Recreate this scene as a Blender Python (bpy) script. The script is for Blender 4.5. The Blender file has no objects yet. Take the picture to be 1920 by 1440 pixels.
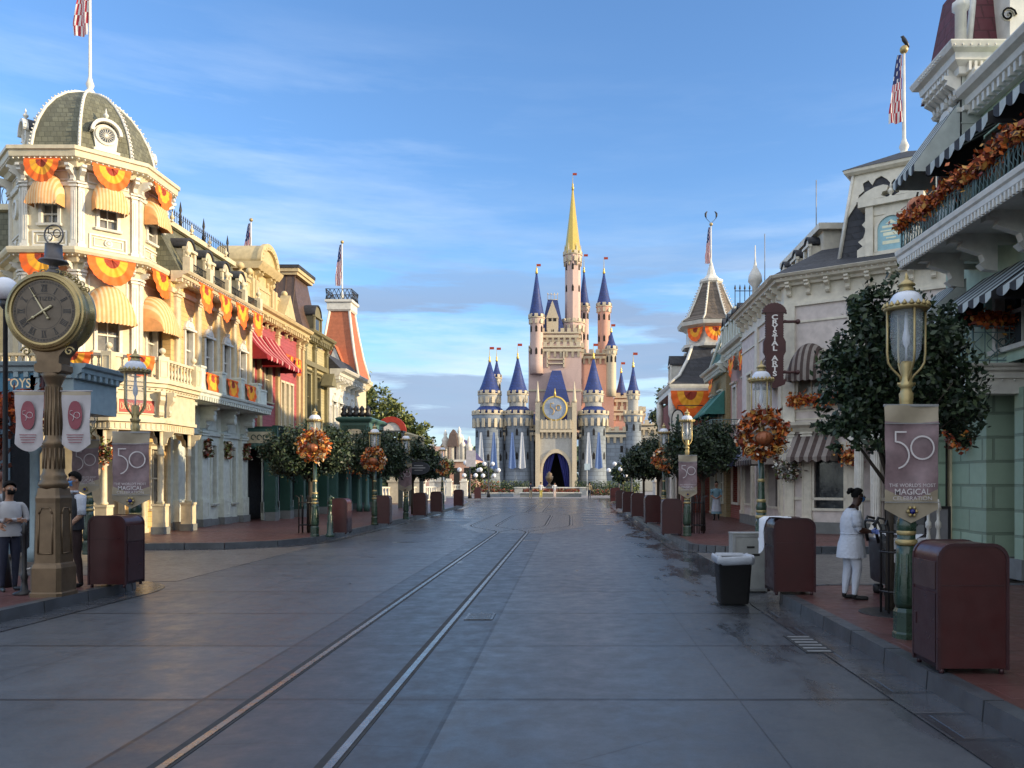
import bpy, math, random
import numpy as np
from mathutils import Vector, Matrix
random.seed(7); rng = np.random.default_rng(7)
PI = math.pi; RD = math.radians
S = bpy.context.scene; COL = S.collection
WL = {}
# camera model: px = 1070 + 1500*X/Y ; py = 903 - 1500*(Z-1.75)/Y   (1920x1440 photograph)
def XZ(px, py, Y): return ((px-1070)*Y/1500, 1.75-(py-903)*Y/1500)

# ------------------------------------------------------------------ text (made first, while the scene is small)
TEXTS = {}
def text_geo(body, bold=0.0):
    k = (body, bold)
    if k in TEXTS: return TEXTS[k]
    cu = bpy.data.curves.new('t', 'FONT'); cu.body = body; cu.size = 1; cu.align_x = 'CENTER'; cu.align_y = 'CENTER'
    cu.offset = bold; cu.resolution_u = 3
    o = bpy.data.objects.new('t', cu); COL.objects.link(o)
    dg = bpy.context.evaluated_depsgraph_get(); dg.update()
    me = bpy.data.meshes.new_from_object(o.evaluated_get(dg))
    g = ([tuple(v.co) for v in me.vertices], [tuple(p.vertices) for p in me.polygons])
    bpy.data.objects.remove(o); bpy.data.meshes.remove(me); bpy.data.curves.remove(cu)
    TEXTS[k] = g; return g
for b, w in (('CITIZEN', 0), ('TOYS', .01), ('DISNEY CLOTHIERS', .01), ("THE WORLD'S MOST", 0), ('MAGICAL', .005), ('CELEBRATION', 0),
             ('PETERSON', 0), ('EXPRESS', 0)) + tuple((c, .03) for c in 'CRYSTALARTS'):
    text_geo(b, w)

# ------------------------------------------------------------------ mesh builder
class Fr:
    """facade frame: u to the right as seen from outside, n outwards, z up"""
    def __init__(s, x, y, ang):                # ang = direction of the outward normal in degrees
        s.o = (x, y); a = RD(ang); s.n = (math.cos(a), math.sin(a)); s.u = (-s.n[1], s.n[0]); s.ang = ang
    def p(s, u, z, n=0): return (s.o[0]+s.u[0]*u+s.n[0]*n, s.o[1]+s.u[1]*u+s.n[1]*n, z)
    def sh(s, u=0, n=0):
        q = s.p(u, 0, n); return Fr(q[0], q[1], s.ang)
FW = Fr(0, 0, -90)                             # u = +X, n = -Y
SPLIT = {'pier', 'pier_base', 'shop_glass', 'leg', 'column_base', 'cornice_block', 'globe', 'opening'}
class MB:
    def __init__(s): s.v = []; s.f = []; s.m = []; s.s = []
    def add(s, vs, fs, m=0, smooth=False):
        b = len(s.v); s.v += [tuple(v) for v in vs]
        for f in fs:
            s.f.append(tuple(b+i for i in f)); s.m.append(m); s.s.append(smooth)
    def hexa(s, P, m=0):
        s.add(P, [(0,3,2,1), (4,5,6,7), (0,1,5,4), (1,2,6,5), (2,3,7,6), (3,0,4,7)], m)
    def box(s, x0, x1, y0, y1, z0, z1, m=0):
        s.hexa([(x0,y0,z0), (x1,y0,z0), (x1,y1,z0), (x0,y1,z0), (x0,y0,z1), (x1,y0,z1), (x1,y1,z1), (x0,y1,z1)], m)
    def fb(s, fr, u0, u1, z0, z1, n0, n1, m=0):
        s.hexa([fr.p(u0,z0,n1), fr.p(u1,z0,n1), fr.p(u1,z0,n0), fr.p(u0,z0,n0), fr.p(u0,z1,n1), fr.p(u1,z1,n1), fr.p(u1,z1,n0), fr.p(u0,z1,n0)], m)
    def prof(s, fr, pr, u0, u1, m=0, d0=0, d1=0):
        """profile [(n,z)] run along u; d0/d1 mitre the ends"""
        k = len(pr); a = [fr.p(u0-n*d0, z, n) for n, z in pr]; b = [fr.p(u1+n*d1, z, n) for n, z in pr]
        s.add(a+b, [(i, (i+1) % k, k+(i+1) % k, k+i) for i in range(k)]+[tuple(range(k))[::-1], tuple(range(k, 2*k))], m)
    def out(s, fr, pts, n0, n1, m=0, smooth=False):
        """outline [(u,z)] given thickness n0..n1"""
        k = len(pts); a = [fr.p(u,z,n1) for u, z in pts]; b = [fr.p(u,z,n0) for u, z in pts]
        s.add(a+b, [tuple(range(k)), tuple(range(k, 2*k))[::-1]], m)
        s.add(a+b, [(i, k+i, k+(i+1) % k, (i+1) % k) for i in range(k)], m, smooth)
    def poly(s, pts, z0, z1, m=0):
        k = len(pts); a = [(x,y,z1) for x, y in pts]; b = [(x,y,z0) for x, y in pts]
        s.add(a+b, [tuple(range(k)), tuple(range(k, 2*k))[::-1]]+[(i, k+i, k+(i+1) % k, (i+1) % k) for i in range(k)], m)
    def lathe(s, x, y, pr, n=16, m=0, smooth=True, ph=0, mm=None, sx=1, sy=1):
        vs = []; k = len(pr)
        for r, z in pr:
            for i in range(n):
                a = ph+2*PI*i/n; vs.append((x+r*math.cos(a)*sx, y+r*math.sin(a)*sy, z))
        for j in range(k-1):
            fs = [(j*n+i, j*n+(i+1) % n, (j+1)*n+(i+1) % n, (j+1)*n+i) for i in range(n)]
            b = len(s.v)
            mt = mm[j] if mm else m
            for f in fs: s.f.append(tuple(b+q for q in f)); s.m.append(mt); s.s.append(smooth)
        s.f.append(tuple(b+i for i in range(n))[::-1]); s.m.append(m); s.s.append(False)
        s.f.append(tuple(b+(k-1)*n+i for i in range(n))); s.m.append(mm[-1] if mm else m); s.s.append(False)
        s.v += vs
    def ball(s, x, y, z, r, m=0, n=12, k=7, sx=1, sy=1, sz=1):
        s.lathe(x, y, [(max(r*math.sin(PI*i/k), r*.01), z-r*sz*math.cos(PI*i/k)) for i in range(k+1)], n, m, True, 0, None, sx, sy)
    def tube(s, P, r, n=6, m=0, smooth=True, closed=False):
        P = [Vector(p) for p in P]; k = len(P); rs = r if isinstance(r, (list, tuple)) else [r]*k
        vs = []; up = None
        for i in range(k):
            if closed: t = (P[(i+1) % k]-P[i-1])
            else: t = P[min(i+1, k-1)]-P[max(i-1, 0)]
            t = t.normalized() if t.length > 1e-9 else Vector((0,0,1))
            if up is None:
                up = t.cross(Vector((0,0,1)) if abs(t.z) < .9 else Vector((1,0,0))).normalized()
            else:
                up = (up-t*up.dot(t)); up = up.normalized() if up.length > 1e-6 else t.orthogonal().normalized()
            w = t.cross(up)
            for j in range(n):
                a = 2*PI*j/n; vs.append(tuple(P[i]+(up*math.cos(a)+w*math.sin(a))*rs[i]))
        fs = [(i*n+j, i*n+(j+1) % n, ((i+1) % k)*n+(j+1) % n, ((i+1) % k)*n+j) for i in range(k if closed else k-1) for j in range(n)]
        if not closed: fs += [tuple(range(n))[::-1], tuple(range((k-1)*n, k*n))]
        s.add(vs, fs, m, smooth)
    def grid(s, fn, nu, nv, mf=0, smooth=True):
        """fn(a,b) for a,b in 0..1; mf material index or function(i,j)"""
        vs = [fn(i/nu, j/nv) for j in range(nv+1) for i in range(nu+1)]; b = len(s.v); s.v += [tuple(v) for v in vs]
        for j in range(nv):
            for i in range(nu):
                q = j*(nu+1)+i
                s.f.append((b+q, b+q+1, b+q+nu+2, b+q+nu+1)); s.m.append(mf(i, j) if callable(mf) else mf); s.s.append(smooth)
    def text(s, fr, body, u, z, size, n, m=0, bold=0, sx=1):
        vs, fs = text_geo(body, bold)
        s.add([fr.p(u+x*size*sx, z+y*size, n) for x, y, _ in vs], fs, m)
    def leaves(s, C, size, nm=1, el=1.6, m0=0, outward=None):
        """one diamond leaf per row of C"""
        C = np.asarray(C, float); k = len(C)
        if k == 0: return
        a = rng.normal(size=(k,3)); a /= np.linalg.norm(a, axis=1)[:,None]
        b = np.cross(a, rng.normal(size=(k,3))); b /= np.linalg.norm(b, axis=1)[:,None]
        sz = size*rng.uniform(.6, 1.35, size=(k,1)); a = a*sz*el*.5; b = b*sz*.5
        V = np.stack([C-a, C+b, C+a, C-b], 1).reshape(-1, 3)
        base = len(s.v); s.v += [tuple(v) for v in V.tolist()]
        ms = rng.integers(0, nm, k)
        s.f += [(base+4*i, base+4*i+1, base+4*i+2, base+4*i+3) for i in range(k)]
        s.m += [int(m0+q) for q in ms]; s.s += [False]*k
    def build(s, name, mats, parent=None):
        if not isinstance(mats, (list, tuple)): mats = [mats]
        if not s.v: return None
        if name in SPLIT and parent is not None:
            par = list(range(len(s.v)))
            def find(q):
                while par[q] != q: par[q] = par[par[q]]; q = par[q]
                return q
            for f in s.f:
                for q in f[1:]: par[find(q)] = find(f[0])
            comp = {}
            for i, f in enumerate(s.f): comp.setdefault(find(f[0]), []).append(i)
            if 1 < len(comp) < 40:
                o = None
                for L in comp.values():
                    c = MB(); mp = {}
                    for i in L:
                        for q in s.f[i]:
                            if q not in mp: mp[q] = len(c.v); c.v.append(s.v[q])
                        c.f.append(tuple(mp[q] for q in s.f[i])); c.m.append(s.m[i]); c.s.append(s.s[i])
                    SPLIT.discard(name); o = c.build(name, mats, parent); SPLIT.add(name)
                return o
        if parent is not None: w = WL[parent.name]
        else:
            A = np.array(s.v); w = Vector(((A[:,0].min()+A[:,0].max())/2, (A[:,1].min()+A[:,1].max())/2, A[:,2].min()))
        me = bpy.data.meshes.new(name)
        A = np.array(s.v, float)-np.array(tuple(w))
        me.from_pydata(A.tolist(), [], s.f)
        me.polygons.foreach_set('material_index', s.m); me.polygons.foreach_set('use_smooth', s.s)
        for m in mats: me.materials.append(m)
        me.update()
        o = bpy.data.objects.new(name, me); COL.objects.link(o)
        if parent is not None: o.parent = parent
        else: o.location = w
        WL[o.name] = Vector(w); return o
def tag(o, label=None, cat=None, group=None, kind=None):
    if label: o['label'] = label
    if cat: o['category'] = cat
    if group: o['group'] = group
    if kind: o['kind'] = kind
    return o
def thing(name, label, cat, loc=(0,0,0), group=None):
    o = bpy.data.objects.new(name, None); COL.objects.link(o); o.location = loc; o.empty_display_size = .3
    WL[o.name] = Vector(loc); return tag(o, label, cat, group)
def kids(o): return [c for c in COL.objects if c.parent == o]
def tree_of(o): return (o, [tree_of(c) for c in kids(o)])
def dup(t, loc=None, rz=None, label=None, group=None, parent=None, sc=None):
    o, ch = t; c = o.copy(); COL.objects.link(c)
    if parent is not None: c.parent = parent
    if loc is not None: c.location = loc
    if rz is not None: c.rotation_euler = (0, 0, rz)
    if sc is not None: c.scale = sc
    if label: c['label'] = label
    if group: c['group'] = group
    for k in ch: dup(k, parent=c)
    return c

# ------------------------------------------------------------------ materials
MT = {}
def nn(t, ty, **kw):
    n = t.nodes.new(ty)
    for k, v in kw.items(): setattr(n, k, v)
    return n
def mixc(t, fac, a, b, typ='MIX'):
    n = t.nodes.new('ShaderNodeMix'); n.data_type = 'RGBA'; n.blend_type = typ; n.clamp_factor = True
    for i, x in ((0, fac), (6, a), (7, b)):
        if hasattr(x, 'links') or hasattr(x, 'is_linked'): t.links.new(x, n.inputs[i])
        elif i == 0: n.inputs[0].default_value = x
        else: n.inputs[i].default_value = tuple(x)[:3]+(1,)
    return n.outputs[2]
def math_(t, op, a, b=None, c=None):
    n = t.nodes.new('ShaderNodeMath'); n.operation = op
    for i, x in enumerate((a, b, c)):
        if x is None: continue
        if hasattr(x, 'is_linked'): t.links.new(x, n.inputs[i])
        else: n.inputs[i].default_value = x
    return n.outputs[0]
def mapr(t, x, a, b, c=0, d=1):
    n = t.nodes.new('ShaderNodeMapRange')
    t.links.new(x, n.inputs[0])
    for i, v in enumerate((a, b, c, d)): n.inputs[i+1].default_value = v
    return n.outputs[0]
def noise(t, vec, scale, detail=4, rough=.55, sc3=None):
    if sc3 is not None:
        mp = nn(t, 'ShaderNodeMapping'); mp.inputs['Scale'].default_value = sc3; t.links.new(vec, mp.inputs[0]); vec = mp.outputs[0]
    n = nn(t, 'ShaderNodeTexNoise'); n.inputs['Scale'].default_value = scale; n.inputs['Detail'].default_value = detail
    n.inputs['Roughness'].default_value = rough; t.links.new(vec, n.inputs['Vector']); return n.outputs['Fac']
def M(name, col, rough=.6, metal=0, var=.13, scale=5, bump=.06, bs=60, pat=None, spec=.5, pit=.12, dirt=.0, tr=0, emit=0, mort=None, coat=0):
    if name in MT: return MT[name]
    m = bpy.data.materials.new(name); MT[name] = m; m.use_nodes = True; t = m.node_tree; B = t.nodes['Principled BSDF']
    B.inputs['Roughness'].default_value = rough; B.inputs['Metallic'].default_value = metal
    B.inputs['Specular IOR Level'].default_value = spec
    if coat: B.inputs['Coat Weight'].default_value = coat; B.inputs['Coat Roughness'].default_value = .15
    if tr: B.inputs['Transmission Weight'].default_value = tr
    geo = nn(t, 'ShaderNodeNewGeometry'); P = geo.outputs['Position']
    lo = [c*(1-var) for c in col]; hi = [min(1, c*(1+var)) for c in col]
    f = noise(t, P, scale, 5)
    c = mixc(t, mapr(t, f, .3, .7), lo, hi)
    h = noise(t, P, bs, 3); hs = bump
    if pat:
        sp = nn(t, 'ShaderNodeSeparateXYZ'); t.links.new(P, sp.inputs[0]); x, y, z = sp.outputs
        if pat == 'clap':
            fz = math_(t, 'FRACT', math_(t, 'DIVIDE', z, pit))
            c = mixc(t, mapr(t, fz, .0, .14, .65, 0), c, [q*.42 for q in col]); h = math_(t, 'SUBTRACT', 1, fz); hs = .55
        else:
            cb = nn(t, 'ShaderNodeCombineXYZ')
            if pat == 'floor': t.links.new(x, cb.inputs[0]); t.links.new(y, cb.inputs[1])
            else: t.links.new(math_(t, 'ADD', x, y), cb.inputs[0]); t.links.new(z, cb.inputs[1])
            br = nn(t, 'ShaderNodeTexBrick'); t.links.new(cb.outputs[0], br.inputs['Vector'])
            br.inputs['Scale'].default_value = 1
            br.inputs['Brick Width'].default_value = pit*(2.2 if pat != 'shingle' else 1.1); br.inputs['Row Height'].default_value = pit
            br.inputs['Mortar Size'].default_value = pit*.07; br.inputs['Mortar Smooth'].default_value = .3
            br.inputs['Color1'].default_value = (*[q*(1-var*1.3) for q in col], 1); br.inputs['Color2'].default_value = (*[min(1, q*(1+var*1.3)) for q in col], 1)
            br.inputs['Mortar'].default_value = (*(mort or [q*.45 for q in col]), 1)
            c = mixc(t, .35, br.outputs['Color'], c)
            h = math_(t, 'SUBTRACT', 1, br.outputs['Fac']); hs = .5
    if dirt:
        d = noise(t, P, 1.7, 6, .65, (1, 1, .35))
        c = mixc(t, mapr(t, d, .45, .75, 0, dirt), c, [q*.45 for q in col])
    t.links.new(c, B.inputs['Base Color'])
    r2 = mapr(t, noise(t, P, 9, 4), .3, .7, max(.03, rough-.09), min(1, rough+.09)); t.links.new(r2, B.inputs['Roughness'])
    if hs:
        bm = nn(t, 'ShaderNodeBump'); bm.inputs['Strength'].default_value = hs; bm.inputs['Distance'].default_value = .02
        t.links.new(h, bm.inputs['Height']); t.links.new(bm.outputs[0], B.inputs['Normal'])
    if emit:
        B.inputs['Emission Color'].default_value = (*col, 1); B.inputs['Emission Strength'].default_value = emit
    return m
cream = M('cream_paint', (.60,.52,.36), .5, dirt=.18)
creamd = M('cream_wall', (.60,.47,.25), .6, dirt=.15)
yclap = M('yellow_clapboard', (.62,.41,.17), .6, pat='clap', pit=.16)
wht = M('white_paint', (.64,.62,.56), .45, dirt=.2)
mint = M('mint_paint', (.58,.61,.54), .5, dirt=.2)
bluegrey = M('blue_grey_paint', (.22,.29,.32), .55, dirt=.2)
pinkclap = M('pink_clapboard', (.34,.07,.075), .6, pat='clap', pit=.16)
pinkw = M('mauve_wall', (.58,.52,.49), .7, dirt=.2)
taupe = M('taupe_paint', (.64,.60,.50), .55, dirt=.2)
gold_b = M('ochre_stone_paint', (.52,.41,.22), .6, dirt=.25)
olive = M('olive_paint', (.17,.15,.08), .6)
oliveclap = M('khaki_clapboard', (.42,.36,.19), .6, pat='clap', pit=.15)
dgreen = M('dark_green_paint', (.018,.06,.045), .4)
mgreen = M('mid_green_paint', (.055,.13,.11), .5)
sage = M('sage_green_paint', (.36,.47,.35), .6, dirt=.15)
sageblk = M('sage_block_wall', (.27,.36,.27), .65, pat='brick', pit=.42)
slate = M('slate_shingle', (.085,.082,.075), .75, pat='shingle', pit=.2, var=.3)
slateg = M('green_grey_shingle', (.125,.125,.085), .75, pat='shingle', pit=.17, var=.3)
slateb = M('black_shingle', (.03,.032,.04), .7, pat='shingle', pit=.2, var=.3)
greenroof = M('green_shingle', (.03,.10,.075), .7, pat='shingle', pit=.2, var=.25)
brownroof = M('brown_metal_roof', (.09,.055,.04), .5, var=.25)
orangeroof = M('terracotta_roof', (.42,.13,.06), .7, pat='clap', pit=.09)
maroonroof = M('maroon_shingle', (.10,.02,.03), .7, pat='shingle', pit=.25)
brick = M('red_brick', (.23,.055,.04), .8, pat='brick', pit=.09, mort=(.3,.24,.2))
tbrick = M('tan_brick', (.27,.22,.11), .8, pat='brick', pit=.09, mort=(.3,.27,.2))
iron = M('black_iron', (.012,.012,.014), .45)
giron = M('verdigris_iron', (.10,.16,.16), .5)
glass = M('window_glass', (.035,.042,.05), .07, var=.5, scale=2.2, bump=.01, spec=.8)
curt = M('curtained_glass', (.16,.15,.13), .12, var=.6, scale=3, bump=.02, spec=.8)
dark = M('dark_interior', (.012,.011,.011), .9)
plinth = M('grey_stone_plinth', (.16,.17,.17), .8)
lampg = M('lamp_green_paint', (.02,.045,.028), .28, var=.3, coat=.3)
brass = M('brass_paint', (.40,.31,.14), .42, .45, var=.2)
bronze = M('bronze_metal', (.16,.11,.065), .42, .6, var=.25)
bronzel = M('light_bronze_metal', (.15,.105,.065), .40, .6, var=.2)
lwhite = M('lamp_white_enamel', (.62,.66,.74), .25, var=.05)
clock_face = M('clock_face', (.115,.09,.065), .45, .3, var=.15)
binm = M('maroon_bin_paint', (.046,.009,.010), .38, var=.12, coat=.3, bump=.03)
bint = M('bin_trim', (.055,.025,.03), .35, .3)
binf = M('bin_flap', (.10,.06,.06), .35, .5)
steel = M('rail_steel', (.30,.29,.28), .28, .9, var=.15)
galv = M('galvanised_metal', (.32,.33,.34), .45, .6, var=.2)
orange = M('orange_cloth', (.80,.13,.012), .75, bump=.1)
yellow = M('yellow_cloth', (.82,.36,.02), .75, bump=.1)
dred = M('dark_red_cloth', (.30,.035,.012), .75, bump=.1)
awo = M('peach_stripe_canvas', (.68,.33,.12), .8); awc = M('cream_stripe_canvas', (.68,.48,.26), .8)
red = M('red_canvas', (.24,.006,.010), .7); redl = M('pale_stripe_canvas', (.6,.3,.27), .7)
blk = M('black_stripe_canvas', (.02,.02,.022), .7); whc = M('white_stripe_canvas', (.42,.46,.44), .7)
brc = M('brown_stripe_canvas', (.055,.035,.03), .8); brl = M('taupe_stripe_canvas', (.22,.19,.17), .8)
tealc = M('teal_canvas', (.04,.17,.15), .8)
navy = M('navy_canvas', (.012,.014,.05), .8)
bann = M('mauve_banner_cloth', (.22,.155,.17), .5, var=.25, scale=7); sand = M('sand_banner_cloth', (.36,.31,.23), .5, .1)
banw = M('silver_banner_cloth', (.42,.40,.42), .55); banp = M('plum_banner_print', (.22,.05,.07), .6)
bline = M('banner_lettering', (.60,.57,.58), .5)
jewel = M('blue_jewel', (.01,.015,.16), .1)
pump = M('pumpkin_skin', (.28,.09,.035), .38, .25, var=.2); gild = M('gilt_paint', (.55,.36,.12), .35, .5)
A1 = M('autumn_orange_leaf', (.55,.13,.02), .6); A2 = M('autumn_rust_leaf', (.24,.04,.015), .6)
A3 = M('autumn_gold_leaf', (.58,.29,.06), .5); A4 = M('autumn_cream_leaf', (.62,.52,.40), .5); A5 = M('autumn_brown_leaf', (.08,.025,.015), .6)
AUT = [A1, A2, A3, A1, A4, A5]; AUTR = [A2, A2, A1, A5, A3]; AUTD = [A5, A2, A4, A5]
G1 = M('dark_leaf', (.016,.034,.017), .5); G2 = M('mid_leaf', (.028,.055,.022), .5); G3 = M('deep_leaf', (.009,.02,.012), .5)
G4 = M('yellow_green_leaf', (.17,.19,.045), .55); G5 = M('olive_leaf', (.09,.12,.03), .55); G6 = M('dull_leaf', (.05,.075,.03), .6)  # last one a duller green, mixed in at random per leaf
bark = M('bark', (.05,.04,.03), .9, bump=.5, bs=20)
flagr = M('flag_red', (.42,.02,.035), .75); flagw = M('flag_white', (.7,.68,.66), .75); flagb = M('flag_blue', (.02,.03,.12), .75)
signred = M('sign_red_panel', (.36,.035,.02), .5); signtan = M('sign_cream_lettering', (.78,.62,.38), .5)
maro = M('sign_maroon_board', (.055,.016,.016), .5); signw = M('sign_white_lettering', (.72,.70,.68), .5)
signbl = M('sign_blue_board', (.03,.13,.22), .5)
glob = M('globe_glass', (.70,.72,.78), .2, var=.03)
def glassy(name, alpha, col=(.75,.82,.85)):
    m = bpy.data.materials.new(name); m.use_nodes = True; t = m.node_tree; B = t.nodes['Principled BSDF']
    B.inputs['Base Color'].default_value = (*col, 1); B.inputs['Roughness'].default_value = .05; B.inputs['Alpha'].default_value = alpha
    return m
lglass = glassy('lantern_glass', .2)

# ------------------------------------------------------------------ facade helpers
def wall(mb, fr, u0, u1, z0, z1, holes=(), m=0, dep=.22, back=1):
    us = sorted({u0, u1, *[h[0] for h in holes], *[h[1] for h in holes]}); zs = sorted({z0, z1, *[h[2] for h in holes], *[h[3] for h in holes]})
    for i in range(len(us)-1):
        for j in range(len(zs)-1):
            a, b, c, d = us[i], us[i+1], zs[j], zs[j+1]; um = (a+b)/2; zm = (c+d)/2
            if any(h[0] < um < h[1] and h[2] < zm < h[3] for h in holes): continue
            mb.add([fr.p(a,c), fr.p(b,c), fr.p(b,d), fr.p(a,d)], [(0,1,2,3)], m)
    for a, b, c, d in holes:
        for P in (((a,c),(b,c)), ((b,c),(b,d)), ((b,d),(a,d)), ((a,d),(a,c))):
            mb.add([fr.p(*P[0],0), fr.p(*P[1],0), fr.p(*P[1],-dep), fr.p(*P[0],-dep)], [(0,3,2,1)], m)
        mb.add([fr.p(a,c,-dep), fr.p(b,c,-dep), fr.p(b,d,-dep), fr.p(a,d,-dep)], [(0,1,2,3)], m)
    # ends and top so that the skin is a solid slab
    for P in (((u0,z0),(u0,z1)), ((u1,z1),(u1,z0)), ((u0,z1),(u1,z1))):
        mb.add([fr.p(*P[0],0), fr.p(*P[1],0), fr.p(*P[1],-dep-.03), fr.p(*P[0],-dep-.03)], [(0,1,2,3)], m)
def window(root, fr, u0, u1, z0, z1, fm, gm=None, arch=False, hood=True, sash=True, dep=.15, vb=1, sill=True):
    a = MB(); w = .07
    for x0, x1, y0, y1 in ((u0-w, u0+.02, z0, z1), (u1-.02, u1+w, z0, z1)): a.fb(fr, x0, x1, y0, y1, -.12, .05)
    if arch:
        uc = (u0+u1)/2; r = (u1-u0)/2+w
        pts = [(uc+r*math.cos(PI*i/12), z1-.04+r*.95*math.sin(PI*i/12)) for i in range(13)]
        a.out(fr, pts, -.02, .07)
        a.out(fr, [(uc+r*.62*math.cos(PI*i/10), z1+.03+r*.55*math.sin(PI*i/10)) for i in range(11)], .07, .1)
        a.fb(fr, u0-w-.05, u1+w+.05, z1-.07, z1, .0, .12)
        a.fb(fr, uc-.05, uc+.05, z1+r*.75, z1+r*1.12, .0, .13)
    else:
        a.fb(fr, u0-w, u1+w, z1-.02, z1+.08, -.12, .06)
        if hood: a.prof(fr, [(0,z1+.08), (.14,z1+.14), (.16,z1+.2), (0,z1+.2)], u0-w-.06, u1+w+.06)
    if sill: a.prof(fr, [(-.12,z0-.08), (.1,z0-.08), (.12,z0-.01), (-.12,z0+.01)], u0-w-.04, u1+w+.04)
    if sash:
        zm = (z0+z1)/2; a.fb(fr, u0, u1, zm-.025, zm+.025, -.12, -.06)
        for i in range(1, vb+1):
            um = u0+(u1-u0)*i/(vb+1); a.fb(fr, um-.015, um+.015, z0, z1, -.12, -.075)
    f = a.build('window', fm, root)
    p = MB(); p.fb(fr, u0, u1, z0, z1, -.2, -.125); p.build('pane', gm or glass, f)
    return f
def cornice(fr, u0, u1, z, h=.3, d=.3, mb=None, m=0, dent=.0, d0=0, d1=0):
    """stepped cornice whose top is at z"""
    a = mb or MB()
    a.prof(fr, [(0,z-h), (d*.25,z-h), (d*.3,z-h*.75), (d*.6,z-h*.6), (d*.65,z-h*.35), (d*.9,z-h*.25), (d,z-h*.05), (d,z), (0,z)], u0, u1, m, d0, d1)
    if dent:
        k = int((u1-u0)/dent)
        for i in range(k): a.fb(fr, u0+(i+.25)*dent, u0+(i+.7)*dent, z-h*.98, z-h*.62, d*.2, d*.55, m)
    return a
def bracket(a, fr, u, z, h=.4, d=.25, w=.09, m=0):
    pr = [(0,z), (d,z), (d,z-h*.14), (d*.8,z-h*.2), (d*.86,z-h*.36), (d*.6,z-h*.46), (d*.36,z-h*.55), (d*.3,z-h*.72), (d*.42,z-h*.82), (d*.3,z-h*.95), (0,z-h)]
    a.prof(fr, pr, u-w/2, u+w/2, m)
def urn(a, x, y, z, s=1, m=0):
    a.lathe(x, y, [(.09*s,z), (.09*s,z+.04*s), (.04*s,z+.08*s), (.05*s,z+.12*s), (.12*s,z+.2*s), (.13*s,z+.27*s), (.07*s,z+.33*s), (.04*s,z+.38*s), (.05*s,z+.43*s), (.012*s,z+.6*s)], 10, m)
def ballf(a, x, y, z, s=1, m=0):
    a.lathe(x, y, [(.1*s,z), (.1*s,z+.05*s), (.045*s,z+.08*s), (.045*s,z+.13*s)], 10, m); a.ball(x, y, z+.23*s, .12*s, m)
def panel(a, fr, u0, u1, z0, z1, n=0, t=.025, w=.05, m=0):
    a.fb(fr, u0, u1, z0, z0+w, n, n+t, m); a.fb(fr, u0, u1, z1-w, z1, n, n+t, m)
    a.fb(fr, u0, u0+w, z0+w, z1-w, n, n+t, m); a.fb(fr, u1-w, u1, z0+w, z1-w, n, n+t, m)
def pilaster(a, fr, u, z0, z1, w=.24, d=.1, m=0, cap=True):
    a.fb(fr, u-w/2, u+w/2, z0, z1, 0, d, m)
    if cap:
        a.fb(fr, u-w/2-.03, u+w/2+.03, z1-.16, z1-.1, 0, d+.04, m); a.fb(fr, u-w/2-.05, u+w/2+.05, z1-.06, z1-.003, 0, d+.06, m)
        a.fb(fr, u-w/2-.03, u+w/2+.03, z0+.002, z0+.14, 0, d+.035, m)
    if z1-z0 > 1: panel(a, fr, u-w/2+.04, u+w/2-.04, z0+.25, z1-.28, d, .012, .02, m)
def bell_awning(root, fr, u, zb, w, h, d, m1=None, m2=None, ns=11):
    a = MB(); N = ns*2
    def f(p, q):
        s_ = -1+2*p; zw = zb+h*(.22+.78*math.sqrt(max(0, 1-s_*s_*.985))); t = q*PI/2
        return fr.p(u+s_*w/2*(1+.0*q), zb+(zw-zb)*math.cos(t), .02+d*math.sin(t)*(.93+.07*math.cos(s_*3)))
    a.grid(f, N, 8, lambda i, j: i % 2)
    def g(p, q):
        s_ = -1+2*p; sc = .5+.5*abs(math.sin(PI*p*ns)); base = Vector(f(p, 1)); base.z -= q*(.07+.07*sc); return base
    a.grid(g, N*2, 1, lambda i, j: (i//2) % 2, False)
    for sg in (0, 1):                                    # side cheeks
        pts = [f(sg, q/6) for q in range(7)]; c = fr.p(u+(-1+2*sg)*w/2, zb-.1, .02); e = fr.p(u+(-1+2*sg)*w/2, zb-.1, .02+d*.95)
        a.add([c]+pts+[e], [tuple(range(9))], 0)
    return a.build('awning', [m1 or awo, m2 or awc], root)
def slant_awning(root, fr, u0, u1, zt, zb, d, m1, m2, ns=8, val=.16, every=2, nmat=None, name='awning', sag=.0):
    a = MB(); N = ns*2
    mf = lambda i, j: 1 if i % every == every-1 else 0
    def f(p, q): return fr.p(u0+(u1-u0)*p, zt+(zb-zt)*q-sag*math.sin(PI*q), .02+d*q)
    a.grid(f, N, 5, mf, False)
    def g(p, q):
        sc = abs(math.sin(PI*p*ns)); b = f(p, 1); return (b[0], b[1], b[2]-q*(val*.55+val*.45*sc))
    a.grid(g, N*4, 1, lambda i, j: mf(i//4, j), False)
    for e in (0, 1):
        U = u0 if e == 0 else u1
        vs = [fr.p(U, zt+(zb-zt)*q/5-sag*math.sin(PI*q/5), .02+d*q/5) for q in range(6)]+[fr.p(U, zb-val*.8, .02+d), fr.p(U, zb-val*.8, .02)]
        a.add(vs, [tuple(range(8))], 0)
    return a.build(name, [m1, m2], root)
BUNT = 'orange and yellow bunting fans on the facades'
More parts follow.
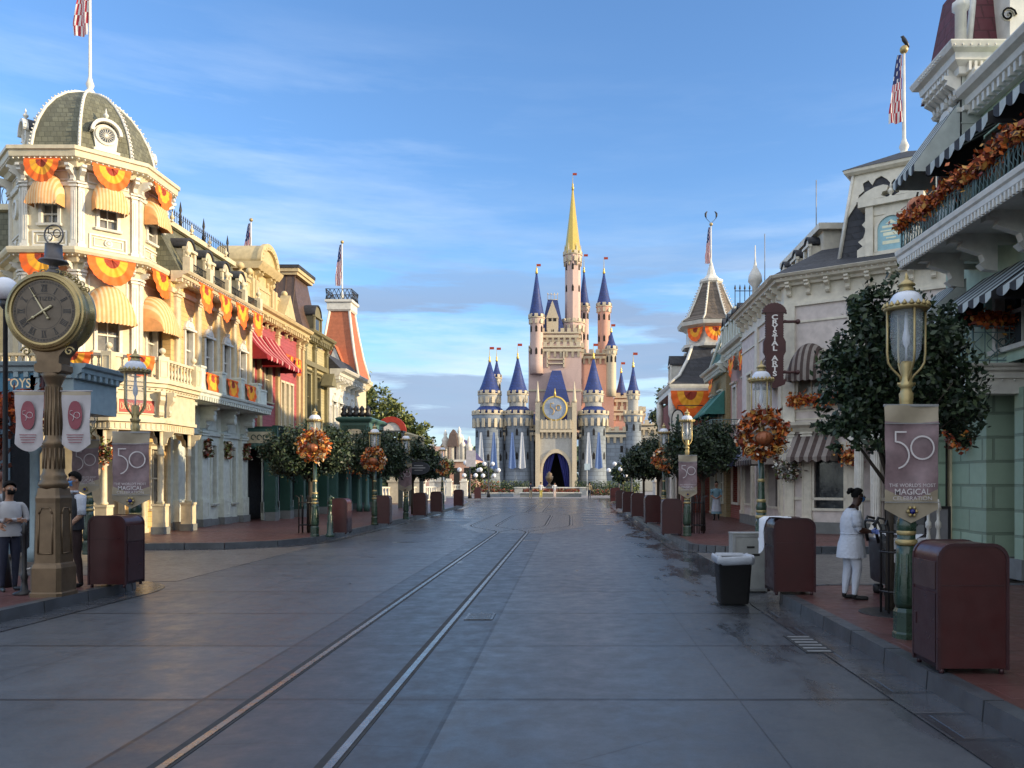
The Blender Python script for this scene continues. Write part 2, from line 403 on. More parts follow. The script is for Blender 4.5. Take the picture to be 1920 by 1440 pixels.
def bunting(fr, u, z, w, h, n, label, rings=(.0,.34,.68,1.0)):
    a = MB(); N = 28
    def f(p, q):
        th = PI*p; r = q; fold = .018*math.sin(th*13+u)*r+.02*math.sin(th*3+u*7); ed = 1+.012*math.cos(th*26)*r+.02*math.sin(th*4+u*5)*r
        return fr.p(u-w/2*r*math.cos(th)*ed, z-h*r*math.sin(th)*ed-.01, n+.05+fold+.05*math.sin(th)*r)
    a.grid(f, N*2, 9, lambda i, j: 2 if j < 3 else (1 if j < 6 else 0))
    a.fb(fr, u-w/2, u+w/2, z-.03, z+.03, n+.01, n+.05, 0)
    return tag(a.build('bunting', [orange, yellow, dred]), label, 'bunting', BUNT)
def baluster(a, fr, u, z0, z1, n, m=0, s=1):
    x, y, _ = fr.p(u, 0, n); h = z1-z0
    a.lathe(x, y, [(.05*s,z0), (.05*s,z0+.08*h), (.025*s,z0+.14*h), (.06*s,z0+.32*h), (.055*s,z0+.4*h), (.025*s,z0+.62*h), (.03*s,z0+.7*h), (.022*s,z0+.85*h), (.05*s,z0+.92*h), (.05*s,z1)], 8, m)
def flagpole(x, y, z0, z1, label, fl=1.4, fh=.9, r=.045, base=None, fdir=-1, bird=False, m=None, group=None, drop=1.0):
    t = thing('flagpole', label, 'flagpole', (x, y, z0), group)
    a = MB(); a.lathe(x, y, [(r*3.4,z0), (r*3.2,z0+.1), (r*1.6,z0+.2), (r*2.6,z0+.34), (r*1.5,z0+.5), (r,z0+.6), (r*.65,z1-.1)], 10); a.build('pole', m or wht, t)
    a = MB(); a.ball(x, y, z1, r*2.2); a.build('finial', brass if m is None else m, t)
    # limp flag hanging down the pole
    a = MB(); H = fl*drop
    def f(p, q):          # p across the bunched width, q downwards
        wd = fh*(.16+.42*q**.8)*(1-.25*max(0, q-.8)*3); fold = .07*math.sin(p*9+q*4)
        return (x+fdir*(r+p*wd*.8), y+fold*q+p*.05, z1-.15-q*H-.12*p*math.sin(q*3))
    def mf(i, j):
        if j < 7 and i > 1: return 2 if (i*3+j*5) % 7 else 1
        return (i+j//3) % 2
    a.grid(f, 9, 18, mf); a.build('flag', [flagr, flagw, flagb], t)
    return t
# ================================================================== camera, light, sky
cd = bpy.data.cameras.new('camera'); cam = bpy.data.objects.new('camera', cd); COL.objects.link(cam); S.camera = cam
cam.location = (0, 0, 1.75); cam.rotation_euler = (PI/2, 0, 0)
cd.sensor_width = 36; cd.lens = 36*1500/1920; cd.shift_x = -110/1920; cd.shift_y = 183/1920; cd.clip_end = 5000; cd.clip_start = .05
SD = Vector((.98, -.20, 0)).normalized(); EL = RD(10.5)
SD = Vector((SD.x*math.cos(EL), SD.y*math.cos(EL), math.sin(EL)))
sl = bpy.data.lights.new('sun', 'SUN'); sl.energy = 2.35; sl.angle = RD(.6); sl.color = (1, .79, .50)
so = bpy.data.objects.new('sun', sl); COL.objects.link(so); so.rotation_euler = SD.to_track_quat('Z', 'Y').to_euler(); so.location = (30, -20, 30)
W = bpy.data.worlds.new('World'); S.world = W; W.use_nodes = True; t = W.node_tree; bg = t.nodes['Background']
sky = nn(t, 'ShaderNodeTexSky', sky_type='NISHITA'); sky.sun_disc = False; sky.sun_elevation = EL; sky.sun_rotation = math.atan2(SD.x, SD.y)
sky.air_density = 1.0; sky.dust_density = .6; sky.ozone_density = 2.2
tc = nn(t, 'ShaderNodeTexCoord'); V = tc.outputs['Generated']
sp = nn(t, 'ShaderNodeSeparateXYZ'); t.links.new(V, sp.inputs[0]); vx, vy, vz = sp.outputs
c0 = mixc(t, .75, sky.outputs[0], (.64, .88, 1.20), 'MULTIPLY')
# wispy high cloud
n1 = noise(t, V, 1.0, 9, .6, (2.2, 2.2, 15)); n2 = noise(t, V, 1.0, 4, .5, (1.3, 1.3, 4.5))
hi = math_(t, 'MULTIPLY', mapr(t, n1, .47, .70), mapr(t, math_(t, 'ADD', n2, mapr(t, vx, -.4, .5, .08, -.06)), .44, .60))
hi = math_(t, 'MULTIPLY', hi, mapr(t, vz, .5, .2, .0, .85))
c1 = mixc(t, hi, c0, (3.0, 3.5, 4.2))
# pale veil low in the sky
ve = math_(t, 'MULTIPLY', mapr(t, vz, .36, .08, 0, .9), mapr(t, noise(t, V, 1, 9, .62, (2.6, 2.6, 20)), .40, .62))
c1 = mixc(t, ve, c1, (2.2, 2.65, 3.2))
# grey mauve banks of lit-from-behind cloud near the horizon
n3 = noise(t, V, 1.0, 8, .58, (3.2, 3.2, 26))
off = mapr(t, vx, -.35, .45, -.035, .05)
lo = mapr(t, math_(t, 'ADD', n3, off), .475, .56)
band = math_(t, 'MULTIPLY', mapr(t, vz, .30, .21), mapr(t, vz, -.02, .03))
c2 = mixc(t, math_(t, 'MULTIPLY', math_(t, 'MULTIPLY', lo, band), .8), c1, (1.12, 1.5, 2.2))
# unseen brightness added overhead and behind the camera to lift the shade
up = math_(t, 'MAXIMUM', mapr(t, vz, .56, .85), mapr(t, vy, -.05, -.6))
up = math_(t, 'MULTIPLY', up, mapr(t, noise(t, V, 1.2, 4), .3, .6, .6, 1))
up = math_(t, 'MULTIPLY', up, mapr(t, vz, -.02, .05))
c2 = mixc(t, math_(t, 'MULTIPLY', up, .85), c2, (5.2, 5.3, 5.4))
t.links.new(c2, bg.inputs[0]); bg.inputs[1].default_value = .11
S.view_settings.view_transform = 'Standard'; S.view_settings.look = 'None'; S.view_settings.exposure = 1.5; S.view_settings.gamma = 1
S.cycles.max_bounces = 5; S.cycles.transparent_max_bounces = 8; S.cycles.caustics_reflective = False; S.cycles.caustics_refractive = False

# ================================================================== ground materials
def road_mat():
    m = bpy.data.materials.new('damp_concrete_road'); m.use_nodes = True; t = m.node_tree; B = t.nodes['Principled BSDF']
    P = nn(t, 'ShaderNodeNewGeometry').outputs['Position']; sp = nn(t, 'ShaderNodeSeparateXYZ'); t.links.new(P, sp.inputs[0]); x, y, z = sp.outputs
    wob = noise(t, P, .8, 3)
    yy = math_(t, 'ADD', y, math_(t, 'MULTIPLY', wob, .06))
    # transverse joints every 2.1 m, longitudinal joints beside the track
    fy = math_(t, 'FRACT', math_(t, 'DIVIDE', math_(t, 'ADD', yy, .9), 2.1))
    j = math_(t, 'LESS_THAN', math_(t, 'MULTIPLY', math_(t, 'ABSOLUTE', math_(t, 'SUBTRACT', fy, .5)), 2.1), .028)
    bj = math_(t, 'FRACT', math_(t, 'DIVIDE', math_(t, 'ADD', yy, math_(t, 'MULTIPLY', math_(t, 'ABSOLUTE', math_(t, 'ADD', x, 1.99)), .10)), .98))
    bj = math_(t, 'LESS_THAN', math_(t, 'ABSOLUTE', math_(t, 'SUBTRACT', bj, .5)), .009)
    bj = math_(t, 'MULTIPLY', bj, math_(t, 'MULTIPLY', math_(t, 'GREATER_THAN', x, -2.95), math_(t, 'LESS_THAN', x, -.93)))
    j = math_(t, 'MAXIMUM', j, math_(t, 'MULTIPLY', bj, mapr(t, noise(t, P, 2.2, 2), .35, .6)))
    for X in (-2.95, -.93, 1.35, -5.0):
        j = math_(t, 'MAXIMUM', j, math_(t, 'LESS_THAN', math_(t, 'ABSOLUTE', math_(t, 'SUBTRACT', x, X)), .018 if X in (-2.95, -.93) else .005))
    stain = noise(t, P, .45, 8, .7, (1, .35, 1)); grit = noise(t, P, 75, 3); mid = noise(t, P, 3.5, 6, .7)
    c = mixc(t, mapr(t, stain, .36, .66), (.028, .036, .048), (.098, .113, .133))
    c = mixc(t, mapr(t, mid, .35, .7, 0, .5), c, (.06, .065, .075))
    slab = nn(t, 'ShaderNodeTexWhiteNoise'); slab.noise_dimensions = '2D'
    cb = nn(t, 'ShaderNodeCombineXYZ'); t.links.new(math_(t, 'FLOOR', math_(t, 'DIVIDE', math_(t, 'ADD', yy, 1.95), 2.1)), cb.inputs[1]); t.links.new(math_(t, 'GREATER_THAN', x, -1.9), cb.inputs[0]); t.links.new(cb.outputs[0], slab.inputs['Vector'])
    c = mixc(t, .7, c, mixc(t, slab.outputs[0], (.62, .62, .62), (1.0, 1.0, 1.0)), 'MULTIPLY')
    c = mixc(t, mapr(t, grit, .3, .75, .0, .4), c, (.11, .12, .135))
    # soiled track bed
    bed = math_(t, 'MULTIPLY', math_(t, 'GREATER_THAN', x, -2.95), math_(t, 'LESS_THAN', x, -.93))
    c = mixc(t, math_(t, 'MULTIPLY', bed, .75), c, (.028, .035, .046))
    # water stains along the right gutter
    wn = noise(t, P, 1.1, 7, .62, (1.6, .45, 1)); edge = math_(t, 'ADD', mapr(t, x, 1.1, 3.0, -.16, .16), mapr(t, y, 3, 16, -.06, .04))
    wetr = mapr(t, math_(t, 'ADD', wn, edge), .50, .66); 
    wetl = mapr(t, math_(t, 'ADD', noise(t, P, .6, 7, .6, (.8, 2.2, 1)), mapr(t, y, 12, 45, -.12, .16)), .6, .64)
    wet = math_(t, 'MAXIMUM', wetr, math_(t, 'MULTIPLY', wetl, .6))
    c = mixc(t, math_(t, 'MULTIPLY', wet, .5), c, (.035, .038, .045))
    crack = nn(t, 'ShaderNodeTexVoronoi', feature='DISTANCE_TO_EDGE'); crack.inputs['Scale'].default_value = .55
    ad = nn(t, 'ShaderNodeVectorMath', operation='ADD'); nz = nn(t, 'ShaderNodeTexNoise'); nz.inputs['Scale'].default_value = 1.4; nz.inputs['Detail'].default_value = 6
    t.links.new(P, ad.inputs[0]); t.links.new(nz.outputs['Color'], ad.inputs[1]); t.links.new(ad.outputs[0], crack.inputs['Vector'])
    ck = math_(t, 'MULTIPLY', mapr(t, crack.outputs['Distance'], 0, .006, 1, 0), mapr(t, noise(t, P, .3, 2), .52, .6))
    c = mixc(t, math_(t, 'MULTIPLY', ck, .8), c, (.02, .02, .022))
    c = mixc(t, j, c, (.018, .018, .02))
    t.links.new(c, B.inputs['Base Color'])
    r = mapr(t, mid, .3, .75, .28, .58); r = mixf(t, wet, r, .10)
    t.links.new(r, B.inputs['Roughness']); B.inputs['Specular IOR Level'].default_value = .55
    h = math_(t, 'SUBTRACT', math_(t, 'MULTIPLY', grit, .25), math_(t, 'MULTIPLY', j, 1.0))
    bm = nn(t, 'ShaderNodeBump'); bm.inputs['Strength'].default_value = .35; bm.inputs['Distance'].default_value = .006
    t.links.new(h, bm.inputs['Height']); t.links.new(bm.outputs[0], B.inputs['Normal'])
    return m
def mixf(t, f, a, b):
    n = t.nodes.new('ShaderNodeMix'); n.data_type = 'FLOAT'; t.links.new(f, n.inputs[0])
    for i, q in ((2, a), (3, b)):
        if hasattr(q, 'is_linked'): t.links.new(q, n.inputs[i])
        else: n.inputs[i].default_value = q
    return n.outputs[0]
roadm = road_mat()
redpave = M('red_paver', (.105,.043,.040), .42, pat='floor', pit=.42, var=.22, scale=1.2, dirt=.6, mort=(.09,.035,.03))
cobble = M('grey_cobble', (.13,.12,.115), .38, pat='floor', pit=.12, var=.35, scale=2, dirt=.3)
kerbm = M('kerb_stone', (.06,.068,.08), .4, var=.25, scale=3, dirt=.5)
kerbd = M('kerb_joint', (.02,.022,.025), .8)
gutm = M('gutter_paving', (.055,.06,.07), .22, pat='floor', pit=.6, var=.3, scale=2)
plaza = M('plaza_concrete', (.24,.22,.21), .6, dirt=.3)
soil = M('ground_paving', (.10,.09,.085), .8)
ST = lambda o: tag(o, kind='structure')
a = MB(); a.add([(-900,-60,-.012), (900,-60,-.012), (900,1500,-.012), (-900,1500,-.012)], [(0,1,2,3)]); ST(a.build('ground', soil))
a = MB(); a.grid(lambda p, q: (-9+18*p, -8+98*q, 0), 6, 30, 0, False); ST(a.build('road', roadm))
a = MB(); a.box(-45, -6.9, 14.0, 21.2, -.01, .006); ST(a.build('side_street_left', cobble))
a = MB(); a.box(3.1, 45, 12.0, 20.6, -.01, .006); ST(a.build('side_street_right', cobble))
a = MB(); a.add([(-60,84,.004), (60,84,.004), (60,140,.004), (-60,140,.004)], [(0,1,2,3)]); ST(a.build('plaza', plaza))

def offset(P, d):
    out = []
    for i, p in enumerate(P):
        a_ = Vector(P[max(i-1,0)]); b_ = Vector(P[min(i+1,len(P)-1)]); t_ = (b_-a_).normalized(); out.append((p[0]-t_.y*d, p[1]+t_.x*d))
    return out
def arc(cx, cy, r, a0, a1, n=8): return [(cx+r*math.cos(RD(a0+(a1-a0)*i/n)), cy+r*math.sin(RD(a0+(a1-a0)*i/n))) for i in range(n+1)]
def block(P, closing, inward, nm):
    """P kerb line (street side on the right/left by sign of inward), closing = far corners of the block"""
    inn = offset(P, inward*.1)
    a = MB(); a.poly(inn+closing, -.01, .150); ST(a.build('pavement_'+nm, redpave))
    a = MB(); A_ = P; B_ = offset(P, inward*.17)
    # kerb stones about 0.9 m long with dark joints
    pts = [Vector(A_[0])]; L = []
    dense = []
    for i in range(len(P)-1):
        p, q = Vector(P[i]), Vector(P[i+1]); n = max(1, int((q-p).length/.9))
        for k in range(n): dense.append(tuple(p+(q-p)*k/n))
    dense.append(tuple(P[-1])); inn2 = offset(dense, inward*.17); g2 = offset(dense, -inward*.42)
    for i in range(len(dense)-1):
        p, q, r_, s_ = Vector(dense[i]), Vector(dense[i+1]), Vector(inn2[i+1]), Vector(inn2[i]); e = .012/max((q-p).length, .02)
        p2, q2 = p.lerp(q, e), q.lerp(p, e); s2, r2 = s_.lerp(r_, e), r_.lerp(s_, e); ins = (r_-q).normalized()*.015
        lo = [(p2.x,p2.y), (q2.x,q2.y), (r2.x,r2.y), (s2.x,s2.y)]
        a.hexa([(x,y,-.01) for x, y in lo]+[(lo[0][0]+ins.x,lo[0][1]+ins.y,.156), (lo[1][0]+ins.x,lo[1][1]+ins.y,.156), (*lo[2],.156), (*lo[3],.156)] if inward > 0 else
               [(x,y,-.01) for x, y in (lo[1],lo[0],lo[3],lo[2])]+[(lo[1][0]+ins.x,lo[1][1]+ins.y,.156), (lo[0][0]+ins.x,lo[0][1]+ins.y,.156), (*lo[3],.156), (*lo[2],.156)])
    o = a.build('kerb_'+nm, [kerbm]); ST(o)
    a = MB()
    for i in range(len(dense)-1):
        a.add([(*dense[i],.008), (*dense[i+1],.008), (*g2[i+1],.008), (*g2[i],.008)], [(0,1,2,3) if inward < 0 else (3,2,1,0)])
    ST(a.build('gutter_'+nm, gutm))
block([(3.02,-6), (3.0,4), (2.98,11.3)]+arc(4.2, 11.3, 1.22, 180, 90)[1:]+[(7,12.52), (30,12.52)], [(30,-6)], -1, 'near_right')
block([(30,19.6), (8,19.6)]+arc(4.3, 20.9, 1.3, 270, 180)+[(3.02,40), (3.2,54), (3.6,62), (4.6,70), (7,78), (12,83), (30,86)], [(30,50)], -1, 'far_right')
block([(-7.15,-6), (-7.1,4), (-7.0,12.6)]+arc(-8.2, 12.6, 1.2, 0, 90)[1:]+[(-12,13.8), (-30,13.8)], [(-30,-6)], 1, 'near_left')
block([(-30,20.6), (-11,20.6), (-9,20.8), (-7.9,21.6)]+[(-7.3,23), (-7.2,40), (-7.35,54), (-7.9,62), (-9.2,70), (-12,78), (-18,83), (-30,86)], [(-30,50)], 1, 'far_left')

# tram rails: straight pair, passing loop, straight pair
def rail(P, nm='rail'):
    a = MB()
    def strip(o0, o1, z0, z1, m):
        L = offset(P, o0); Rr = offset(P, o1)
        for i in range(len(P)-1):
            a.add([(*L[i],z0), (*L[i+1],z0), (*Rr[i+1],z0), (*Rr[i],z0), (*L[i],z1), (*L[i+1],z1), (*Rr[i+1],z1), (*Rr[i],z1)], [(4,5,6,7), (0,1,5,4), (3,7,6,2), (0,4,7,3), (1,2,6,5)], m)
    strip(.028, -.028, -.01, .009, 0); strip(.09, .028, -.01, .004, 1); strip(-.028, -.055, -.01, .004, 1)
    return a.build(nm, [steel, kerbd])
def ease(x0, y0, x1, y1, n=8): return [(x0+(x1-x0)*(.5-.5*math.cos(PI*i/n)), y0+(y1-y0)*i/n) for i in range(n+1)]
def strt(x, y0, y1, step=3): k = max(1, int((y1-y0)/step)); return [(x, y0+(y1-y0)*i/k) for i in range(k+1)]
lab = 'steel tram rail set flush in the road'
tr = thing('tram_track', 'steel tram track with a passing loop set flush in the concrete street', 'tram track', (-2, -4, 0))
def tr_rail(P):
    o = rail(P); o.parent = tr; o.location = o.location-tr.location if False else (WL[o.name]-WL[tr.name]); WL[o.name] = WL[o.name]
for x in (-2.5, -1.48):
    tr_rail(strt(x, -4, 27.5)); 
for dx0, dx1 in ((-2.5,-3.92), (-1.48,-2.93), (-2.5,-.97), (-1.48,.02)):
    tr_rail(ease(dx0, 27.5, dx1, 32)+strt(dx1, 32, 41)[1:]+ease(dx1, 41, dx0, 46)[1:])
for x in (-2.5, -1.55): tr_rail(strt(x, 46, 80))
# dark bed of the passing loop and the joint strips round it
a = MB(); lp = [(-3.05,27), (-4.3,31), (-4.4,42), (-3.1,46.5), (-.9,46.5), (.55,42), (.5,31), (-.85,27)]
bedm = M('track_bed_asphalt', (.06,.063,.07), .3, var=.3, scale=2)
a.add([(x,y,.0035) for x, y in lp], [tuple(range(8))[::-1]]); ST(a.build('track_bed', bedm))
# drain grates and access covers
for i, (x, y, w, l, lb) in enumerate(((-1.17,10.35,.36,.5,'dark patch cover set between the right rail and the slab joint'), (2.55,8.6,.30,.9,'iron drain grate in the wet right gutter nearest the front bin'))):
    a = MB(); a.box(x-w/2, x+w/2, y-l/2, y+l/2, -.01, .011)
    for k in range(6): a.box(x-w/2+.03, x+w/2-.03, y-l/2+l*(k+.25)/6, y-l/2+l*(k+.6)/6, .011, .014, i)
    tag(a.build('drain_cover', [kerbd if i else bedm, galv if i else kerbd]), lb, 'drain cover')
# ================================================================== street furniture
SW = .15
def tr_(P, th, o):
    c, s_ = math.cos(th), math.sin(th); return [(o[0]+x*c-y*s_, o[1]+x*s_+y*c, z+o[2]) for x, y, z in P]
# ---- gas style lamp (built at the origin, then copied)
lamp = thing('street_lamp', 'x', 'street lamp', (0,0,0), 'old style gas lanterns along both kerbs')
a = MB()
a.lathe(0, 0, [(.135,0), (.135,.05), (.125,.07), (.125,.27), (.108,.31)], 8, 0, False, PI/8)
a.lathe(0, 0, [(.10,.31), (.118,.36), (.122,.44), (.112,.6), (.098,.85), (.09,.98)], 16, 0)
a.lathe(0, 0, [(.088,.9), (.088,1.06)], 16, 0)
a.lathe(0, 0, [(.075,1.06), (.092,1.1), (.098,1.16), (.085,1.22), (.07,1.26), (.062,1.34), (.058,1.5), (.05,2.24)], 16, 0)
for k in range(10):
    th = 2*PI*k/10; a.tube([(.112*math.cos(th), .112*math.sin(th), .42), (.095*math.cos(th), .095*math.sin(th), .86)], .010, 4, 0)
a.build('post', lampg, lamp)
a = MB()
for z, r in ((.98,.108), (1.08,.095), (1.26,.085), (1.62,.066)): a.lathe(0, 0, [(r*.9,z-.03), (r,z-.012), (r,z+.012), (r*.9,z+.03)], 16)
a.build('ring', brass, lamp)
a = MB()
a.lathe(0, 0, [(.05,2.24), (.07,2.27), (.06,2.32), (.066,2.42), (.072,2.5), (.058,2.52), (.055,2.56), (.078,2.58), (.06,2.61), (.052,2.68), (.062,2.80), (.05,2.83)], 14)
a.tube([(-.09,0,2.6), (.09,0,2.6)], .016)
for k in range(4):
    th = PI/4*0+PI/2*k; c, s_ = math.cos(th), math.sin(th)
    a.tube([(.045*c,.045*s_,2.62), (.07*c,.07*s_,2.68), (.15*c,.15*s_,2.76), (.185*c,.185*s_,2.82), (.195*c,.195*s_,2.92), (.195*c,.195*s_,3.37)], .0125, 6)
a.lathe(0, 0, [(.17,3.345), (.215,3.35), (.225,3.37), (.215,3.385), (.16,3.385)], 20)
for k in range(20):
    th = 2*PI*(k+.5)/20; a.lathe(.212*math.cos(th), .212*math.sin(th), [(.02,3.375), (.03,3.39), (.004,3.43)], 5)
a.lathe(0, 0, [(.085,3.535), (.075,3.56), (.06,3.6), (.09,3.605), (.085,3.62), (.045,3.655), (.02,3.67), (.024,3.69), (.006,3.74)], 12)
a.build('lantern_frame', brass, lamp)
a = MB(); a.lathe(0, 0, [(.165,3.385), (.168,3.42), (.15,3.48), (.12,3.52), (.085,3.54)], 20); a.build('lantern_cap', lwhite, lamp)
a = MB(); a.lathe(0, 0, [(.075,2.82), (.115,2.86), (.145,2.95), (.155,3.1), (.158,3.34)], 20); gl = a.build('lantern_glass', lglass, lamp)
a = MB(); a.lathe(0, 0, [(.012,2.83), (.012,2.97), (.035,3.02), (.038,3.08), (.022,3.16), (.014,3.34)], 10); a.build('bulb', lwhite, gl)
LT = tree_of(lamp)
lamps = [(3.44,8.2,'nearest lamp post, green and brass, holding the big 50 banner'),
 (3.36,14.1,'lamp post behind the white cloth bin, carrying a pumpkin wreath on the right pavement'),
 (3.42,23.5,'lamp post with a small pale banner on the far right pavement beside a bin'),
 (3.40,29.2,'lamp post with autumn wreath in front of the clipped trees on the right'),
 (-7.02,12.9,'lamp post behind the left front bin with a tall 50 banner'),
 (-10.6,17.6,'lamp post with a lower grey banner in the left side street behind the masked man'),
 (-7.45,23.3,'brightly sunlit brass lamp post with an orange pumpkin wreath on the left pavement'),
 (-7.25,29.6,'lamp post with dark wreath between the two left clipped trees'),
 (-7.0,34.0,'lamp post with a faded banner beside the oval hanging sign'),
 (-7.3,45.5,'farthest left lamp post with a wreath, before the white balustrade')]
for i, (x, y, lb) in enumerate(lamps):
    if i == 0: lamp.location = (x, y, SW); lamp['label'] = lb
    else: dup(LT, (x, y, SW if True else 0), .3*i, lb)

# ---- pole banners
def pole_banner(x, y, zt, w, h, label, yaw=0, detail=True):
    t = thing('pole_banner', label, 'banner', (x, y, zt-h), 'anniversary banners on the lamp posts')
    fr = Fr(x, y, -90+yaw); a = MB(); zb = zt-h; body = h*.88
    def dip(p): return zb+(h-body)*abs(2*p-1)
    def f(p, q):
        z = zt+(dip(p)-zt)*q; return fr.p((p-.5)*w*(1-.03*math.sin(q*PI)), z, .12+.012*math.sin(p*7+q*3)+.008*math.sin(q*15+p*4))
    mf = lambda i, j: 1 if j < 4 or j > 20 else 0
    a.grid(f, 12, 26, mf)
    a.fb(fr, -w/2, w/2, zt-.012, zt+.012, .10, .125, 2); a.fb(fr, -w/2, w/2, zt-h*.158, zt-h*.150, .138, .146, 2); a.fb(fr, -w/2, w/2, zb+h*.175, zb+h*.183, .138, .146, 2)
    a.build('cloth', [bann, sand, galv], t)
    a = MB(); n = .15; k = w/.55; cy = zt-h*.36
    # figure 5: bar, stem and long sweeping bowl; figure 0: ring
    def ring(cx, cz, r, a0, a1, th, N=22):
        for i in range(N):
            b0, b1 = RD(a0+(a1-a0)*i/N), RD(a0+(a1-a0)*(i+1)/N)
            a.add([fr.p(cx+(r-th)*math.cos(b0), cz+(r-th)*math.sin(b0), n), fr.p(cx+(r+th)*math.cos(b0), cz+(r+th)*math.sin(b0), n), fr.p(cx+(r+th)*math.cos(b1), cz+(r+th)*math.sin(b1), n), fr.p(cx+(r-th)*math.cos(b1), cz+(r-th)*math.sin(b1), n)], [(0,1,2,3) if a1 > a0 else (3,2,1,0)])
    ring(.10*k, cy, .115*k, 0, 360, .0085*k, 36)
    ring(-.17*k, cy-.075*k, .135*k, 88, -78, .0085*k)
    a.fb(fr, -.178*k, -.162*k, cy+.055*k, cy+.165*k, n-.001, n); a.fb(fr, -.178*k, -.06*k, cy+.15*k, cy+.166*k, n-.001, n+.001)
    if detail:
        a.text(fr, "THE WORLD'S MOST", 0, zt-h*.68, .05*k, n); a.text(fr, 'MAGICAL', 0, zt-h*.735, .085*k, n, bold=.005); a.text(fr, 'CELEBRATION', 0, zt-h*.79, .055*k, n, sx=1.12)
    a.build('lettering', bline, t)
    a = MB(); jz = zb+h*.10; c = fr.p(0, jz, .15)
    a.ball(c[0], c[1], jz, .028*k, 0, 12, 7); 
    for i in range(6): q = fr.p(.042*k*math.cos(i*PI/3), jz+.042*k*math.sin(i*PI/3), .145); a.ball(*q, .02*k, 1, 8, 5)
    a.build('jewel', [jewel, brass], t)
    return t
pole_banner(3.44, 8.2, 2.52, .55, 1.19, 'largest 50 celebration banner, hung on the lamp post beside the front right bin')
pole_banner(3.42, 23.5, 2.52, .55, 1.27, 'pale 50 banner on the lamp beside the far right bin')
pole_banner(-7.02, 12.9, 2.54, .60, 1.22, 'tall grey 50 banner above the left front bin')
pole_banner(-10.6, 17.6, 2.66, .60, 1.20, '50 banner in the side street just behind the masked man')
pole_banner(-7.0, 34.0, 2.52, .55, 1.25, 'small faded 50 banner on the left row beside the oval hanging sign', 0, False)

# ---- wreaths
def wreath(x, y, z, R=.34, label='', n=1100, mats=None, name='wreath', pumpk=True, group='autumn wreaths hanging on lamps and pillars', fr=None, th=.12, ls=.075):
    t = thing(name, label, 'wreath', (x, y, z-R), group); a = MB(); th_ = rng.uniform(0, 2*PI, n)
    rr = R+rng.normal(size=n)*th*.55; C = np.stack([x+rr*np.cos(th_), y-.10+rng.normal(size=n)*th*.5, z+rr*np.sin(th_)], 1)
    a.leaves(C, ls, 6, 1.5); 
    a.build('foliage', mats or AUT, t)
    if pumpk:
        p = MB(); N = 20; pr = R*.48; cz = z-R*.22; vs = []
        for j in range(9):
            ph = PI*j/8
            for i in range(40):
                al = 2*PI*i/40; r = pr*math.sin(ph)*(1-.10*abs(math.cos(al*5)))+.002; vs.append((x+r*math.cos(al), y-.2+r*.8*math.sin(al), cz+pr*.78*math.cos(ph)))
        p.add(vs, [(j*40+i, (j+1)*40+i, (j+1)*40+(i+1) % 40, j*40+(i+1) % 40) for j in range(8) for i in range(40)], 0, True)
        p.lathe(x, y-.2, [(.02,cz+pr*.7), (.014,cz+pr*.98)], 6, 1)
        pk = p.build('pumpkin', [pump, bark], t)
        c = MB()
        for sx in (-1, 1):
            P = [(x+sx*R*.85+R*.26*(1-k/26)*math.cos(k*.55), y-.24, z-R*.9+R*.26*(1-k/26)*math.sin(k*.55)) for k in range(24)]; c.tube(P, .009, 5)
        c.build('gilt_scroll', gild, t)
    return t
wreath(3.36, 14.1, 2.58, .33, 'large pumpkin wreath on the second right lamp, above the white cloth bin', 1500)
wreath(3.40, 29.2, 2.56, .32, 'autumn wreath on the right lamp in front of the clipped trees', 800)
wreath(-7.45, 23.3, 2.80, .34, 'bright orange pumpkin wreath on the sunlit left lamp', 1400, [A1, A3, A4, A1, A2, A3])
wreath(-7.25, 29.6, 2.58, .34, 'dark red pumpkin wreath on the second left lamp', 900)
wreath(-7.3, 45.5, 2.55, .33, 'small wreath on the farthest left lamp', 500)

# ---- rounded-top litter bins
def make_bin(label):
    t = thing('litter_bin', label, 'litter bin', (0,0,0), 'maroon round-topped litter bins along the kerbs')
    w, d, h, r = .29, .24, 1.08, .13
    def prof_(w, h, r, z0):
        return [(-w,z0), (w,z0)]+[(w-r+r*math.cos(PI/2*i/6), h-r+r*math.sin(PI/2*i/6)) for i in range(7)]+[(-w+r-r*math.sin(PI/2*i/6), h-r+r*math.cos(PI/2*i/6)) for i in range(7)]
    a = MB(); a.out(FW, prof_(w, h, r, .05), -d, d, 0, True)
    a.build('shell', binm, t)
    a = MB()
    for n in (-d-.006, d-.02):
        P = prof_(w+.008, h+.008, r+.008, .04); Q = prof_(w-.018, h-.018, r-.01, .04); k = len(P)
        for i in range(1, k):
            j = (i+1) % k
            if j == 1: continue
            a.add([FW.p(*P[i],n+.028), FW.p(*P[j],n+.028), FW.p(*Q[j],n+.028), FW.p(*Q[i],n+.028), FW.p(*P[i],n), FW.p(*P[j],n), FW.p(*Q[j],n), FW.p(*Q[i],n)], [(0,1,2,3), (0,4,5,1), (3,2,6,7), (7,6,5,4)])
    a.fb(FW, -w+.03, w-.03, .735, .742, d-.001, d+.004); a.fb(FW, -w+.03, w-.03, .735, .742, -d-.004, -d+.001)
    for x in (-w+.04, w-.04):
        for y in (-d+.03, d-.03): a.lathe(x, y, [(.022,0), (.022,.052)], 8)
    a.build('trim', bint, t)
    for sx in (-1, 1):
        a = MB(); f = Fr(sx*w, 0, 0 if sx > 0 else 180)
        a.fb(f, -d+.035, d-.035, .70, .93, 0, .012); a.build('flap', binf, t)
        a = MB(); a.fb(f, -d+.035, d-.035, .09, .67, .0, .010); a.fb(f, -d+.05, -d+.09, .36, .46, .01, .018); a.build('door', bint, t)
    return t
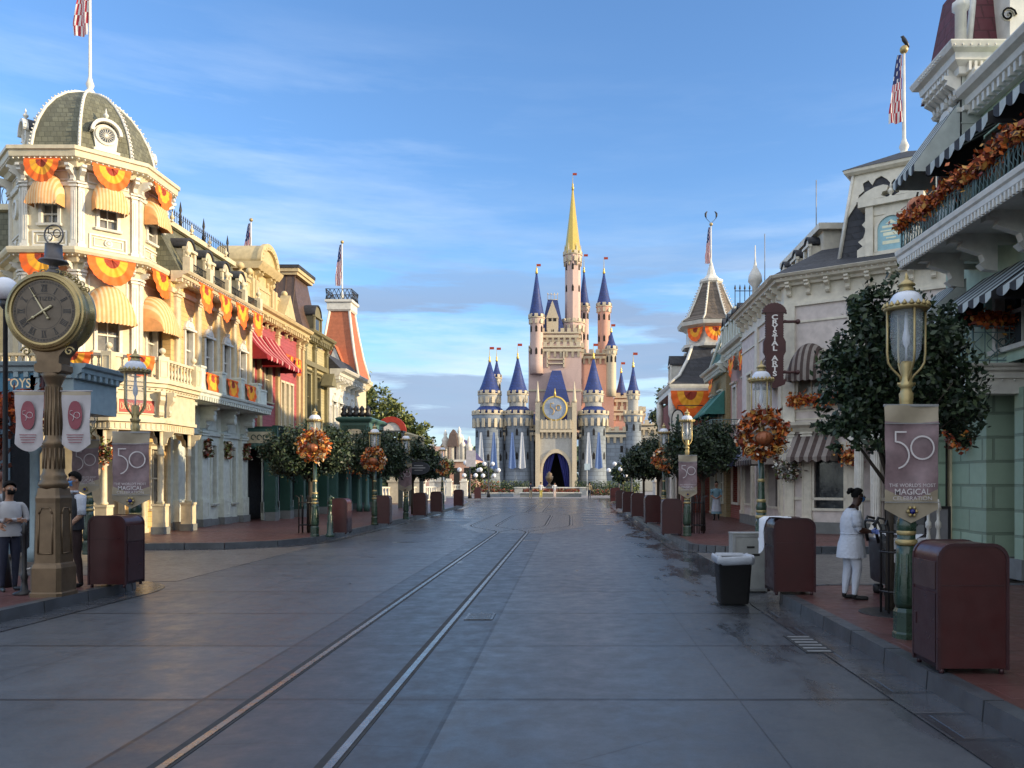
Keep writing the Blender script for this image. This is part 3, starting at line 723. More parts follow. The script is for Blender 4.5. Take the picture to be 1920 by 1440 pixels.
bins = [(3.335,6.87,1.0,'litter bin nearest the camera at the right edge, beside the big banner lamp'),
 (3.15,11.5,1.0,'litter bin draped with a white cloth on the right kerb'),
 (3.02,24.0,1.0,'litter bin beside the pale banner lamp on the far right pavement'),
 (3.12,30.6,1.0,'fourth bin from the camera on the right, first of the close row'),
 (3.02,36.0,1.0,'second bin of the close row on the right kerb'),
 (2.95,41.0,1.0,'third bin of the close row on the right kerb'),
 (2.92,46.5,1.0,'fourth and last bin of the close row on the right kerb'),
 (3.45,64.0,1.0,'nearer of the two distant bins where the right kerb widens'),
 (4.0,70.0,1.0,'farther of the two distant bins where the right kerb widens'),
 (-6.98,12.3,1.0,'large dark bin on the left corner beside the street clock'),
 (-7.1,24.6,1.0,'bin beside the sunlit left lamp'),
 (-7.0,29.8,1.0,'bin under the dark red wreath on the left'),
 (-6.95,37.0,1.0,'third far bin on the left kerb, under the oval sign'),
 (-6.95,41.5,1.0,'fourth far bin on the left kerb'),
 (-7.2,51.5,1.0,'fifth far bin on the left, half sunlit'),
 (-8.6,74.0,1.0,'most distant left bin before the castle planters')]
b0 = make_bin(bins[0][3]); BT = tree_of(b0)
for i, (x, y, sc, lb) in enumerate(bins):
    if i == 0: b0.location = (x, y, SW)
    else: dup(BT, (x, y, SW), (0, .02, -.03, .04)[i % 4] if i != 9 else -.05, lb)
# cloth thrown over the second bin
a = MB()
def f(p, q):
    if q < .45: return (2.60+.36*q/.45, 11.22+.34*p, 1.245+.02*math.sin(p*9+q*7)+SW*0)
    s_ = (q-.45)/.55; return (2.64-.03*s_+.03*math.sin(p*8+s_*3), 11.2+.34*p-.03*s_, 1.245-s_*(.42+.12*math.sin(p*4)))
def f2(p, q):
    if q < .4: return (3.12-.36*q/.4, 11.27+.36*p, 1.222+.03*abs(math.sin(p*7+q*5)))
    s_ = (q-.4)/.6; return (2.76-.05*s_-.02*math.sin(p*8+s_*4), 11.27+.36*p, 1.225-s_*(.36+.14*math.sin(p*3.5)))
a.grid(f2, 12, 14); tag(a.build('cloth', [M('white_rag', (.62,.64,.68), .9, bump=.2)]), 'white rag draped over the corner of the second right bin', 'cloth')
# black open tub with liner
t = thing('rubbish_tub', 'black open plastic tub with white liner standing in the right gutter', 'rubbish tub', (2.32, 11.45, 0))
a = MB(); bp = M('black_plastic', (.006,.006,.007), .6)
def rrect(cx, cy, w, d, r, n=4):
    return [(cx+sx*(w-r)+r*math.cos(RD(a0+90*i/n)), cy+sy*(d-r)+r*math.sin(RD(a0+90*i/n))) for sx, sy, a0 in ((1,1,0), (-1,1,90), (-1,-1,180), (1,-1,270)) for i in range(n+1)]
def loft(a, secs, m=0, smooth=True, caps=True):
    k = len(secs[0]); b = [p for s_ in secs for p in s_]
    a.add(b, [(j*k+i, j*k+(i+1) % k, (j+1)*k+(i+1) % k, (j+1)*k+i) for j in range(len(secs)-1) for i in range(k)], m, smooth)
    if caps: a.add(b, [tuple(range(k))[::-1], tuple(range((len(secs)-1)*k, len(secs)*k))], m)
loft(a, [[(x,y,z) for x, y in rrect(2.32, 11.45, w, w*.95, .05)] for w, z in ((.19,.02), (.2,.04), (.235,.62), (.25,.63), (.25,.67), (.235,.67))]); a.build('tub', bp, t)
a = MB(); loft(a, [[(x+.01*math.sin(i*2.1),y,z+.012*math.sin(i*1.7)) for i, (x, y) in enumerate(rrect(2.32, 11.45, w, w*.95, .06))] for w, z in ((.235,.58), (.262,.6), (.265,.68), (.25,.705), (.21,.66), (.2,.55))], 0, True, False)
a.build('liner', M('grey_liner', (.34,.37,.42), .45, bump=.3, bs=30), t)
# grey metal service box
t = thing('service_box', 'low grey metal service cabinet beside the black tub', 'cabinet', (2.85, 12.75, 0))
a = MB(); a.box(2.56, 3.10, 12.62, 12.95, .02, .92); a.box(2.55, 3.11, 12.61, 12.96, .92, .94); a.build('body', M('grey_cabinet', (.30,.31,.30), .5, .2, dirt=.5), t)
a = MB(); f_ = Fr(2.56, 12.62, -90); panel(a, f_, .02, .52, .05, .90, 0, .012, .02); a.fb(f_, .06, .12, .50, .58, 0, .03); a.fb(f_, .30, .42, .58, .61, 0, .01, 1); a.fb(f_, .22, .34, .70, .73, 0, .008, 1)
a.build('door', [galv, iron], t)

# ---- garden-style topiary trees
def tree(x, y, blobs, trunk, label, nleaf, leaf, mats, name='tree', group=None, z0=SW, lean=0, limbs=5, tm=None, tr=.07, jag=.18, shells=.5):
    t = thing(name, label, 'tree', (x, y, z0), group); a = MB(); bx, by, bz = np.mean([b[:3] for b in blobs], 0)
    a.tube([(x,y,z0), (x+lean*.3,y,z0+trunk*.5), (x+lean,y,z0+trunk), ((x+lean+bx)/2,(y+by)/2,(z0+trunk+bz)/2), (bx,by,bz+.2)], [tr*1.3, tr, tr*.9, tr*.7, tr*.25], 8)
    for k in range(limbs):
        b = blobs[k % len(blobs)]; th = 2*PI*k/limbs+.4; e = (b[0]+b[3]*.6*math.cos(th), b[1]+b[4]*.6*math.sin(th), b[2]+b[5]*random.uniform(-.1,.6))
        s_ = Vector((x+lean, y, z0+trunk*random.uniform(.85, 1.0))); m_ = (s_+Vector(e))/2+Vector((0,0,.12)); a.tube([s_, m_, e], [tr*.6, tr*.35, tr*.12], 5)
    a.build('trunk', tm or bark, t)
    C = []; tot = sum(b[3]*b[5] for b in blobs)
    for b in blobs:
        n = int(nleaf*b[3]*b[5]/tot); K = max(8, n//45)
        d = rng.normal(size=(K,3)); d /= np.linalg.norm(d, axis=1)[:,None]
        rad = (1-shells*rng.random(K)**1.6)*(1+jag*rng.normal(size=K)*.5)
        cc = d*rad[:,None]*np.array(b[3:6])+np.array(b[:3])
        q = rng.integers(0, K, n); cs = min(b[3:6])*.17
        C.append(cc[q]+rng.normal(size=(n,3))*cs*.75)
    C = np.concatenate(C); c = MB(); c.leaves(C, leaf, len(mats), 1.9); c.build('crown', mats, t)
    return t
DK = [G1, G2, G1, G6, G3]
TG = 'clipped round street trees'
tree(-8.2, 25.2, [(-8.3,25.2,2.75,1.22,1.1,.78), (-7.75,25.2,2.7,.8,.8,.7), (-9.0,25.2,2.6,.7,.8,.6)], 1.7, 'clipped round tree behind the sunlit left lamp', 17000, .058, DK, 'round_tree', TG)
tree(-8.0, 32.5, [(-8.0,32.5,2.85,1.1,1.1,.9), (-7.5,33,2.75,.8,.8,.75)], 1.75, 'clipped round tree between the left lamps, behind the dark wreath', 13000, .065, DK, 'round_tree', TG)
tree(-7.8, 39.5, [(-7.9,39.5,2.85,1.25,1.1,.95), (-7.1,39.8,2.6,.7,.8,.7)], 1.75, 'farthest left clipped tree behind the oval sign', 7000, .095, DK, 'round_tree', TG)
for x, y, w, lb in ((4.3,26,1.15,'nearest of the clipped trees on the right, behind the pale banner'), (4.25,31.5,1.2,'second clipped tree on the right kerb behind a wreath lamp'), (4.15,38,1.3,'third clipped tree along the right kerb'), (4.2,46,1.35,'farthest left-most clipped tree of the right row')):
    tree(x, y, [(x,y,2.85,w,w,.82), (x-.45,y,2.7,w*.65,w*.6,.62), (x+.5,y,2.95,w*.6,w*.6,.6)], 1.7, lb, 12000, .062 if y < 35 else .085, DK, 'round_tree', TG)
# big loose tree by the near right lamp
tree(3.95, 9.9, [(4.0,9.9,3.45,.70,.7,.62), (4.4,9.9,2.95,.62,.7,.58), (3.5,9.9,3.0,.48,.5,.55), (3.85,9.9,2.6,.66,.6,.38), (4.65,10.1,3.3,.36,.4,.42), (3.4,9.8,2.4,.33,.35,.28), (3.75,9.8,3.75,.42,.45,.3), (4.75,9.8,2.55,.28,.4,.3)],
     1.75, 'large shaggy dark evergreen behind the nearest right lamp', 23000, .046, [G1, G2, G1, G3, G6], 'street_tree', None, limbs=12, tr=.05, jag=.42, shells=.8)
# iron guard round its trunk
t = thing('tree_guard', 'black iron tree guard on a round grate beside the woman in white', 'tree guard', (3.95, 9.75, SW))
a = MB()
for k in range(8):
    th = 2*PI*k/8; x, y = 3.95+.17*math.cos(th), 9.75+.17*math.sin(th); a.tube([(x,y,SW), (x,y,1.18), (x+.05*math.cos(th),y+.05*math.sin(th),1.28), (x+.10*math.cos(th),y+.10*math.sin(th),1.22)], .013, 5)
a.build('bar', iron, t)
for z in (.42, .9, 1.14):
    a = MB(); a.tube([(3.95+.17*math.cos(2*PI*k/24), 9.75+.17*math.sin(2*PI*k/24), z) for k in range(24)], .014, 5, closed=True); a.build('hoop', iron, t)
a = MB(); a.lathe(3.95, 9.75, [(.42,SW-.02), (.42,SW+.008), (.40,SW+.012), (.06,SW+.012)], 24, 0, False); a.build('grate', iron, t)
for x, y, lb in ((3.95,24.8,'black iron tree guard behind the pale banner lamp'), (-8.3,25.0,'black iron tree guard behind the sunlit left lamp')):
    t2 = thing('tree_guard', lb, 'tree guard', (x,y,SW)); a = MB()
    for k in range(8):
        th = 2*PI*k/8; a.tube([(x+.2*math.cos(th),y+.2*math.sin(th),SW), (x+.2*math.cos(th),y+.2*math.sin(th),1.25), (x+.3*math.cos(th),y+.3*math.sin(th),1.32)], .016, 4)
    a.build('bar', iron, t2)
    a = MB()
    for z in (.4, 1.1): a.tube([(x+.2*math.cos(2*PI*k/16), y+.2*math.sin(2*PI*k/16), z) for k in range(16)], .016, 4, closed=True)
    a.build('hoop', iron, t2)

# ---- street clock
cx, cy = -7.27, 11.25
t = thing('street_clock', 'tall bronze street clock on a panelled pedestal at the left corner', 'clock', (cx, cy, SW))
a = MB(); sq = lambda w, z: [(cx+sx*w, cy+sy*w, z) for sx, sy in ((-1,-1), (1,-1), (1,1), (-1,1))]
def octs(w, z, c=.3): 
    k = w*c; return [(cx-w+k,cy-w,z), (cx+w-k,cy-w,z), (cx+w,cy-w+k,z), (cx+w,cy+w-k,z), (cx+w-k,cy+w,z), (cx-w+k,cy+w,z), (cx-w,cy+w-k,z), (cx-w,cy-w+k,z)]
loft(a, [octs(w, z, .22) for w, z in ((.23,SW), (.23,.20), (.215,.22), (.215,.55), (.20,.60), (.185,.62), (.17,1.45), (.175,1.52), (.165,1.56), (.15,1.66))], 0, False)
for ang, ww in ((-90, .2), (0, .2), (180, .2)):
    f_ = Fr(cx, cy, ang); 
    for z0, z1, w0, nn_ in ((.75, 1.38, .10, .16),): 
        P = [(-w0,z0), (w0,z0), (w0*.92,z1-.08), (w0*.6,z1), (-w0*.6,z1), (-w0*.92,z1-.08)]
        for i in range(6):
            p, q = P[i], P[(i+1) % 6]; n0 = .187-(p[1]-.62)*.018; n1 = .187-(q[1]-.62)*.018
            a.tube([f_.p(p[0],p[1],n0), f_.p(q[0],q[1],n1)], .012, 5, 1)
a.build('pedestal', [bronzel, bronze], t)
a = MB(); a.lathe(cx, cy, [(.15,1.64), (.19,1.7), (.18,1.74), (.15,1.78), (.165,1.82), (.14,1.86), (.13,1.9), (.12,2.25), (.14,2.28), (.12,2.32), (.105,2.36), (.095,3.1), (.1,3.12), (.13,3.2), (.16,3.26), (.12,3.28)], 20)
for k in range(14):
    th = 2*PI*k/14; a.tube([(cx+.108*math.cos(th), cy+.108*math.sin(th), 2.4), (cx+.098*math.cos(th), cy+.098*math.sin(th), 3.08)], .011, 4); a.tube([(cx+.128*math.cos(th), cy+.128*math.sin(th), 1.93), (cx+.122*math.cos(th), cy+.122*math.sin(th), 2.22)], .014, 4)
a.build('column', bronze, t)
CZ = 4.17; f_ = Fr(cx-.02, cy, -90); a = MB()
loft(a, [[(cx+s1*w, cy+s2*.13, z) for s1, s2 in ((-1,-1), (1,-1), (1,1), (-1,1))] for w, z in ((.16,3.27), (.19,3.3), (.19,3.38), (.15,3.4), (.16,3.5), (.26,3.62), (.32,3.74))], 0, False)
for sx in (-1, 1):
    P = [(cx+sx*(.30+.07*(1-k/20)*math.cos(k*.5)), cy-.13, 3.56+.07*(1-k/20)*math.sin(k*.5)) for k in range(18)]; a.tube(P, .014, 5, 1)
a.build('cradle', [bronze, brass], t)
def disc(a, fr, z, prs, m, mm=None, n=48):      # lathe about the n axis
    vs = []; k = len(prs)
    for r, d in prs:
        for i in range(n): th = 2*PI*i/n; vs.append(fr.p(r*math.cos(th), z+r*math.sin(th), d))
    for j in range(k-1):
        a.add([vs[j*n+i] for i in range(n)]+[vs[(j+1)*n+i] for i in range(n)], [(i, (i+1) % n, n+(i+1) % n, n+i) for i in range(n)], mm[j] if mm else m, True)
    a.add(vs[:n], [tuple(range(n))[::-1]], m); a.add(vs[-n:], [tuple(range(n))], mm[-1] if mm else m)
a = MB(); disc(a, f_, CZ, [(.5,-.2), (.59,-.16), (.6,-.1), (.56,-.04), (.56,.04), (.6,.1), (.615,.15), (.60,.19), (.575,.20), (.565,.23), (.53,.245), (.515,.22), (.49,.215), (.48,.19)], 0)
a.build('case', M('clock_brass', (.34,.26,.12), .3, .75, var=.15), t)
a = MB(); disc(a, f_, CZ, [(.482,.185), (.482,.193), (.001,.195)], 0); fc = a.build('dial', clock_face, t)
a = MB(); n = .199
def rbar(a, th, r0, r1, w, n=n, m=0, off=0, tilt=0):
    c, s_ = math.sin(th), math.cos(th)
    P = [(off*s_-w*s_, r0), (off*s_+w*s_, r0)]
    q = lambda r, o: f_.p(r*c+o*s_, CZ+r*s_-o*c, n)
    a.add([q(r0, off-w-tilt), q(r0, off+w-tilt), q(r1, off+w+tilt), q(r1, off-w+tilt)], [(0,1,2,3) if True else 0], m)
NUM = {1:'I',2:'II',3:'III',4:'IIII',5:'V',6:'VI',7:'VII',8:'VIII',9:'IX',10:'X',11:'XI',12:'XII'}
for hnum, s_ in NUM.items():
    th = 2*PI*hnum/12; wd = {'I':.022,'V':.05,'X':.05}; tot = sum(wd[c] for c in s_); o = -tot/2
    for c in s_:
        ww = wd[c]; oc = o+ww/2
        if c == 'I': rbar(a, th, .30, .40, .0055, off=oc)
        elif c == 'V': rbar(a, th, .30, .40, .006, off=oc-.009, tilt=-.009); rbar(a, th, .30, .40, .0035, off=oc+.009, tilt=.009)
        else: rbar(a, th, .30, .40, .006, off=oc, tilt=.017); rbar(a, th, .30, .40, .0035, off=oc, tilt=-.017, n=n+.0005)
        o += ww
    rbar(a, th, .397, .403, tot/2+.004, n=n+.001); rbar(a, th, .297, .303, tot/2+.004, n=n+.001)
for k in range(60): rbar(a, 2*PI*k/60, .435, .452, .004 if k % 5 else .010)
for r in (.27, .432, .455):
    for k in range(60):
        b0, b1 = 2*PI*k/60, 2*PI*(k+1)/60; q = lambda r_, b: f_.p(r_*math.sin(b), CZ+r_*math.cos(b), n-.001)
        a.add([q(r, b0), q(r+.004, b0), q(r+.004, b1), q(r, b1)], [(3,2,1,0)])
a.text(f_, 'CITIZEN', 0, CZ+.185, .085, n, sx=1.1); a.build('numerals', iron, fc)
for th, L, w, nm in ((-2*PI*(5.2/60), .42, .010, 'minute_hand'), (2*PI*(7.93/12), .30, .014, 'hour_hand')):
    a = MB(); c, s_ = math.sin(th), math.cos(th); a.tube([f_.p(-.13*c, CZ-.13*s_, .212), f_.p(0, CZ, .214), f_.p(L*c, CZ+L*s_, .212)], [w*1.6, w*1.5, w*.5], 5)
    a.ball(*f_.p(-.13*c, CZ-.13*s_, .212), .022, 0, 8, 5); a.ball(*f_.p(L*.62*c, CZ+L*.62*s_, .212), w*1.7, 0, 8, 5); a.build(nm, M('pale_brass', (.55,.48,.30), .4, .4), fc)
a = MB(); ang0 = [RD(35+110*k/10) for k in range(11)]
for i, th in enumerate(ang0):
    r = .62; px_, pz_ = r*math.cos(th), CZ+r*math.sin(th); sg = 1 if th > PI/2 else -1
    P = [f_.p(px_+sg*.05*(1-k/16)*math.cos(k*.6), pz_+.02+.05*(1-k/16)*math.sin(k*.6), .05) for k in range(14)]; a.tube(P, .012, 5)
    P = [f_.p(px_+sg*.05*(1-k/16)*math.cos(k*.6), pz_+.02+.05*(1-k/16)*math.sin(k*.6), -.05) for k in range(14)]; a.tube(P, .012, 5)
a.build('crest', brass, t)
a = MB(); a.lathe(cx, cy, [(.08,4.74), (.12,4.78), (.06,4.84), (.06,4.9), (.19,4.94), (.17,4.97), (.115,4.98), (.105,5.18), (.11,5.19)], 20); a.build('canister', M('dull_steel', (.11,.10,.10), .4, .4), t)
a = MB(); zc = 5.33; fx = Fr(cx+.0, cy, -90)
a.tube([fx.p(.13*math.cos(2*PI*k/28), zc+.14*math.sin(2*PI*k/28)) for k in range(28)], .011, 5, closed=True)
a.tube([fx.p(.045+.05*math.cos(2*PI*k/20), zc+.02+.055*math.sin(2*PI*k/20)) for k in range(20)], .008, 5, closed=True)
a.tube([fx.p(-.02,zc+.09), fx.p(-.075,zc+.09), fx.p(-.075,zc+.03)]+[fx.p(-.075+.055*math.cos(RD(90-18*k)), zc-.03+.055*math.sin(RD(90-18*k))) for k in range(10)], .008, 5)
a.build('emblem', M('dull_steel', (.1,.1,.1)), t)
zc = CZ-SW
def allk(o): return [o]+[q for c in kids(o) for q in allk(c)]
for o_ in [q for c in kids(t) if c.name.split('.')[0] in ('case', 'dial', 'crest') for q in allk(c)]:
    for v in o_.data.vertices: v.co.x *= .91; v.co.y *= .91; v.co.z = (v.co.z-zc)*.91+zc-.06
for o_ in [c for c in kids(t) if c.name.split('.')[0] in ('canister', 'emblem')]:
    for v in o_.data.vertices: v.co.z -= .11
# two cloth banners hung either side of the clock column
for sx, lb in ((-1, 'silver banner with plum oval on the left side of the clock column'), (1, 'silver banner with plum oval on the right side of the clock column')):
    bt = thing('clock_banner', lb, 'banner', (cx+sx*.33, cy-.02, 2.1), 'pair of banners on the street clock'); fb_ = Fr(cx+sx*.33, cy-.02, -90)
    a = MB(); zt, zb, w = 3.02, 2.28, .41
    def f(p, q): return fb_.p((p-.5)*w*(1-.05*math.sin(q*2.5)), zt+(zb-.11*math.sin(PI*p)-zt)*q, .012*math.sin(p*9)*q+.01*math.sin(q*8+p*3))
    a.grid(f, 12, 14, lambda i, j: 1 if j < 1 else 0); a.tube([fb_.p(-w/2-.02, zt), fb_.p(w/2+.02, zt)], .012); a.build('cloth', [banw, sand], bt)
    a = MB(); zo = 2.68; a.add([fb_.p(.10*math.copysign(abs(math.sin(th))**.8, math.sin(th)), zo+.20*math.cos(th), .03) for th in [2*PI*k/28 for k in range(28)]], [tuple(range(28))[::-1]]); a.build('print', banp, bt)
    a = MB()
    a.tube([fb_.p(.03+.042*math.cos(2*PI*k/20), zo+.0+.042*math.sin(2*PI*k/20), .036) for k in range(20)], .0035, 4, closed=True)
    a.tube([fb_.p(-.03,zo+.06,.036), fb_.p(-.065,zo+.06,.036), fb_.p(-.065,zo+.01,.036)]+[fb_.p(-.065+.05*math.cos(RD(85-17*k)), zo-.04+.05*math.sin(RD(85-17*k)), .036) for k in range(9)], .0035, 4)
    for k in range(4): a.fb(fb_, -.12+.01*k, .12-.01*k, 2.40-.035*k, 2.41-.035*k, .03, .032, 1)
    a.build('lettering', [bline, banp], bt)
# rope stanchions in front of the waiting people
for x, y, lb in ((-7.75,11.35,'dark turned stanchion post at the left edge'),):
    tt = thing('stanchion', lb, 'stanchion', (x,y,SW)); a = MB(); a.lathe(x, y, [(.14,SW), (.14,SW+.03), (.05,SW+.06), (.035,SW+.2), (.05,SW+.25), (.03,SW+.3), (.03,1.0), (.05,1.03), (.03,1.07), (.045,1.12), (.01,1.18)], 10); a.build('post', iron, tt)
    a = MB(); a.tube([(x,y,.5), (x+.25,y+.1,.56), (x+.45,y+.25,.68)], .012, 5); a.build('rope', M('white_rope', (.6,.6,.6), .8), tt)
# benches of street: three-ball globe lamp at left edge
tt = thing('globe_lamp', 'white globe lamp on a black pole at the left edge behind the clock', 'lamp', (-8.55,12.1,SW))
a = MB(); a.lathe(-8.55, 12.1, [(.09,SW), (.06,.5), (.04,.6), (.03,4.35), (.07,4.4), (.08,4.5)], 10); a.build('post', iron, tt); a = MB(); a.ball(-8.55, 12.1, 4.66, .18, 0, 18, 10); a.build('globe', glob, tt)
# oval hanging sign on a post, left row
tt = thing('hanging_sign', 'dark oval sign on a thin post among the left clipped trees', 'sign', (-6.9,35.6,SW)); fs_ = Fr(-6.75, 35.5, -90)
a = MB(); a.lathe(-7.35, 35.6, [(.05,SW), (.035,.4), (.03,2.75)], 8); a.tube([(-7.35,35.6,2.7), (-6.2,35.6,2.7)], .02); a.build('post', iron, tt)
a = MB(); a.out(fs_, [(.5*math.cos(2*PI*k/28), 2.35+.3*math.sin(2*PI*k/28)) for k in range(28)], -.05, 0); b_ = a.build('board', M('sign_dark_board', (.015,.02,.03), .5), tt)
a = MB(); a.fb(fs_, -.2, .2, 2.44, 2.48, 0, .004); a.fb(fs_, -.3, .3, 2.34, 2.38, 0, .004); a.fb(fs_, -.18, .18, 2.24, 2.27, 0, .004); a.build('lettering', galv, b_)
# carved green post standing next to the first far-left lamp
tt = thing('cast_post', 'short dark green cast post between the sunlit lamp and its bin', 'post', (-6.95,23.3,SW))
a = MB(); x, y = -6.98, 23.2; a.lathe(x, y, [(.13,SW), (.13,SW+.06), (.09,SW+.1), (.09,.55), (.07,.6), (.075,.75), (.05,.8), (.05,1.0), (.08,1.05), (.05,1.1)], 10)
a.tube([(x,y,1.05), (x,y,1.22), (x+.03,y,1.32), (x+.12,y,1.26)], [.06,.065,.05,.025], 7); a.build('post', lampg, tt)
# ================================================================== LEFT ROW
def body(root, name, pts, z0, z1, m):
    a = MB(); a.poly(pts, z0, z1); return a.build(name, m, root)
def mansard(root, fr, u0, u1, z0, z1, dep, back, m, name='roof', el=0, er=0):
    """roof slab: eave at n=0, ridge set back by dep, flat top to n=-back"""
    a = MB(); a.prof(fr, [(0,z0), (-dep*.55,z0+(z1-z0)*.55), (-dep,z1), (-back,z1+.02), (-back,z0)], u0, u1, 0, el, er); return a.build(name, m, root)
def dormer(root, fr, u, z, w, h, dep, fm, rm, round_=True, n=0, gm=None):
    a = MB(); a.fb(fr, u-w/2, u+w/2, z, z+h, n-dep, n+.02)
    if round_: a.out(fr, [(u+w*.5*math.cos(PI*i/10), z+h+w*.5*math.sin(PI*i/10)) for i in range(11)], n-.06, n+.05)
    else: a.out(fr, [(u-w/2,z+h), (u+w/2,z+h), (u,z+h+w*.5)], n-.1, n+.05)
    a.fb(fr, u-w/2-.08, u-w/2+.06, z, z+h, n+.02, n+.10); a.fb(fr, u+w/2-.06, u+w/2+.08, z, z+h, n+.02, n+.10); a.fb(fr, u-w/2-.1, u+w/2+.1, z+h-.06, z+h+.03, n+.0, n+.14)
    d = a.build('dormer', fm, root)
    a = MB(); a.fb(fr, u-w*.25, u+w*.25, z+.08, z+h-.1, n+.02, n+.03); a.build('pane', gm or glass, d)
    a = MB()
    if round_:
        P = [(u+(w*.5+.07)*math.cos(PI*i/10), z+h+.03+(w*.5+.07)*math.sin(PI*i/10)) for i in range(11)]; Q = [(u+(w*.5)*math.cos(PI*i/10), z+h+.03+(w*.5)*math.sin(PI*i/10)) for i in range(11)][::-1]
        a.out(fr, P+Q, n-dep, n+.10, 0, True)
    else: a.out(fr, [(u-w/2-.1,z+h-.02), (u,z+h+w*.5+.06), (u+w/2+.1,z+h-.02), (u+w/2+.1,z+h+.07), (u,z+h+w*.5+.16), (u-w/2-.1,z+h+.07)], n-dep, n+.12)
    a.build('dormer_roof', rm, d); return d
def cresting(a, fr, u0, u1, z, h, n=0, step=.16, r=.011):
    k = max(1, int((u1-u0)/step))
    a.tube([fr.p(u0,z+.05,n), fr.p(u1,z+.05,n)], r); a.tube([fr.p(u0,z+h*.7,n), fr.p(u1,z+h*.7,n)], r)
    for i in range(k+1):
        u = u0+(u1-u0)*i/k; x, y, _ = fr.p(u, 0, n); a.lathe(x, y, [(r,z), (r,z+h*.75), (r*2.6,z+h*.82), (r*.3,z+h)], 5)
def spike(a, fr, u, z, h, n=0):
    x, y, _ = fr.p(u, 0, n); a.lathe(x, y, [(.06,z), (.06,z+h*.25), (.09,z+h*.3), (.05,z+h*.35), (.03,z+h*.6), (.06,z+h*.68), (.004,z+h)], 6)

# ---------------- corner tower + yellow wing (one building)
TCX, TCY = -15.62, 26.0
B = thing('corner_building', 'cream and yellow corner building with an octagonal shingled dome and peach awnings', 'building', (-15.6, 28, SW))
def octo(R, ph=-67.5): return [(TCX+R*math.cos(RD(ph+45*k)), TCY+R*math.sin(RD(ph+45*k))) for k in range(8)]
R3 = 2.15; AP = R3*math.cos(PI/8); SD_ = 2*R3*math.sin(PI/8)
def ofr(k, R=R3):           # face whose normal is -112.5+45k ; u from 0 at face centre
    an = -90+45*k; ap = R*math.cos(PI/8); return Fr(TCX+ap*math.cos(RD(an)), TCY+ap*math.sin(RD(an)), an)
a = MB()
loft(a, [[(x,y,z) for x, y in octo(r)] for r, z in ((R3-.24,.15), (R3-.24,11.1))], 0, False)
for k in (0, 1, 2, -1):
    f_ = ofr(k); h = SD_/2
    ho = [(-.32, .32, 5.75, 6.75)] if k >= 0 else []
    wall(a, f_, -h, h, 4.7, 8.35, ho, 0, .25)
    wall(a, f_, -h, h, 8.7, 11.15, ([(-.26, .26, 9.5, 10.1)] if k >= 0 else []), 0, .25)
a.build('tower_wall', cream, B)
a = MB()
for k in (-1, 0, 1, 2, 3):
    f_ = ofr(k); h = SD_/2
    for u in (-h+.09, h-.09):
        pilaster(a, f_, u, 8.75, 10.75, .17, .07); pilaster(a, f_, u, 4.8, 8.1, .19, .08)
        bracket(a, f_, u, 11.18, .5, .4, .12)
    panel(a, f_, -h+.3, h-.3, 8.82, 9.28, .0, .04, .05); panel(a, f_, -h+.42, h-.42, 8.92, 9.18, .0, .03, .03)
    a.lathe(*f_.p(0,0,.03)[:2], [(.001,9.05)], 8) if False else None
    disc(a, f_, 9.05, [(.11,0), (.11,.05), (.07,.06), (.07,.03), (.04,.07), (.001,.075)], 0, None, 16)
    a.prof(f_, [(0,10.62), (.06,10.62), (.09,10.72), (0,10.74)], -h, h, 0, -.42*0, 0)
    panel(a, f_, -h+.25, h-.25, 10.8, 11.1, 0, .03, .04); panel(a, f_, -h+.28, h-.28, 7.2, 8.05, 0, .02, .04)
    if k == -1:          # oval window on the side-street face
        disc(a, f_, 10.1, [(.3,0), (.3,.07), (.22,.08), (.22,.03)], 0, None, 24)
a.build('tower_trim', wht, B)
def octring(prof, m, nm, ph=-67.5, mat=None):     # prof (R,z)
    a = MB(); loft(a, [[(x,y,z) for x, y in octo(r, ph)] for r, z in prof], 0, False); return a.build(nm, mat, B)
octring([(2.05,11.12), (2.3,11.15), (2.36,11.3), (2.56,11.38), (2.58,11.55), (2.64,11.57), (2.64,11.68), (2.0,11.82)], 0, 'eave', mat=cream)
octring([(2.1,8.3), (2.3,8.32), (2.35,8.45), (2.6,8.52), (2.64,8.6), (2.64,8.68), (2.56,8.72), (2.1,8.8)], 0, 'cornice', mat=cream)
a = MB()
for k in range(-1, 4):
    for z, ap in ((11.33, 2.50), (8.47, 2.48)):
        f_ = ofr(k, ap); L = ap*math.sin(PI/8)
        for i in range(12): u = -L+2*L*(i+.5)/12; a.ball(*f_.p(u, z, .03), .028, 0, 6, 4)
    f_ = ofr(k)
    for u in (-.65, .65): bracket(a, f_, u, 8.32, .34, .3, .1); 
a.build('bulb_string', wht, B)
dome_pts = [(1.88,11.78), (1.87,12.0), (1.80,12.4), (1.66,12.85), (1.44,13.3), (1.15,13.7), (.8,14.02), (.44,14.22), (.12,14.32)]
a = MB(); loft(a, [[(x,y,z) for x, y in octo(r)] for r, z in dome_pts], 0, False); a.build('dome', slateg, B)
a = MB()
for k in range(8):
    th = RD(-67.5+45*k); a.tube([(TCX+(r+.02)*math.cos(th), TCY+(r+.02)*math.sin(th), z) for r, z in dome_pts], .046, 6)
    for i in range(1, 26):
        q = i/26*(len(dome_pts)-1); j = int(q); r = dome_pts[j][0]+(dome_pts[j+1][0]-dome_pts[j][0])*(q-j); z = dome_pts[j][1]+(dome_pts[j+1][1]-dome_pts[j][1])*(q-j)
        a.ball(TCX+(r+.10)*math.cos(th), TCY+(r+.10)*math.sin(th), z, .028, 0, 5, 4)
a.build('dome_rib', wht, B)
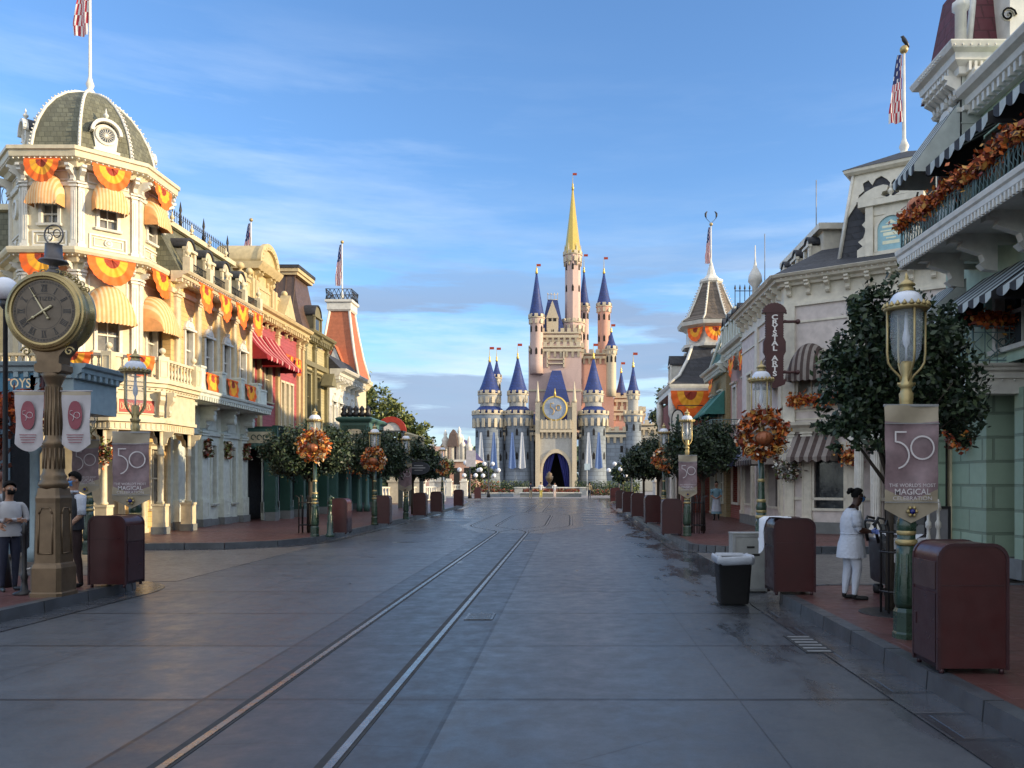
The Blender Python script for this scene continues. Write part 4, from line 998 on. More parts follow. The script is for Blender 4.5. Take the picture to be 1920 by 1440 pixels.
for k in (-1, 1, 3):        # round dormers on alternate dome faces
    an = -90+45*k; f_ = Fr(TCX+1.76*math.cos(RD(an)), TCY+1.76*math.sin(RD(an)), an); a = MB()
    a.out(f_, [(.34*math.cos(PI*i/12), 12.45+.34*math.sin(PI*i/12)) for i in range(13)]+[(-.28,11.98), (.28,11.98)], -.9, .0, 0)
    a.prof(f_, [(-.2,11.9), (.12,11.9), (.12,11.98), (-.2,12.0)], -.36, .36)
    disc(a, f_, 12.45, [(.30,0), (.30,.05), (.24,.07), (.21,.02), (.20,.0)], 0, None, 24)
    for i in range(8): th = PI*i/8+.2; a.tube([f_.p(.2*math.cos(th), 12.45+.2*math.sin(th), .015), f_.p(-.2*math.cos(th), 12.45-.2*math.sin(th), .015)], .010, 4)
    P = [(.44*math.cos(PI*i/12), 12.50+.44*math.sin(PI*i/12)) for i in range(13)]; Q = [(.35*math.cos(PI*i/12), 12.50+.35*math.sin(PI*i/12)) for i in range(13)][::-1]
    a.out(f_, P+Q, -.12, .14, 0, True); urn(a, *f_.p(0, 0, 0)[:2], 12.92, .62); d = a.build('round_dormer', wht, B)
    a = MB(); disc(a, f_, 12.45, [(.2,.004), (.001,.006)], 0, None, 20); a.build('pane', glass, d)
    a = MB(); a.out(f_, [(x*1.04,z+.02) for x, z in P]+[(x*.98,z) for x, z in P][::-1], -1.0, .0, 0, True); a.build('dormer_roof', slateb, d)
for k in (0, 1, 2):
    f_ = ofr(k)
    window(B, f_, -.32, .32, 5.75, 6.75, wht, curt, hood=False); window(B, f_, -.26, .26, 9.5, 10.1, wht, curt, hood=False)
    bell_awning(B, f_, 0, 6.62, 1.22, 1.15, .78); bell_awning(B, f_, 0, 10.06, .92, .92, .5)
    bunting(f_, 0, 11.28, 1.05, .68, .34, ['bunting fan under the dome eave on the left tower, leftmost of three', 'middle bunting fan under the dome eave of the corner tower', 'right bunting fan under the dome eave of the corner tower, half turned away'][k])
    bunting(ofr(k, 2.5), 0, 8.50, 1.32, .78, .0, ['bunting fan behind the street clock canister, on the tower middle cornice', 'largest bunting fan on the tower middle cornice between the two peach awning rows', 'narrow bunting fan on the tower middle cornice above the right peach awning'][k])
a = MB(); a.text(ofr(1), 'PETERSON', 0, 6.25, .12, -.115); a.build('window_lettering', brass, B)

# porch with balcony round the foot of the tower
PX = [(-20.5,23.1), (-13.35,23.1), (-12.25,24.2), (-12.25,26.3)]
pf = [Fr(-20.5,23.1,-90), Fr(-13.35,23.1,-45), Fr(-12.25,24.2,0)]; PL = [7.15, 1.5556, 2.1]
deck = [(-20.5,23.1), (-13.35,23.1), (-12.25,24.2), (-12.25,33.4), (-13.6,33.4), (-20.5,33.4)]
a = MB(); ins = lambda d: [(-20.5,23.1+d), (-13.35-d*.41,23.1+d), (-12.25-d,24.2+d*.41), (-12.25-d,26.3), (-20.5,26.3)]
for d, z0, z1 in ((-.14,4.70,4.80), (-.06,4.58,4.70), (.02,4.45,4.58), (.10,3.62,4.45), (.04,3.52,3.62), (.14,3.28,3.52)): a.poly(ins(d), z0, z1)
for f_, L in zip(pf, PL):
    nb = max(2, int(L/.5))
    for i in range(nb*3): a.ball(*f_.p(L*(i+.5)/(nb*3), 4.52, .02), .024, 0, 6, 4)
    for i in range(int(L/.14)): a.fb(f_, .07+.14*i, .13+.14*i, 3.32, 3.48, -.14, -.12)
for f_, u in ((pf[0],6.0), (pf[0],7.0), (pf[1],.12), (pf[1],1.42), (pf[2],.15)): bracket(a, f_, u, 4.45, .75, .22, .14, 0)
a.build('porch', cream, B)
# porch columns: shaft, pedestal, fretwork brackets
cols = [(-15.6,23.35), (-13.62,23.35), (-12.52,24.42), (-12.52,26.2)]
for x, y in cols:
    a = MB(); a.box(x-.17, x+.17, y-.17, y+.17, SW+.22, 1.0); a.box(x-.19, x+.19, y-.19, y+.19, 1.0, 1.07); a.lathe(x, y, [(.10,1.07), (.12,1.12), (.085,1.16), (.08,2.55), (.11,2.58), (.09,2.62), (.09,3.28)], 10)
    for an in (-90, 0, 180):
        f_ = Fr(x, y, an); P = [(.07,3.27), (.42,3.27), (.36,3.12), (.24,3.08), (.20,2.92), (.10,2.86), (.07,2.66)]
        a.out(f_, P, -.02, .02); a.out(f_, [(-u,z) for u, z in P][::-1], -.02, .02)
    c = a.build('column', cream, B); a = MB(); a.box(x-.2, x+.2, y-.2, y+.2, SW-.01, SW+.22); a.build('column_base', plinth, c)
a = MB()      # balustrade
for f_, L in zip(pf, PL):
    n0 = -.12; posts = [0, L] if L < 3 else [3.6, 5.3, L]
    for z0, z1, w in ((4.8,4.88,.05), (5.40,5.48,.07)): a.fb(f_, posts[0], L, z0, z1, n0-w, n0+w)
    u = posts[0]
    while u < L:
        u += .2
        if u < L-.1: baluster(a, f_, u, 4.88, 5.40, n0)
for f_, L in zip(pf, PL):
    for u in ([5.3, L-.05] if L > 3 else [L-.05]):
        a.fb(f_, u-.15, u+.15, 4.8, 5.52, -.27, .03); panel(a, f_, u-.11, u+.11, 4.9, 5.4, .03, .015, .02); x, y, _ = f_.p(u, 0, -.12); ballf(a, x, y, 5.52, .8)
a.build('balustrade', cream, B)
bunting(pf[0], 6.15, 5.46, 1.15, .62, .02, 'bunting fan on the white corner balcony behind the lantern')
bunting(pf[1], .85, 5.46, .75, .60, .02, 'bunting fan on the angled bay of the corner balcony')
a = MB(); f_ = pf[0].sh(0, -.10); a.fb(f_, 4.75, 6.72, 3.78, 4.2, .0, .03, 0); a.text(f_, 'DISNEY CLOTHIERS', 5.72, 3.98, .245, .033, 1, .01, .98)
panel(a, f_, 4.68, 6.79, 3.72, 4.26, .0, .045, .05, 2); f2 = pf[1].sh(0, -.10)
a.fb(f2, .3, 1.25, 3.80, 4.16, 0, .03, 0); panel(a, f2, .25, 1.3, 3.75, 4.21, 0, .045, .04, 2)
for i in range(14): a.tube([f2.p(.36+.06*i+.03*math.cos(k*.9), 3.98+.11*math.sin(k*.9+i), .034) for k in range(7)], .009, 4, 1)
a.build('shop_sign', [signred, signtan, cream], B)
# ground floor walls behind the porch
a = MB(); f0 = Fr(-18.2, 24.8, -90); wall(a, f0, 0, 4.9, SW, 3.4, [(.4,1.9,.4,2.9), (2.4,4.2,.15,3.0)], 0, .3); f1 = Fr(-13.3, 24.8, 0); wall(a, f1, 0, 1.7, SW, 3.4, [(.5,1.2,.9,2.8)], 0, .2)
a.build('shopfront_wall', yclap, B)
a = MB(); a.fb(f0, .4, 1.9, .4, 2.9, -.32, -.28); a.fb(f0, 2.4, 4.2, .15, 3.0, -.32, -.28); a.build('shop_glass', dark, B)
window(B, f1, .5, 1.2, .9, 2.8, cream, curt)
a = MB(); 
for u in (2.3, 4.3, .3): pilaster(a, f0, u, SW, 3.4, .2, .06)
for u in (.12, 1.58): pilaster(a, f1, u, SW, 3.4, .22, .06)
a.build('shopfront_trim', cream, B)

# yellow wing along the street
WX = -13.15; WE = 32.6; f_ = Fr(WX, 26.3, 0); WLn = WE-26.3
body(B, 'wing_core', [(-20.5,24.8), (-20.5,WE), (WX-.26,WE), (WX-.26,27.2), (-14.5,26.2)], SW, 8.7, creamd)
a = MB(); wins = [(.95+1.5*i, 1.5+1.5*i, 5.55, 7.0) for i in range(4)]
wall(a, f_, 0, WLn, 4.7, 8.4, wins, 0, .24); a.build('wing_wall', yclap, B)
for w_ in wins: window(B, f_, *w_, wht, curt, arch=True)
a = MB()
for i in range(5):
    u = .35+1.5*i; pilaster(a, f_, u, 4.75, 8.05, .3, .1); bracket(a, f_, u, 8.42, .45, .42, .14)
a.fb(f_, 0, WLn, 8.0, 8.15, 0, .06); cornice(f_, 0, WLn, 8.70, .36, .62, a, 0, .22); a.build('wing_trim', cream, B)
a = MB()
for i in range(40): a.ball(*f_.p(.1+i*.155, 8.52, .62), .024, 0, 5, 4)
a.build('bulb_string', wht, B)
for i, lb in enumerate(('bunting under the yellow wing gutter, nearest the tower', 'second bunting from the tower under the yellow wing gutter', 'third bunting from the tower under the yellow wing gutter', 'fourth bunting under the yellow wing gutter, next to the red awnings')):
    bunting(f_, 1.22+1.5*i, 8.46, 1.0, .9, .58, lb)
# roof of the wing with arched dormers, cresting, urns and little balustrades
mansard(B, f_.sh(0,.3), 0, WLn, 8.7, 10.55, 1.0, 6, slateg)
a = MB(); a.prof(f_.sh(0,.3), [(-.93,10.5), (-.80,10.52), (-.78,10.68), (-1.2,10.7)], .2, WLn); a.build('ridge_trim', cream, B)
for i in range(4): dormer(B, f_, .95+1.42*i, 8.8, .62, .82, 1.0, cream, slateb, True, .12)
a = MB()
for i in range(5): u = .25+1.5*i; x, y, _ = f_.p(u, 0, .45); a.fb(f_, u-.12, u+.12, 8.7, 9.18, .33, .57); urn(a, x, y, 9.18, .8)
for i in range(4): x, y, _ = f_.p(1.0+1.42*i, 0, -.45); urn(a, x, y, 10.62, .6)
a.build('urn', cream, B)
a = MB()
for i in range(4):
    u0, u1 = .42+1.5*i, 1.58+1.5*i; a.tube([f_.p(u0,9.05,.45), f_.p(u1,9.05,.45)], .02); a.tube([f_.p(u0,8.76,.45), f_.p(u1,8.76,.45)], .014)
    for k in range(12): u = u0+(u1-u0)*(k+.5)/12; a.tube([f_.p(u,8.74,.45), f_.p(u,9.05,.45)], .014, 4)
a.build('roof_railing', iron, B)
a = MB(); cresting(a, f_, .5, 6.1, 10.68, .62, -.75)
for u in (.5, 2.2, 4.0, 6.1): spike(a, f_, u, 10.68, 1.05, -.75)
a.build('iron_cresting', iron, B)
# lower balcony of the wing: solid stepped parapet pieces over a heavy cornice, scroll brackets
a = MB(); g = Fr(-12.3, 26.3, 0); body(B, 'balcony_deck', [(-13.2,26.3), (-12.35,26.3), (-12.35,WE), (-13.2,WE)], 4.45, 4.78, mint)
cornice(g, 0, WLn, 4.80, .34, .2, a, 0, .18)
for i in range(4):
    u = .25+1.62*i; a.fb(g, u, u+.34, 4.8, 5.55, -.3, .02); a.fb(g, u-.03, u+.37, 5.55, 5.62, -.33, .05); panel(a, g, u+.05, u+.29, 4.9, 5.48, .02, .015, .025)
    a.fb(g, u+.34, u+1.62 if i < 3 else WLn-.02, 4.8, 5.38, -.2, -.08); a.fb(g, u+.34, u+1.62 if i < 3 else WLn-.02, 5.38, 5.44, -.22, -.05)
a.build('balcony_parapet', mint, B)
for i, lb in enumerate(('small bunting on the pale balcony parapet, nearest of three', 'small bunting on the pale balcony parapet, middle of three', 'small bunting on the pale balcony parapet, farthest of three')):
    bunting(g, 1.25+1.62*i, 5.42, .95, .78, -.06, lb)
gf = Fr(-13.15, 26.3, 0); a = MB(); wall(a, gf, 0, WLn, SW, 4.45, [(1.25,1.65,.95,3.1), (2.95,3.35,.95,3.1), (4.65,5.0,.95,3.1)], 0, .22)
for i in range(4):
    u = .45+1.72*i; pilaster(a, gf, u, .55, 3.55, .5, .14); a.fb(gf, u-.30, u+.30, .4, 1.12, 0, .2); panel(a, gf, u-.16, u+.16, .5, 1.02, .2, .015, .03)
    bracket(a, gf, u, 4.42, .8, .62, .2); disc(a, gf.sh(u+.0, 0), 4.02, [(.13,.14), (.13,.50), (.05,.52)], 0, None, 14)
    panel(a, gf, u+.42, u+1.3, 3.62, 4.2, 0, .03, .05)
a.fb(gf, 0, WLn, 3.42, 3.52, 0, .08); a.build('ground_floor_wall', mint, B)
for u0 in (1.25, 2.95, 4.65): window(B, gf, u0, u0+.38, .95, 3.1, mint, glass, hood=False)
a = MB(); 
for i in range(4): u = .45+1.72*i; a.fb(gf, u-.34, u+.34, SW-.01, .42, 0, .24)
a.fb(gf, 0, WLn, SW-.01, .38, 0, .06); a.build('plinth', plinth, B)
flagpole(TCX, TCY, 14.3, 18.7, 'tall white flagpole with a limp flag on top of the shingled dome', 2.3, 1.3, .05, group='flagpoles with limp flags')
# garlands hanging on the wing pilasters
def drop(x, y, z, h, label, mats=AUTD, n=350, group='hanging autumn foliage drops'):
    a = MB(); C = np.stack([x+rng.normal(size=n)*.07, y+rng.normal(size=n)*.09, z-rng.random(n)*h], 1); a.leaves(C, .085, len(mats)); return tag(a.build('foliage_drop', mats), label, 'garland', group)
wm = [A5, G5, A2, A4, G4]
for i, lb in enumerate(('dried foliage drop on the nearest pale pilaster', 'dried foliage drop on the second pale pilaster', 'dried foliage drop on the third pale pilaster beside the dark shopfront')):
    x, y, z = gf.p(2.17+1.72*i, 3.3, .22); drop(x, y, 3.25, .62, lb, wm)
wreath(-13.35, 22.95, 2.55, .18, 'mixed autumn swag on the corner porch column', 420, wm+[A1], 'swag', False, th=.2)

# ---------------- pink clapboard building with ochre parapet and red awnings
B = thing('pink_building', 'pink clapboard building with an ornate ochre parapet and red striped awnings', 'building', (-16, 36, SW))
BX = -13.5; f_ = Fr(BX, 32.62, 0); L = 7.6
body(B, 'core', [(-21,32.62), (BX-.26,32.62), (BX-.26,40.2), (-21,40.2)], SW, 9.4, pinkclap)
a = MB(); wins = [(.5,1.35,5.3,7.3), (2.6,3.4,5.3,7.3), (4.6,5.0,4.2,6.4), (5.2,5.6,4.2,6.4), (5.8,6.2,4.2,6.4)]
wall(a, f_, 0, L, 3.6, 8.6, wins, 0, .24); a.build('upper_wall', pinkclap, B)
for w_ in wins: window(B, f_, *w_, cream, curt, hood=False, vb=0 if w_[1]-w_[0] < .5 else 1)
a = MB()
for u in (.12, 1.95, 4.1, 6.9, L-.1): pilaster(a, f_, u, 3.7, 8.5, .3, .12); bracket(a, f_, u, 8.95, .6, .42, .2)
for u in (.9, 2.8, 3.4, 5.2, 5.9): bracket(a, f_, u, 8.9, .4, .3, .12)
cornice(f_, 0, L, 9.25, .5, .6, a, 0, .26); a.build('cornice', gold_b, B)
a = MB(); a.fb(f_, .0, 5.2, 9.25, 10.2, -.5, .1); 
for u in (.1, 1.0, 1.35, 3.2, 3.55, 5.1): a.fb(f_, u-.13, u+.13, 9.25, 10.3, -.55, .2); 
for u in (.1, 1.0, 3.55, 5.1): x, y, _ = f_.p(u, 0, .0); ballf(a, x, y, 10.3, 1.25)
for u0, u1 in ((.25,.85), (1.5,3.05), (3.7,4.95)): panel(a, f_, u0, u1, 9.38, 10.1, .1, .04, .06)
a.fb(f_, 1.25, 3.3, 10.2, 10.75, -1.4, .05)
for u in (1.4, 1.75, 2.75, 3.15): bracket(a, f_, u, 10.8, .5, .35, .14)
a.prof(f_, [(-1.7,10.75), (.35,10.75), (.5,10.95), (.55,11.05), (-1.7,11.05)], 1.05, 3.5)
a.build('parapet', gold_b, B)
a = MB(); P = [(2.27+1.05*math.cos(PI*i/16), 11.05+.95*math.sin(PI*i/16)) for i in range(17)]
a.out(f_, P, -1.6, .30, 0, True); Q = [(2.27+(1.05-.2)*math.cos(PI*i/16), 11.05+(.95-.2)*math.sin(PI*i/16)) for i in range(17)]
a.out(f_, [(2.27+1.12*math.cos(PI*i/16), 11.05+1.02*math.sin(PI*i/16)) for i in range(17)]+Q[::-1], .26, .42, 0, True)
for i in range(1, 12): th = PI*i/12; a.ball(*f_.p(2.27+.93*math.cos(th), 11.05+.83*math.sin(th), .43), .04, 0, 6, 4)
x, y, _ = f_.p(3.2, 0, .2); 
a.build('arched_pediment', gold_b, B)
a = MB(); a.out(f_, [(3.6,9.3), (5.1,9.3), (4.35,10.35)], .1, .55, 0); a.build('gable', gold_b, B)
slant_awning(B, f_, .15, 2.0, 8.15, 6.95, 1.05, red, redl, 6, .2, 4, sag=.12); slant_awning(B, f_, 2.25, 4.3, 8.15, 6.9, 1.05, red, redl, 7, .2, 4, sag=.12)
bunting(f_, 5.2, 7.7, .9, .8, .16, 'first orange cloth drape past the red awnings on the pink building'); bunting(f_, 6.4, 7.7, .9, .8, .16, 'second orange cloth drape past the red awnings on the pink building')
a = MB(); a.prof(f_, [(0,4.0), (.25,4.05), (.3,4.15), (0,4.15)], 4.4, 6.4)
for i in range(4): bracket(a, f_, 4.5+.6*i, 4.05, .25, .2, .1)
a.build('window_ledge', cream, B)
# green shopfronts
def shopfront(root, fr, L, zt, m, sign=None, bays=3, mtrim=None):
    a = MB(); a.fb(fr, 0, L, zt-.75, zt, -1.6, 0); cornice(fr, 0, L, zt+.1, .22, .25, a); a.fb(fr, 0, L, zt-.95, zt-.75, -.3, .06)
    for i in range(bays+1):
        u = .2+(L-.4)*i/bays; pilaster(a, fr, u, SW+.35, zt-.8, .34, .10); a.fb(fr, u-.24, u+.24, SW-.01, SW+.35, -.3, .14, 1)
        a.fb(fr, u-.17, u+.17, SW+.3, zt-.8, -.34, 0)
    a.build('shopfront', [m, plinth], root)
    a = MB(); a.fb(fr, .1, L-.1, SW, zt-.9, -1.55, -1.3); a.build('shop_glass', dark, root)
    a = MB()
    for i in range(bays):
        u0 = .4+(L-.4)*i/bays; u1 = (L-.4)*(i+1)/bays; panel(a, fr, u0, u1, SW+.3, zt-1.0, -.6, .06, .06); a.fb(fr, u0, u1, SW, SW+.75, -.62, -.5); panel(a, fr, u0+.1, u1-.1, SW+.15, SW+.65, -.5, .02, .05)
    a.build('shop_frame', mtrim or bluegrey, root)
gs = Fr(-12.2, 32.7, 0); shopfront(B, gs, 7.4, 3.95, dgreen, bays=4, mtrim=mint)
a = MB(); f5 = gs.sh(0,.06); P = [(1.0,3.55), (3.7,3.55), (3.7,4.05), (3.2,4.1), (2.8,4.3), (1.9,4.3), (1.5,4.1), (1.0,4.05)]
P = [(u,z-.25) for u, z in P]; a.out(f5, P, 0, .08, 0); a.out(f5, [(2.35+(u-2.35)*.86, 3.62+(z-3.62)*.72) for u, z in P], .08, .1, 1)
for k in range(3): a.tube([f5.p(1.7+.6*k+.14*math.cos(i*.7), 3.6+.1*math.sin(i*.7), .11) for i in range(8)], .022, 5, 0)
a.build('shop_sign', [dgreen, cream], B)
# near-side end sign facing the camera
a = MB(); f6 = Fr(-12.9, 32.68, -90); a.fb(f6, -.5, .95, 3.1, 4.0, 0, .1, 0); a.fb(f6, -.4, .85, 3.2, 3.9, .1, .12, 2); a.fb(f6, -.25, .72, 3.32, 3.78, .12, .14, 1)
for k in range(3): a.tube([f6.p(.0+.24*k+.09*math.cos(i*.7), 3.55+.1*math.sin(i*.7), .15) for i in range(8)], .02, 5, 0)
a.build('end_sign', [dgreen, cream, mgreen], B)
def garland(pts, label, r=.14, n=600, mats=AUTR, ls=.09, group='autumn leaf garlands'):
    P = [Vector(p) for p in pts]; a = MB(); L = [(P[i+1]-P[i]).length for i in range(len(P)-1)]; tot = sum(L); C = []
    for i in range(len(P)-1):
        k = int(n*L[i]/tot); s_ = rng.random(k); C.append(np.array(P[i])+s_[:,None]*np.array(P[i+1]-P[i])+rng.normal(size=(k,3))*r*.5*(1+.35*np.sin(s_*tot*5))[:,None])
    a.leaves(np.concatenate(C), ls, len(mats)); return tag(a.build('garland', mats), label, 'garland', group)
sw_ = lambda fr, u0, u1, z, d, n=0, k=8: [fr.p(u0+(u1-u0)*i/k, z-d*math.sin(PI*i/k), n) for i in range(k+1)]
garland(sw_(gs, .4, 2.2, 3.0, .35, .1), 'rust leaf garland across the green shopfront')
garland(sw_(gs, 2.3, 4.4, 3.0, .35, .1), 'rust leaf garland further along the green shopfront, behind the clipped tree')
a = MB(); a.ball(-12.0, 34.2, 2.55, .12); tag(a.build('globe_lamp', glob), 'small white globe lamp under the dark green shopfront', 'lamp')
flagpole(-14.9, 37.3, 10.6, 13.95, 'flagpole behind the ochre arched pediment', 1.9, .9, .04, group='flagpoles with limp flags')

# ---------------- olive building with brown mansard
B = thing('olive_building', 'narrow khaki and olive building under a steep brown metal mansard', 'building', (-16, 42, SW))
f_ = Fr(-13.5, 40.25, 0); L = 3.9
body(B, 'core', [(-20,40.25), (-13.76,40.25), (-13.76,44.1), (-20,44.1)], SW, 9.1, oliveclap)
a = MB(); wins = [(.6,1.2,5.0,7.3), (2.2,2.8,5.0,7.3)]; wall(a, f_, 0, L, 3.6, 8.9, wins, 0, .24); a.build('upper_wall', oliveclap, B)
for w_ in wins: window(B, f_, *w_, olive, glass)
a = MB()
for u in (.15, 1.7, L-.15): pilaster(a, f_, u, 3.7, 8.8, .34, .14); bracket(a, f_, u, 9.3, .7, .5, .22)
cornice(f_, 0, L, 9.45, .5, .6, a, 0, .3); a.fb(f_, .0, L, 7.7, 7.95, 0, .16); a.build('trim', olive, B)
a = MB()
loft(a, [[(-19.5+d,40.3+d,z), (-13.45-d,40.3+d,z), (-13.45-d,44.0-d,z), (-19.5+d,44.0-d,z)] for d, z in ((0,9.45), (.35,10.4), (.6,11.3), (.78,12.35))], 0, False)
for i in range(12): x = -19.1+i*.45; a.tube([(x,40.33,9.5), (x,40.66,10.4), (x,40.9,11.3), (x,41.07,12.35)], .03, 4)
a.build('roof', brownroof, B)
a = MB(); a.box(-18.9, -14.0, 40.95, 43.4, 12.35, 12.5); a.box(-18.98, -13.92, 40.87, 43.48, 12.5, 12.68); a.build('roof_cap', gold_b, B); a = MB(); a.box(-19.02, -13.88, 40.83, 43.52, 12.68, 12.84); a.build('roof_cap', slateb, B)
dormer(B, f_.sh(0,-.2), 1.95, 9.5, 1.1, .9, 1.2, olive, slateb, True, .3)
shopfront(B, Fr(-12.4, 40.2, 0), 4.0, 3.7, mgreen, bays=2)
a = MB(); a.out(f_, [(2.6,6.9), (3.6,6.9), (3.1,7.6)], .1, .7); a.build('canopy', olive, B)
garland(sw_(Fr(-12.4,40.2,0), .3, 3.6, 3.0, .4, .15), 'rust leaf garland on the shopfront below the khaki clapboards', .16, 500)

# ---------------- white arcade building with orange roofed tower
B = thing('white_building', 'white building with arched windows and a terracotta pyramid tower ending the left row', 'building', (-16, 48, SW))
f_ = Fr(-13.3, 44.15, 0); L = 5.6
body(B, 'core', [(-20,44.15), (-13.56,44.15), (-13.56,52.5), (-20,52.5)], SW, 7.6, wht)
a = MB(); wins = [(.5+1.2*i, 1.15+1.2*i, 4.6, 6.3) for i in range(4)]; wall(a, f_, 0, L, 3.6, 7.4, wins, 0, .24); a.build('upper_wall', wht, B)
for w_ in wins: window(B, f_, *w_, wht, glass, arch=True)
a = MB(); cornice(f_, 0, L, 8.0, .6, .9, a, 0, .3)
for i in range(6): bracket(a, f_, .3+1.0*i, 7.5, .5, .6, .2)
for i in range(5): x, y, _ = f_.p(.2+1.2*i, 0, .2); a.lathe(x, y, [(.12,4.4), (.08,4.5), (.07,5.9), (.12,6.0)], 8)
a.build('trim', wht, B)
mansard(B, f_.sh(0,.6), 0, L, 8.0, 8.9, .9, 5, slateb)
T0, T1, TY0, TY1 = -15.65, -13.25, 49.4, 51.8
a = MB(); a.box(T0, T1, TY0, TY1, SW, 8.1); 
loft(a, [[(T0-d,TY0-d,z), (T1+d,TY0-d,z), (T1+d,TY1+d,z), (T0-d,TY1+d,z)] for d, z in ((.05,7.6), (.15,7.7), (.25,7.9), (.35,8.0), (.38,8.2))], 0, False)
fs = Fr(T0, TY0, -90); W_ = T1-T0
for u in (.15, W_-.15): pilaster(a, fs, u, 3.8, 7.6, .3, .1)
panel(a, fs, .5, W_-.5, 5.0, 7.2, 0, .05, .1)
loft(a, [[(T0-d,TY0-d,z), (T1+d,TY0-d,z), (T1+d,TY1+d,z), (T0-d,TY1+d,z)] for d, z in ((.1,4.0), (.2,4.2), (.6,4.45), (.65,4.7))], 0, False)
a.build('tower_wall', cream, B)
a = MB(); tx, ty = (T0+T1)/2, (TY0+TY1)/2
def sqr(w, z): return [(tx-w,ty-w,z), (tx+w,ty-w,z), (tx+w,ty+w,z), (tx-w,ty+w,z)]
loft(a, [sqr(w, z) for w, z in ((1.38,8.2), (1.04,9.6), (.80,11.0), (.58,12.5))], 0, False); a.build('tower_roof', orangeroof, B)
a = MB()
for sx, sy in ((-1,-1), (1,-1), (1,1), (-1,1)): a.tube([(tx+sx*w, ty+sy*w, z) for w, z in ((1.40,8.2), (1.06,9.6), (.82,11.0), (.6,12.5))], .09, 5)
loft(a, [sqr(w, z) for w, z in ((.68,12.4), (.75,12.5), (.75,12.9), (.85,12.95), (.85,13.1))], 0, False)
a.out(Fr(tx, TY0-.35, -90), [(-.75,8.15), (.75,8.15), (0,10.0)], -.6, .1); a.build('tower_trim', wht, B)
a = MB(); fg = Fr(tx, TY0-.35, -90); 
for sx in (-1, 1): a.add([fg.p(0,10.12,.15), fg.p(sx*.88,8.15,.15), fg.p(sx*.88,8.15,-.9), fg.p(0,10.12,-1.3)], [(0,1,2,3)])
a.build('gable_roof', orangeroof, B)
a = MB()
for z in (13.1, 13.75): a.tube([(tx+sx*.8,ty+sy*.8,z) for sx, sy in ((-1,-1), (1,-1), (1,1), (-1,1))], .03, 5, closed=True)
for k in range(24):
    u = -.8+1.6*(k % 6)/6; s_ = k//6; p = ((u,-.8), (.8,u), (-u,.8), (-.8,-u))[s_]; q = ((u+.27,-.8), (.8,u+.27), (-u-.27,.8), (-.8,-u-.27))[s_]
    a.tube([(tx+p[0],ty+p[1],13.1), (tx+q[0],ty+q[1],13.75)], .02, 4); a.tube([(tx+q[0],ty+q[1],13.1), (tx+p[0],ty+p[1],13.75)], .02, 4)
a.build('iron_crown', iron, B)
shopfront(B, Fr(-12.3, 44.2, 0), 7.6, 3.6, mgreen, bays=4)
flagpole(tx, ty, 13.1, 16.9, 'flagpole on the terracotta pyramid tower with a bird at its tip', 2.6, 1.0, .05, group='flagpoles with limp flags')
# projecting green sign pavilion
B = thing('green_kiosk', 'dark green shop pavilion with a white oval sign and a black carved crest', 'kiosk', (-11.4, 43.5, SW))
a = MB(); a.box(-12.3, -10.75, 42.6, 46.0, 2.9, 4.9); loft(a, [[(-12.3-d,42.6-d,z), (-10.75+d,42.6-d,z), (-10.75+d,46+d,z), (-12.3-d,46+d,z)] for d, z in ((.02,4.9), (.15,5.0), (.2,5.1), (.05,5.2))], 0, False)
for x, y in ((-11.95,42.8), (-11.3,42.8), (-10.9,42.8), (-10.9,45.8)): a.lathe(x, y, [(.16,SW), (.16,.5), (.12,.55), (.1,2.8), (.15,2.9)], 10)
a.build('frame', mgreen, B)
a = MB(); fk = Fr(-12.3, 42.6, -90); a.fb(fk, .15, 1.4, 3.1, 4.75, 0, .06, 0); P = [(.78+.45*math.copysign(abs(math.cos(t_))**.5, math.cos(t_)), 3.95+.6*math.copysign(abs(math.sin(t_))**.5, math.sin(t_))) for t_ in [2*PI*k/28 for k in range(28)]]
a.out(fk, P, .06, .09, 1); a.text(fk, 'EXPRESS', .78, 3.95, .16, .095, 0) if False else None
for k in range(4): a.fb(fk, .5, 1.06, 3.7+.16*k, 3.76+.16*k, .09, .1, 2)
a.build('sign', [dgreen, cream, bluegrey], B)
a = MB()
for k in range(5): x = -12.1+.32*k; a.lathe(x, 42.7, [(.14,5.2), (.2,5.35), (.1,5.5), (.16,5.62), (.03,5.8)], 8)
a.build('crest', iron, B)
wreath(-11.2, 42.3, 2.75, .42, 'dense rust leaf cluster hanging under the green pavilion', 500, AUTR, 'leaf_cluster', False, th=.35, ls=.11)
# terrace railing and red arch beyond
B = thing('terrace', 'grey upper terrace railing with a red arched sign beyond the green pavilion', 'terrace', (-11.3, 52, SW))
a = MB(); a.box(-13, -10.2, 48.5, 56, 3.7, 3.95); ft = Fr(-10.2, 48.5, 0); fe = Fr(-13, 48.5, -90)
for f_, L in ((ft,7.5), (fe,2.8)):
    a.fb(f_, 0, L, 4.75, 4.85, -.08, 0)
    for k in range(int(L/.22)): a.fb(f_, .22*k, .22*k+.08, 3.95, 4.75, -.06, -.02)
for y in (48.8, 52, 55.6): a.box(-10.5, -10.25, y-.12, y+.12, SW, 3.7)
a.build('railing', M('terrace_wood', (.10,.11,.10), .7), B)
a = MB(); fa = Fr(-11.3, 50.5, -90); P = [(.95*math.cos(PI*i/14), 4.9+.95*math.sin(PI*i/14)) for i in range(15)]; Q = [(.6*math.cos(PI*i/14), 4.9+.6*math.sin(PI*i/14)) for i in range(15)]
a.out(fa, P+Q[::-1], 0, .2, 0, True); a.out(fa, Q, .02, .12, 1); a.build('arch_sign', [signred, flagw], B)

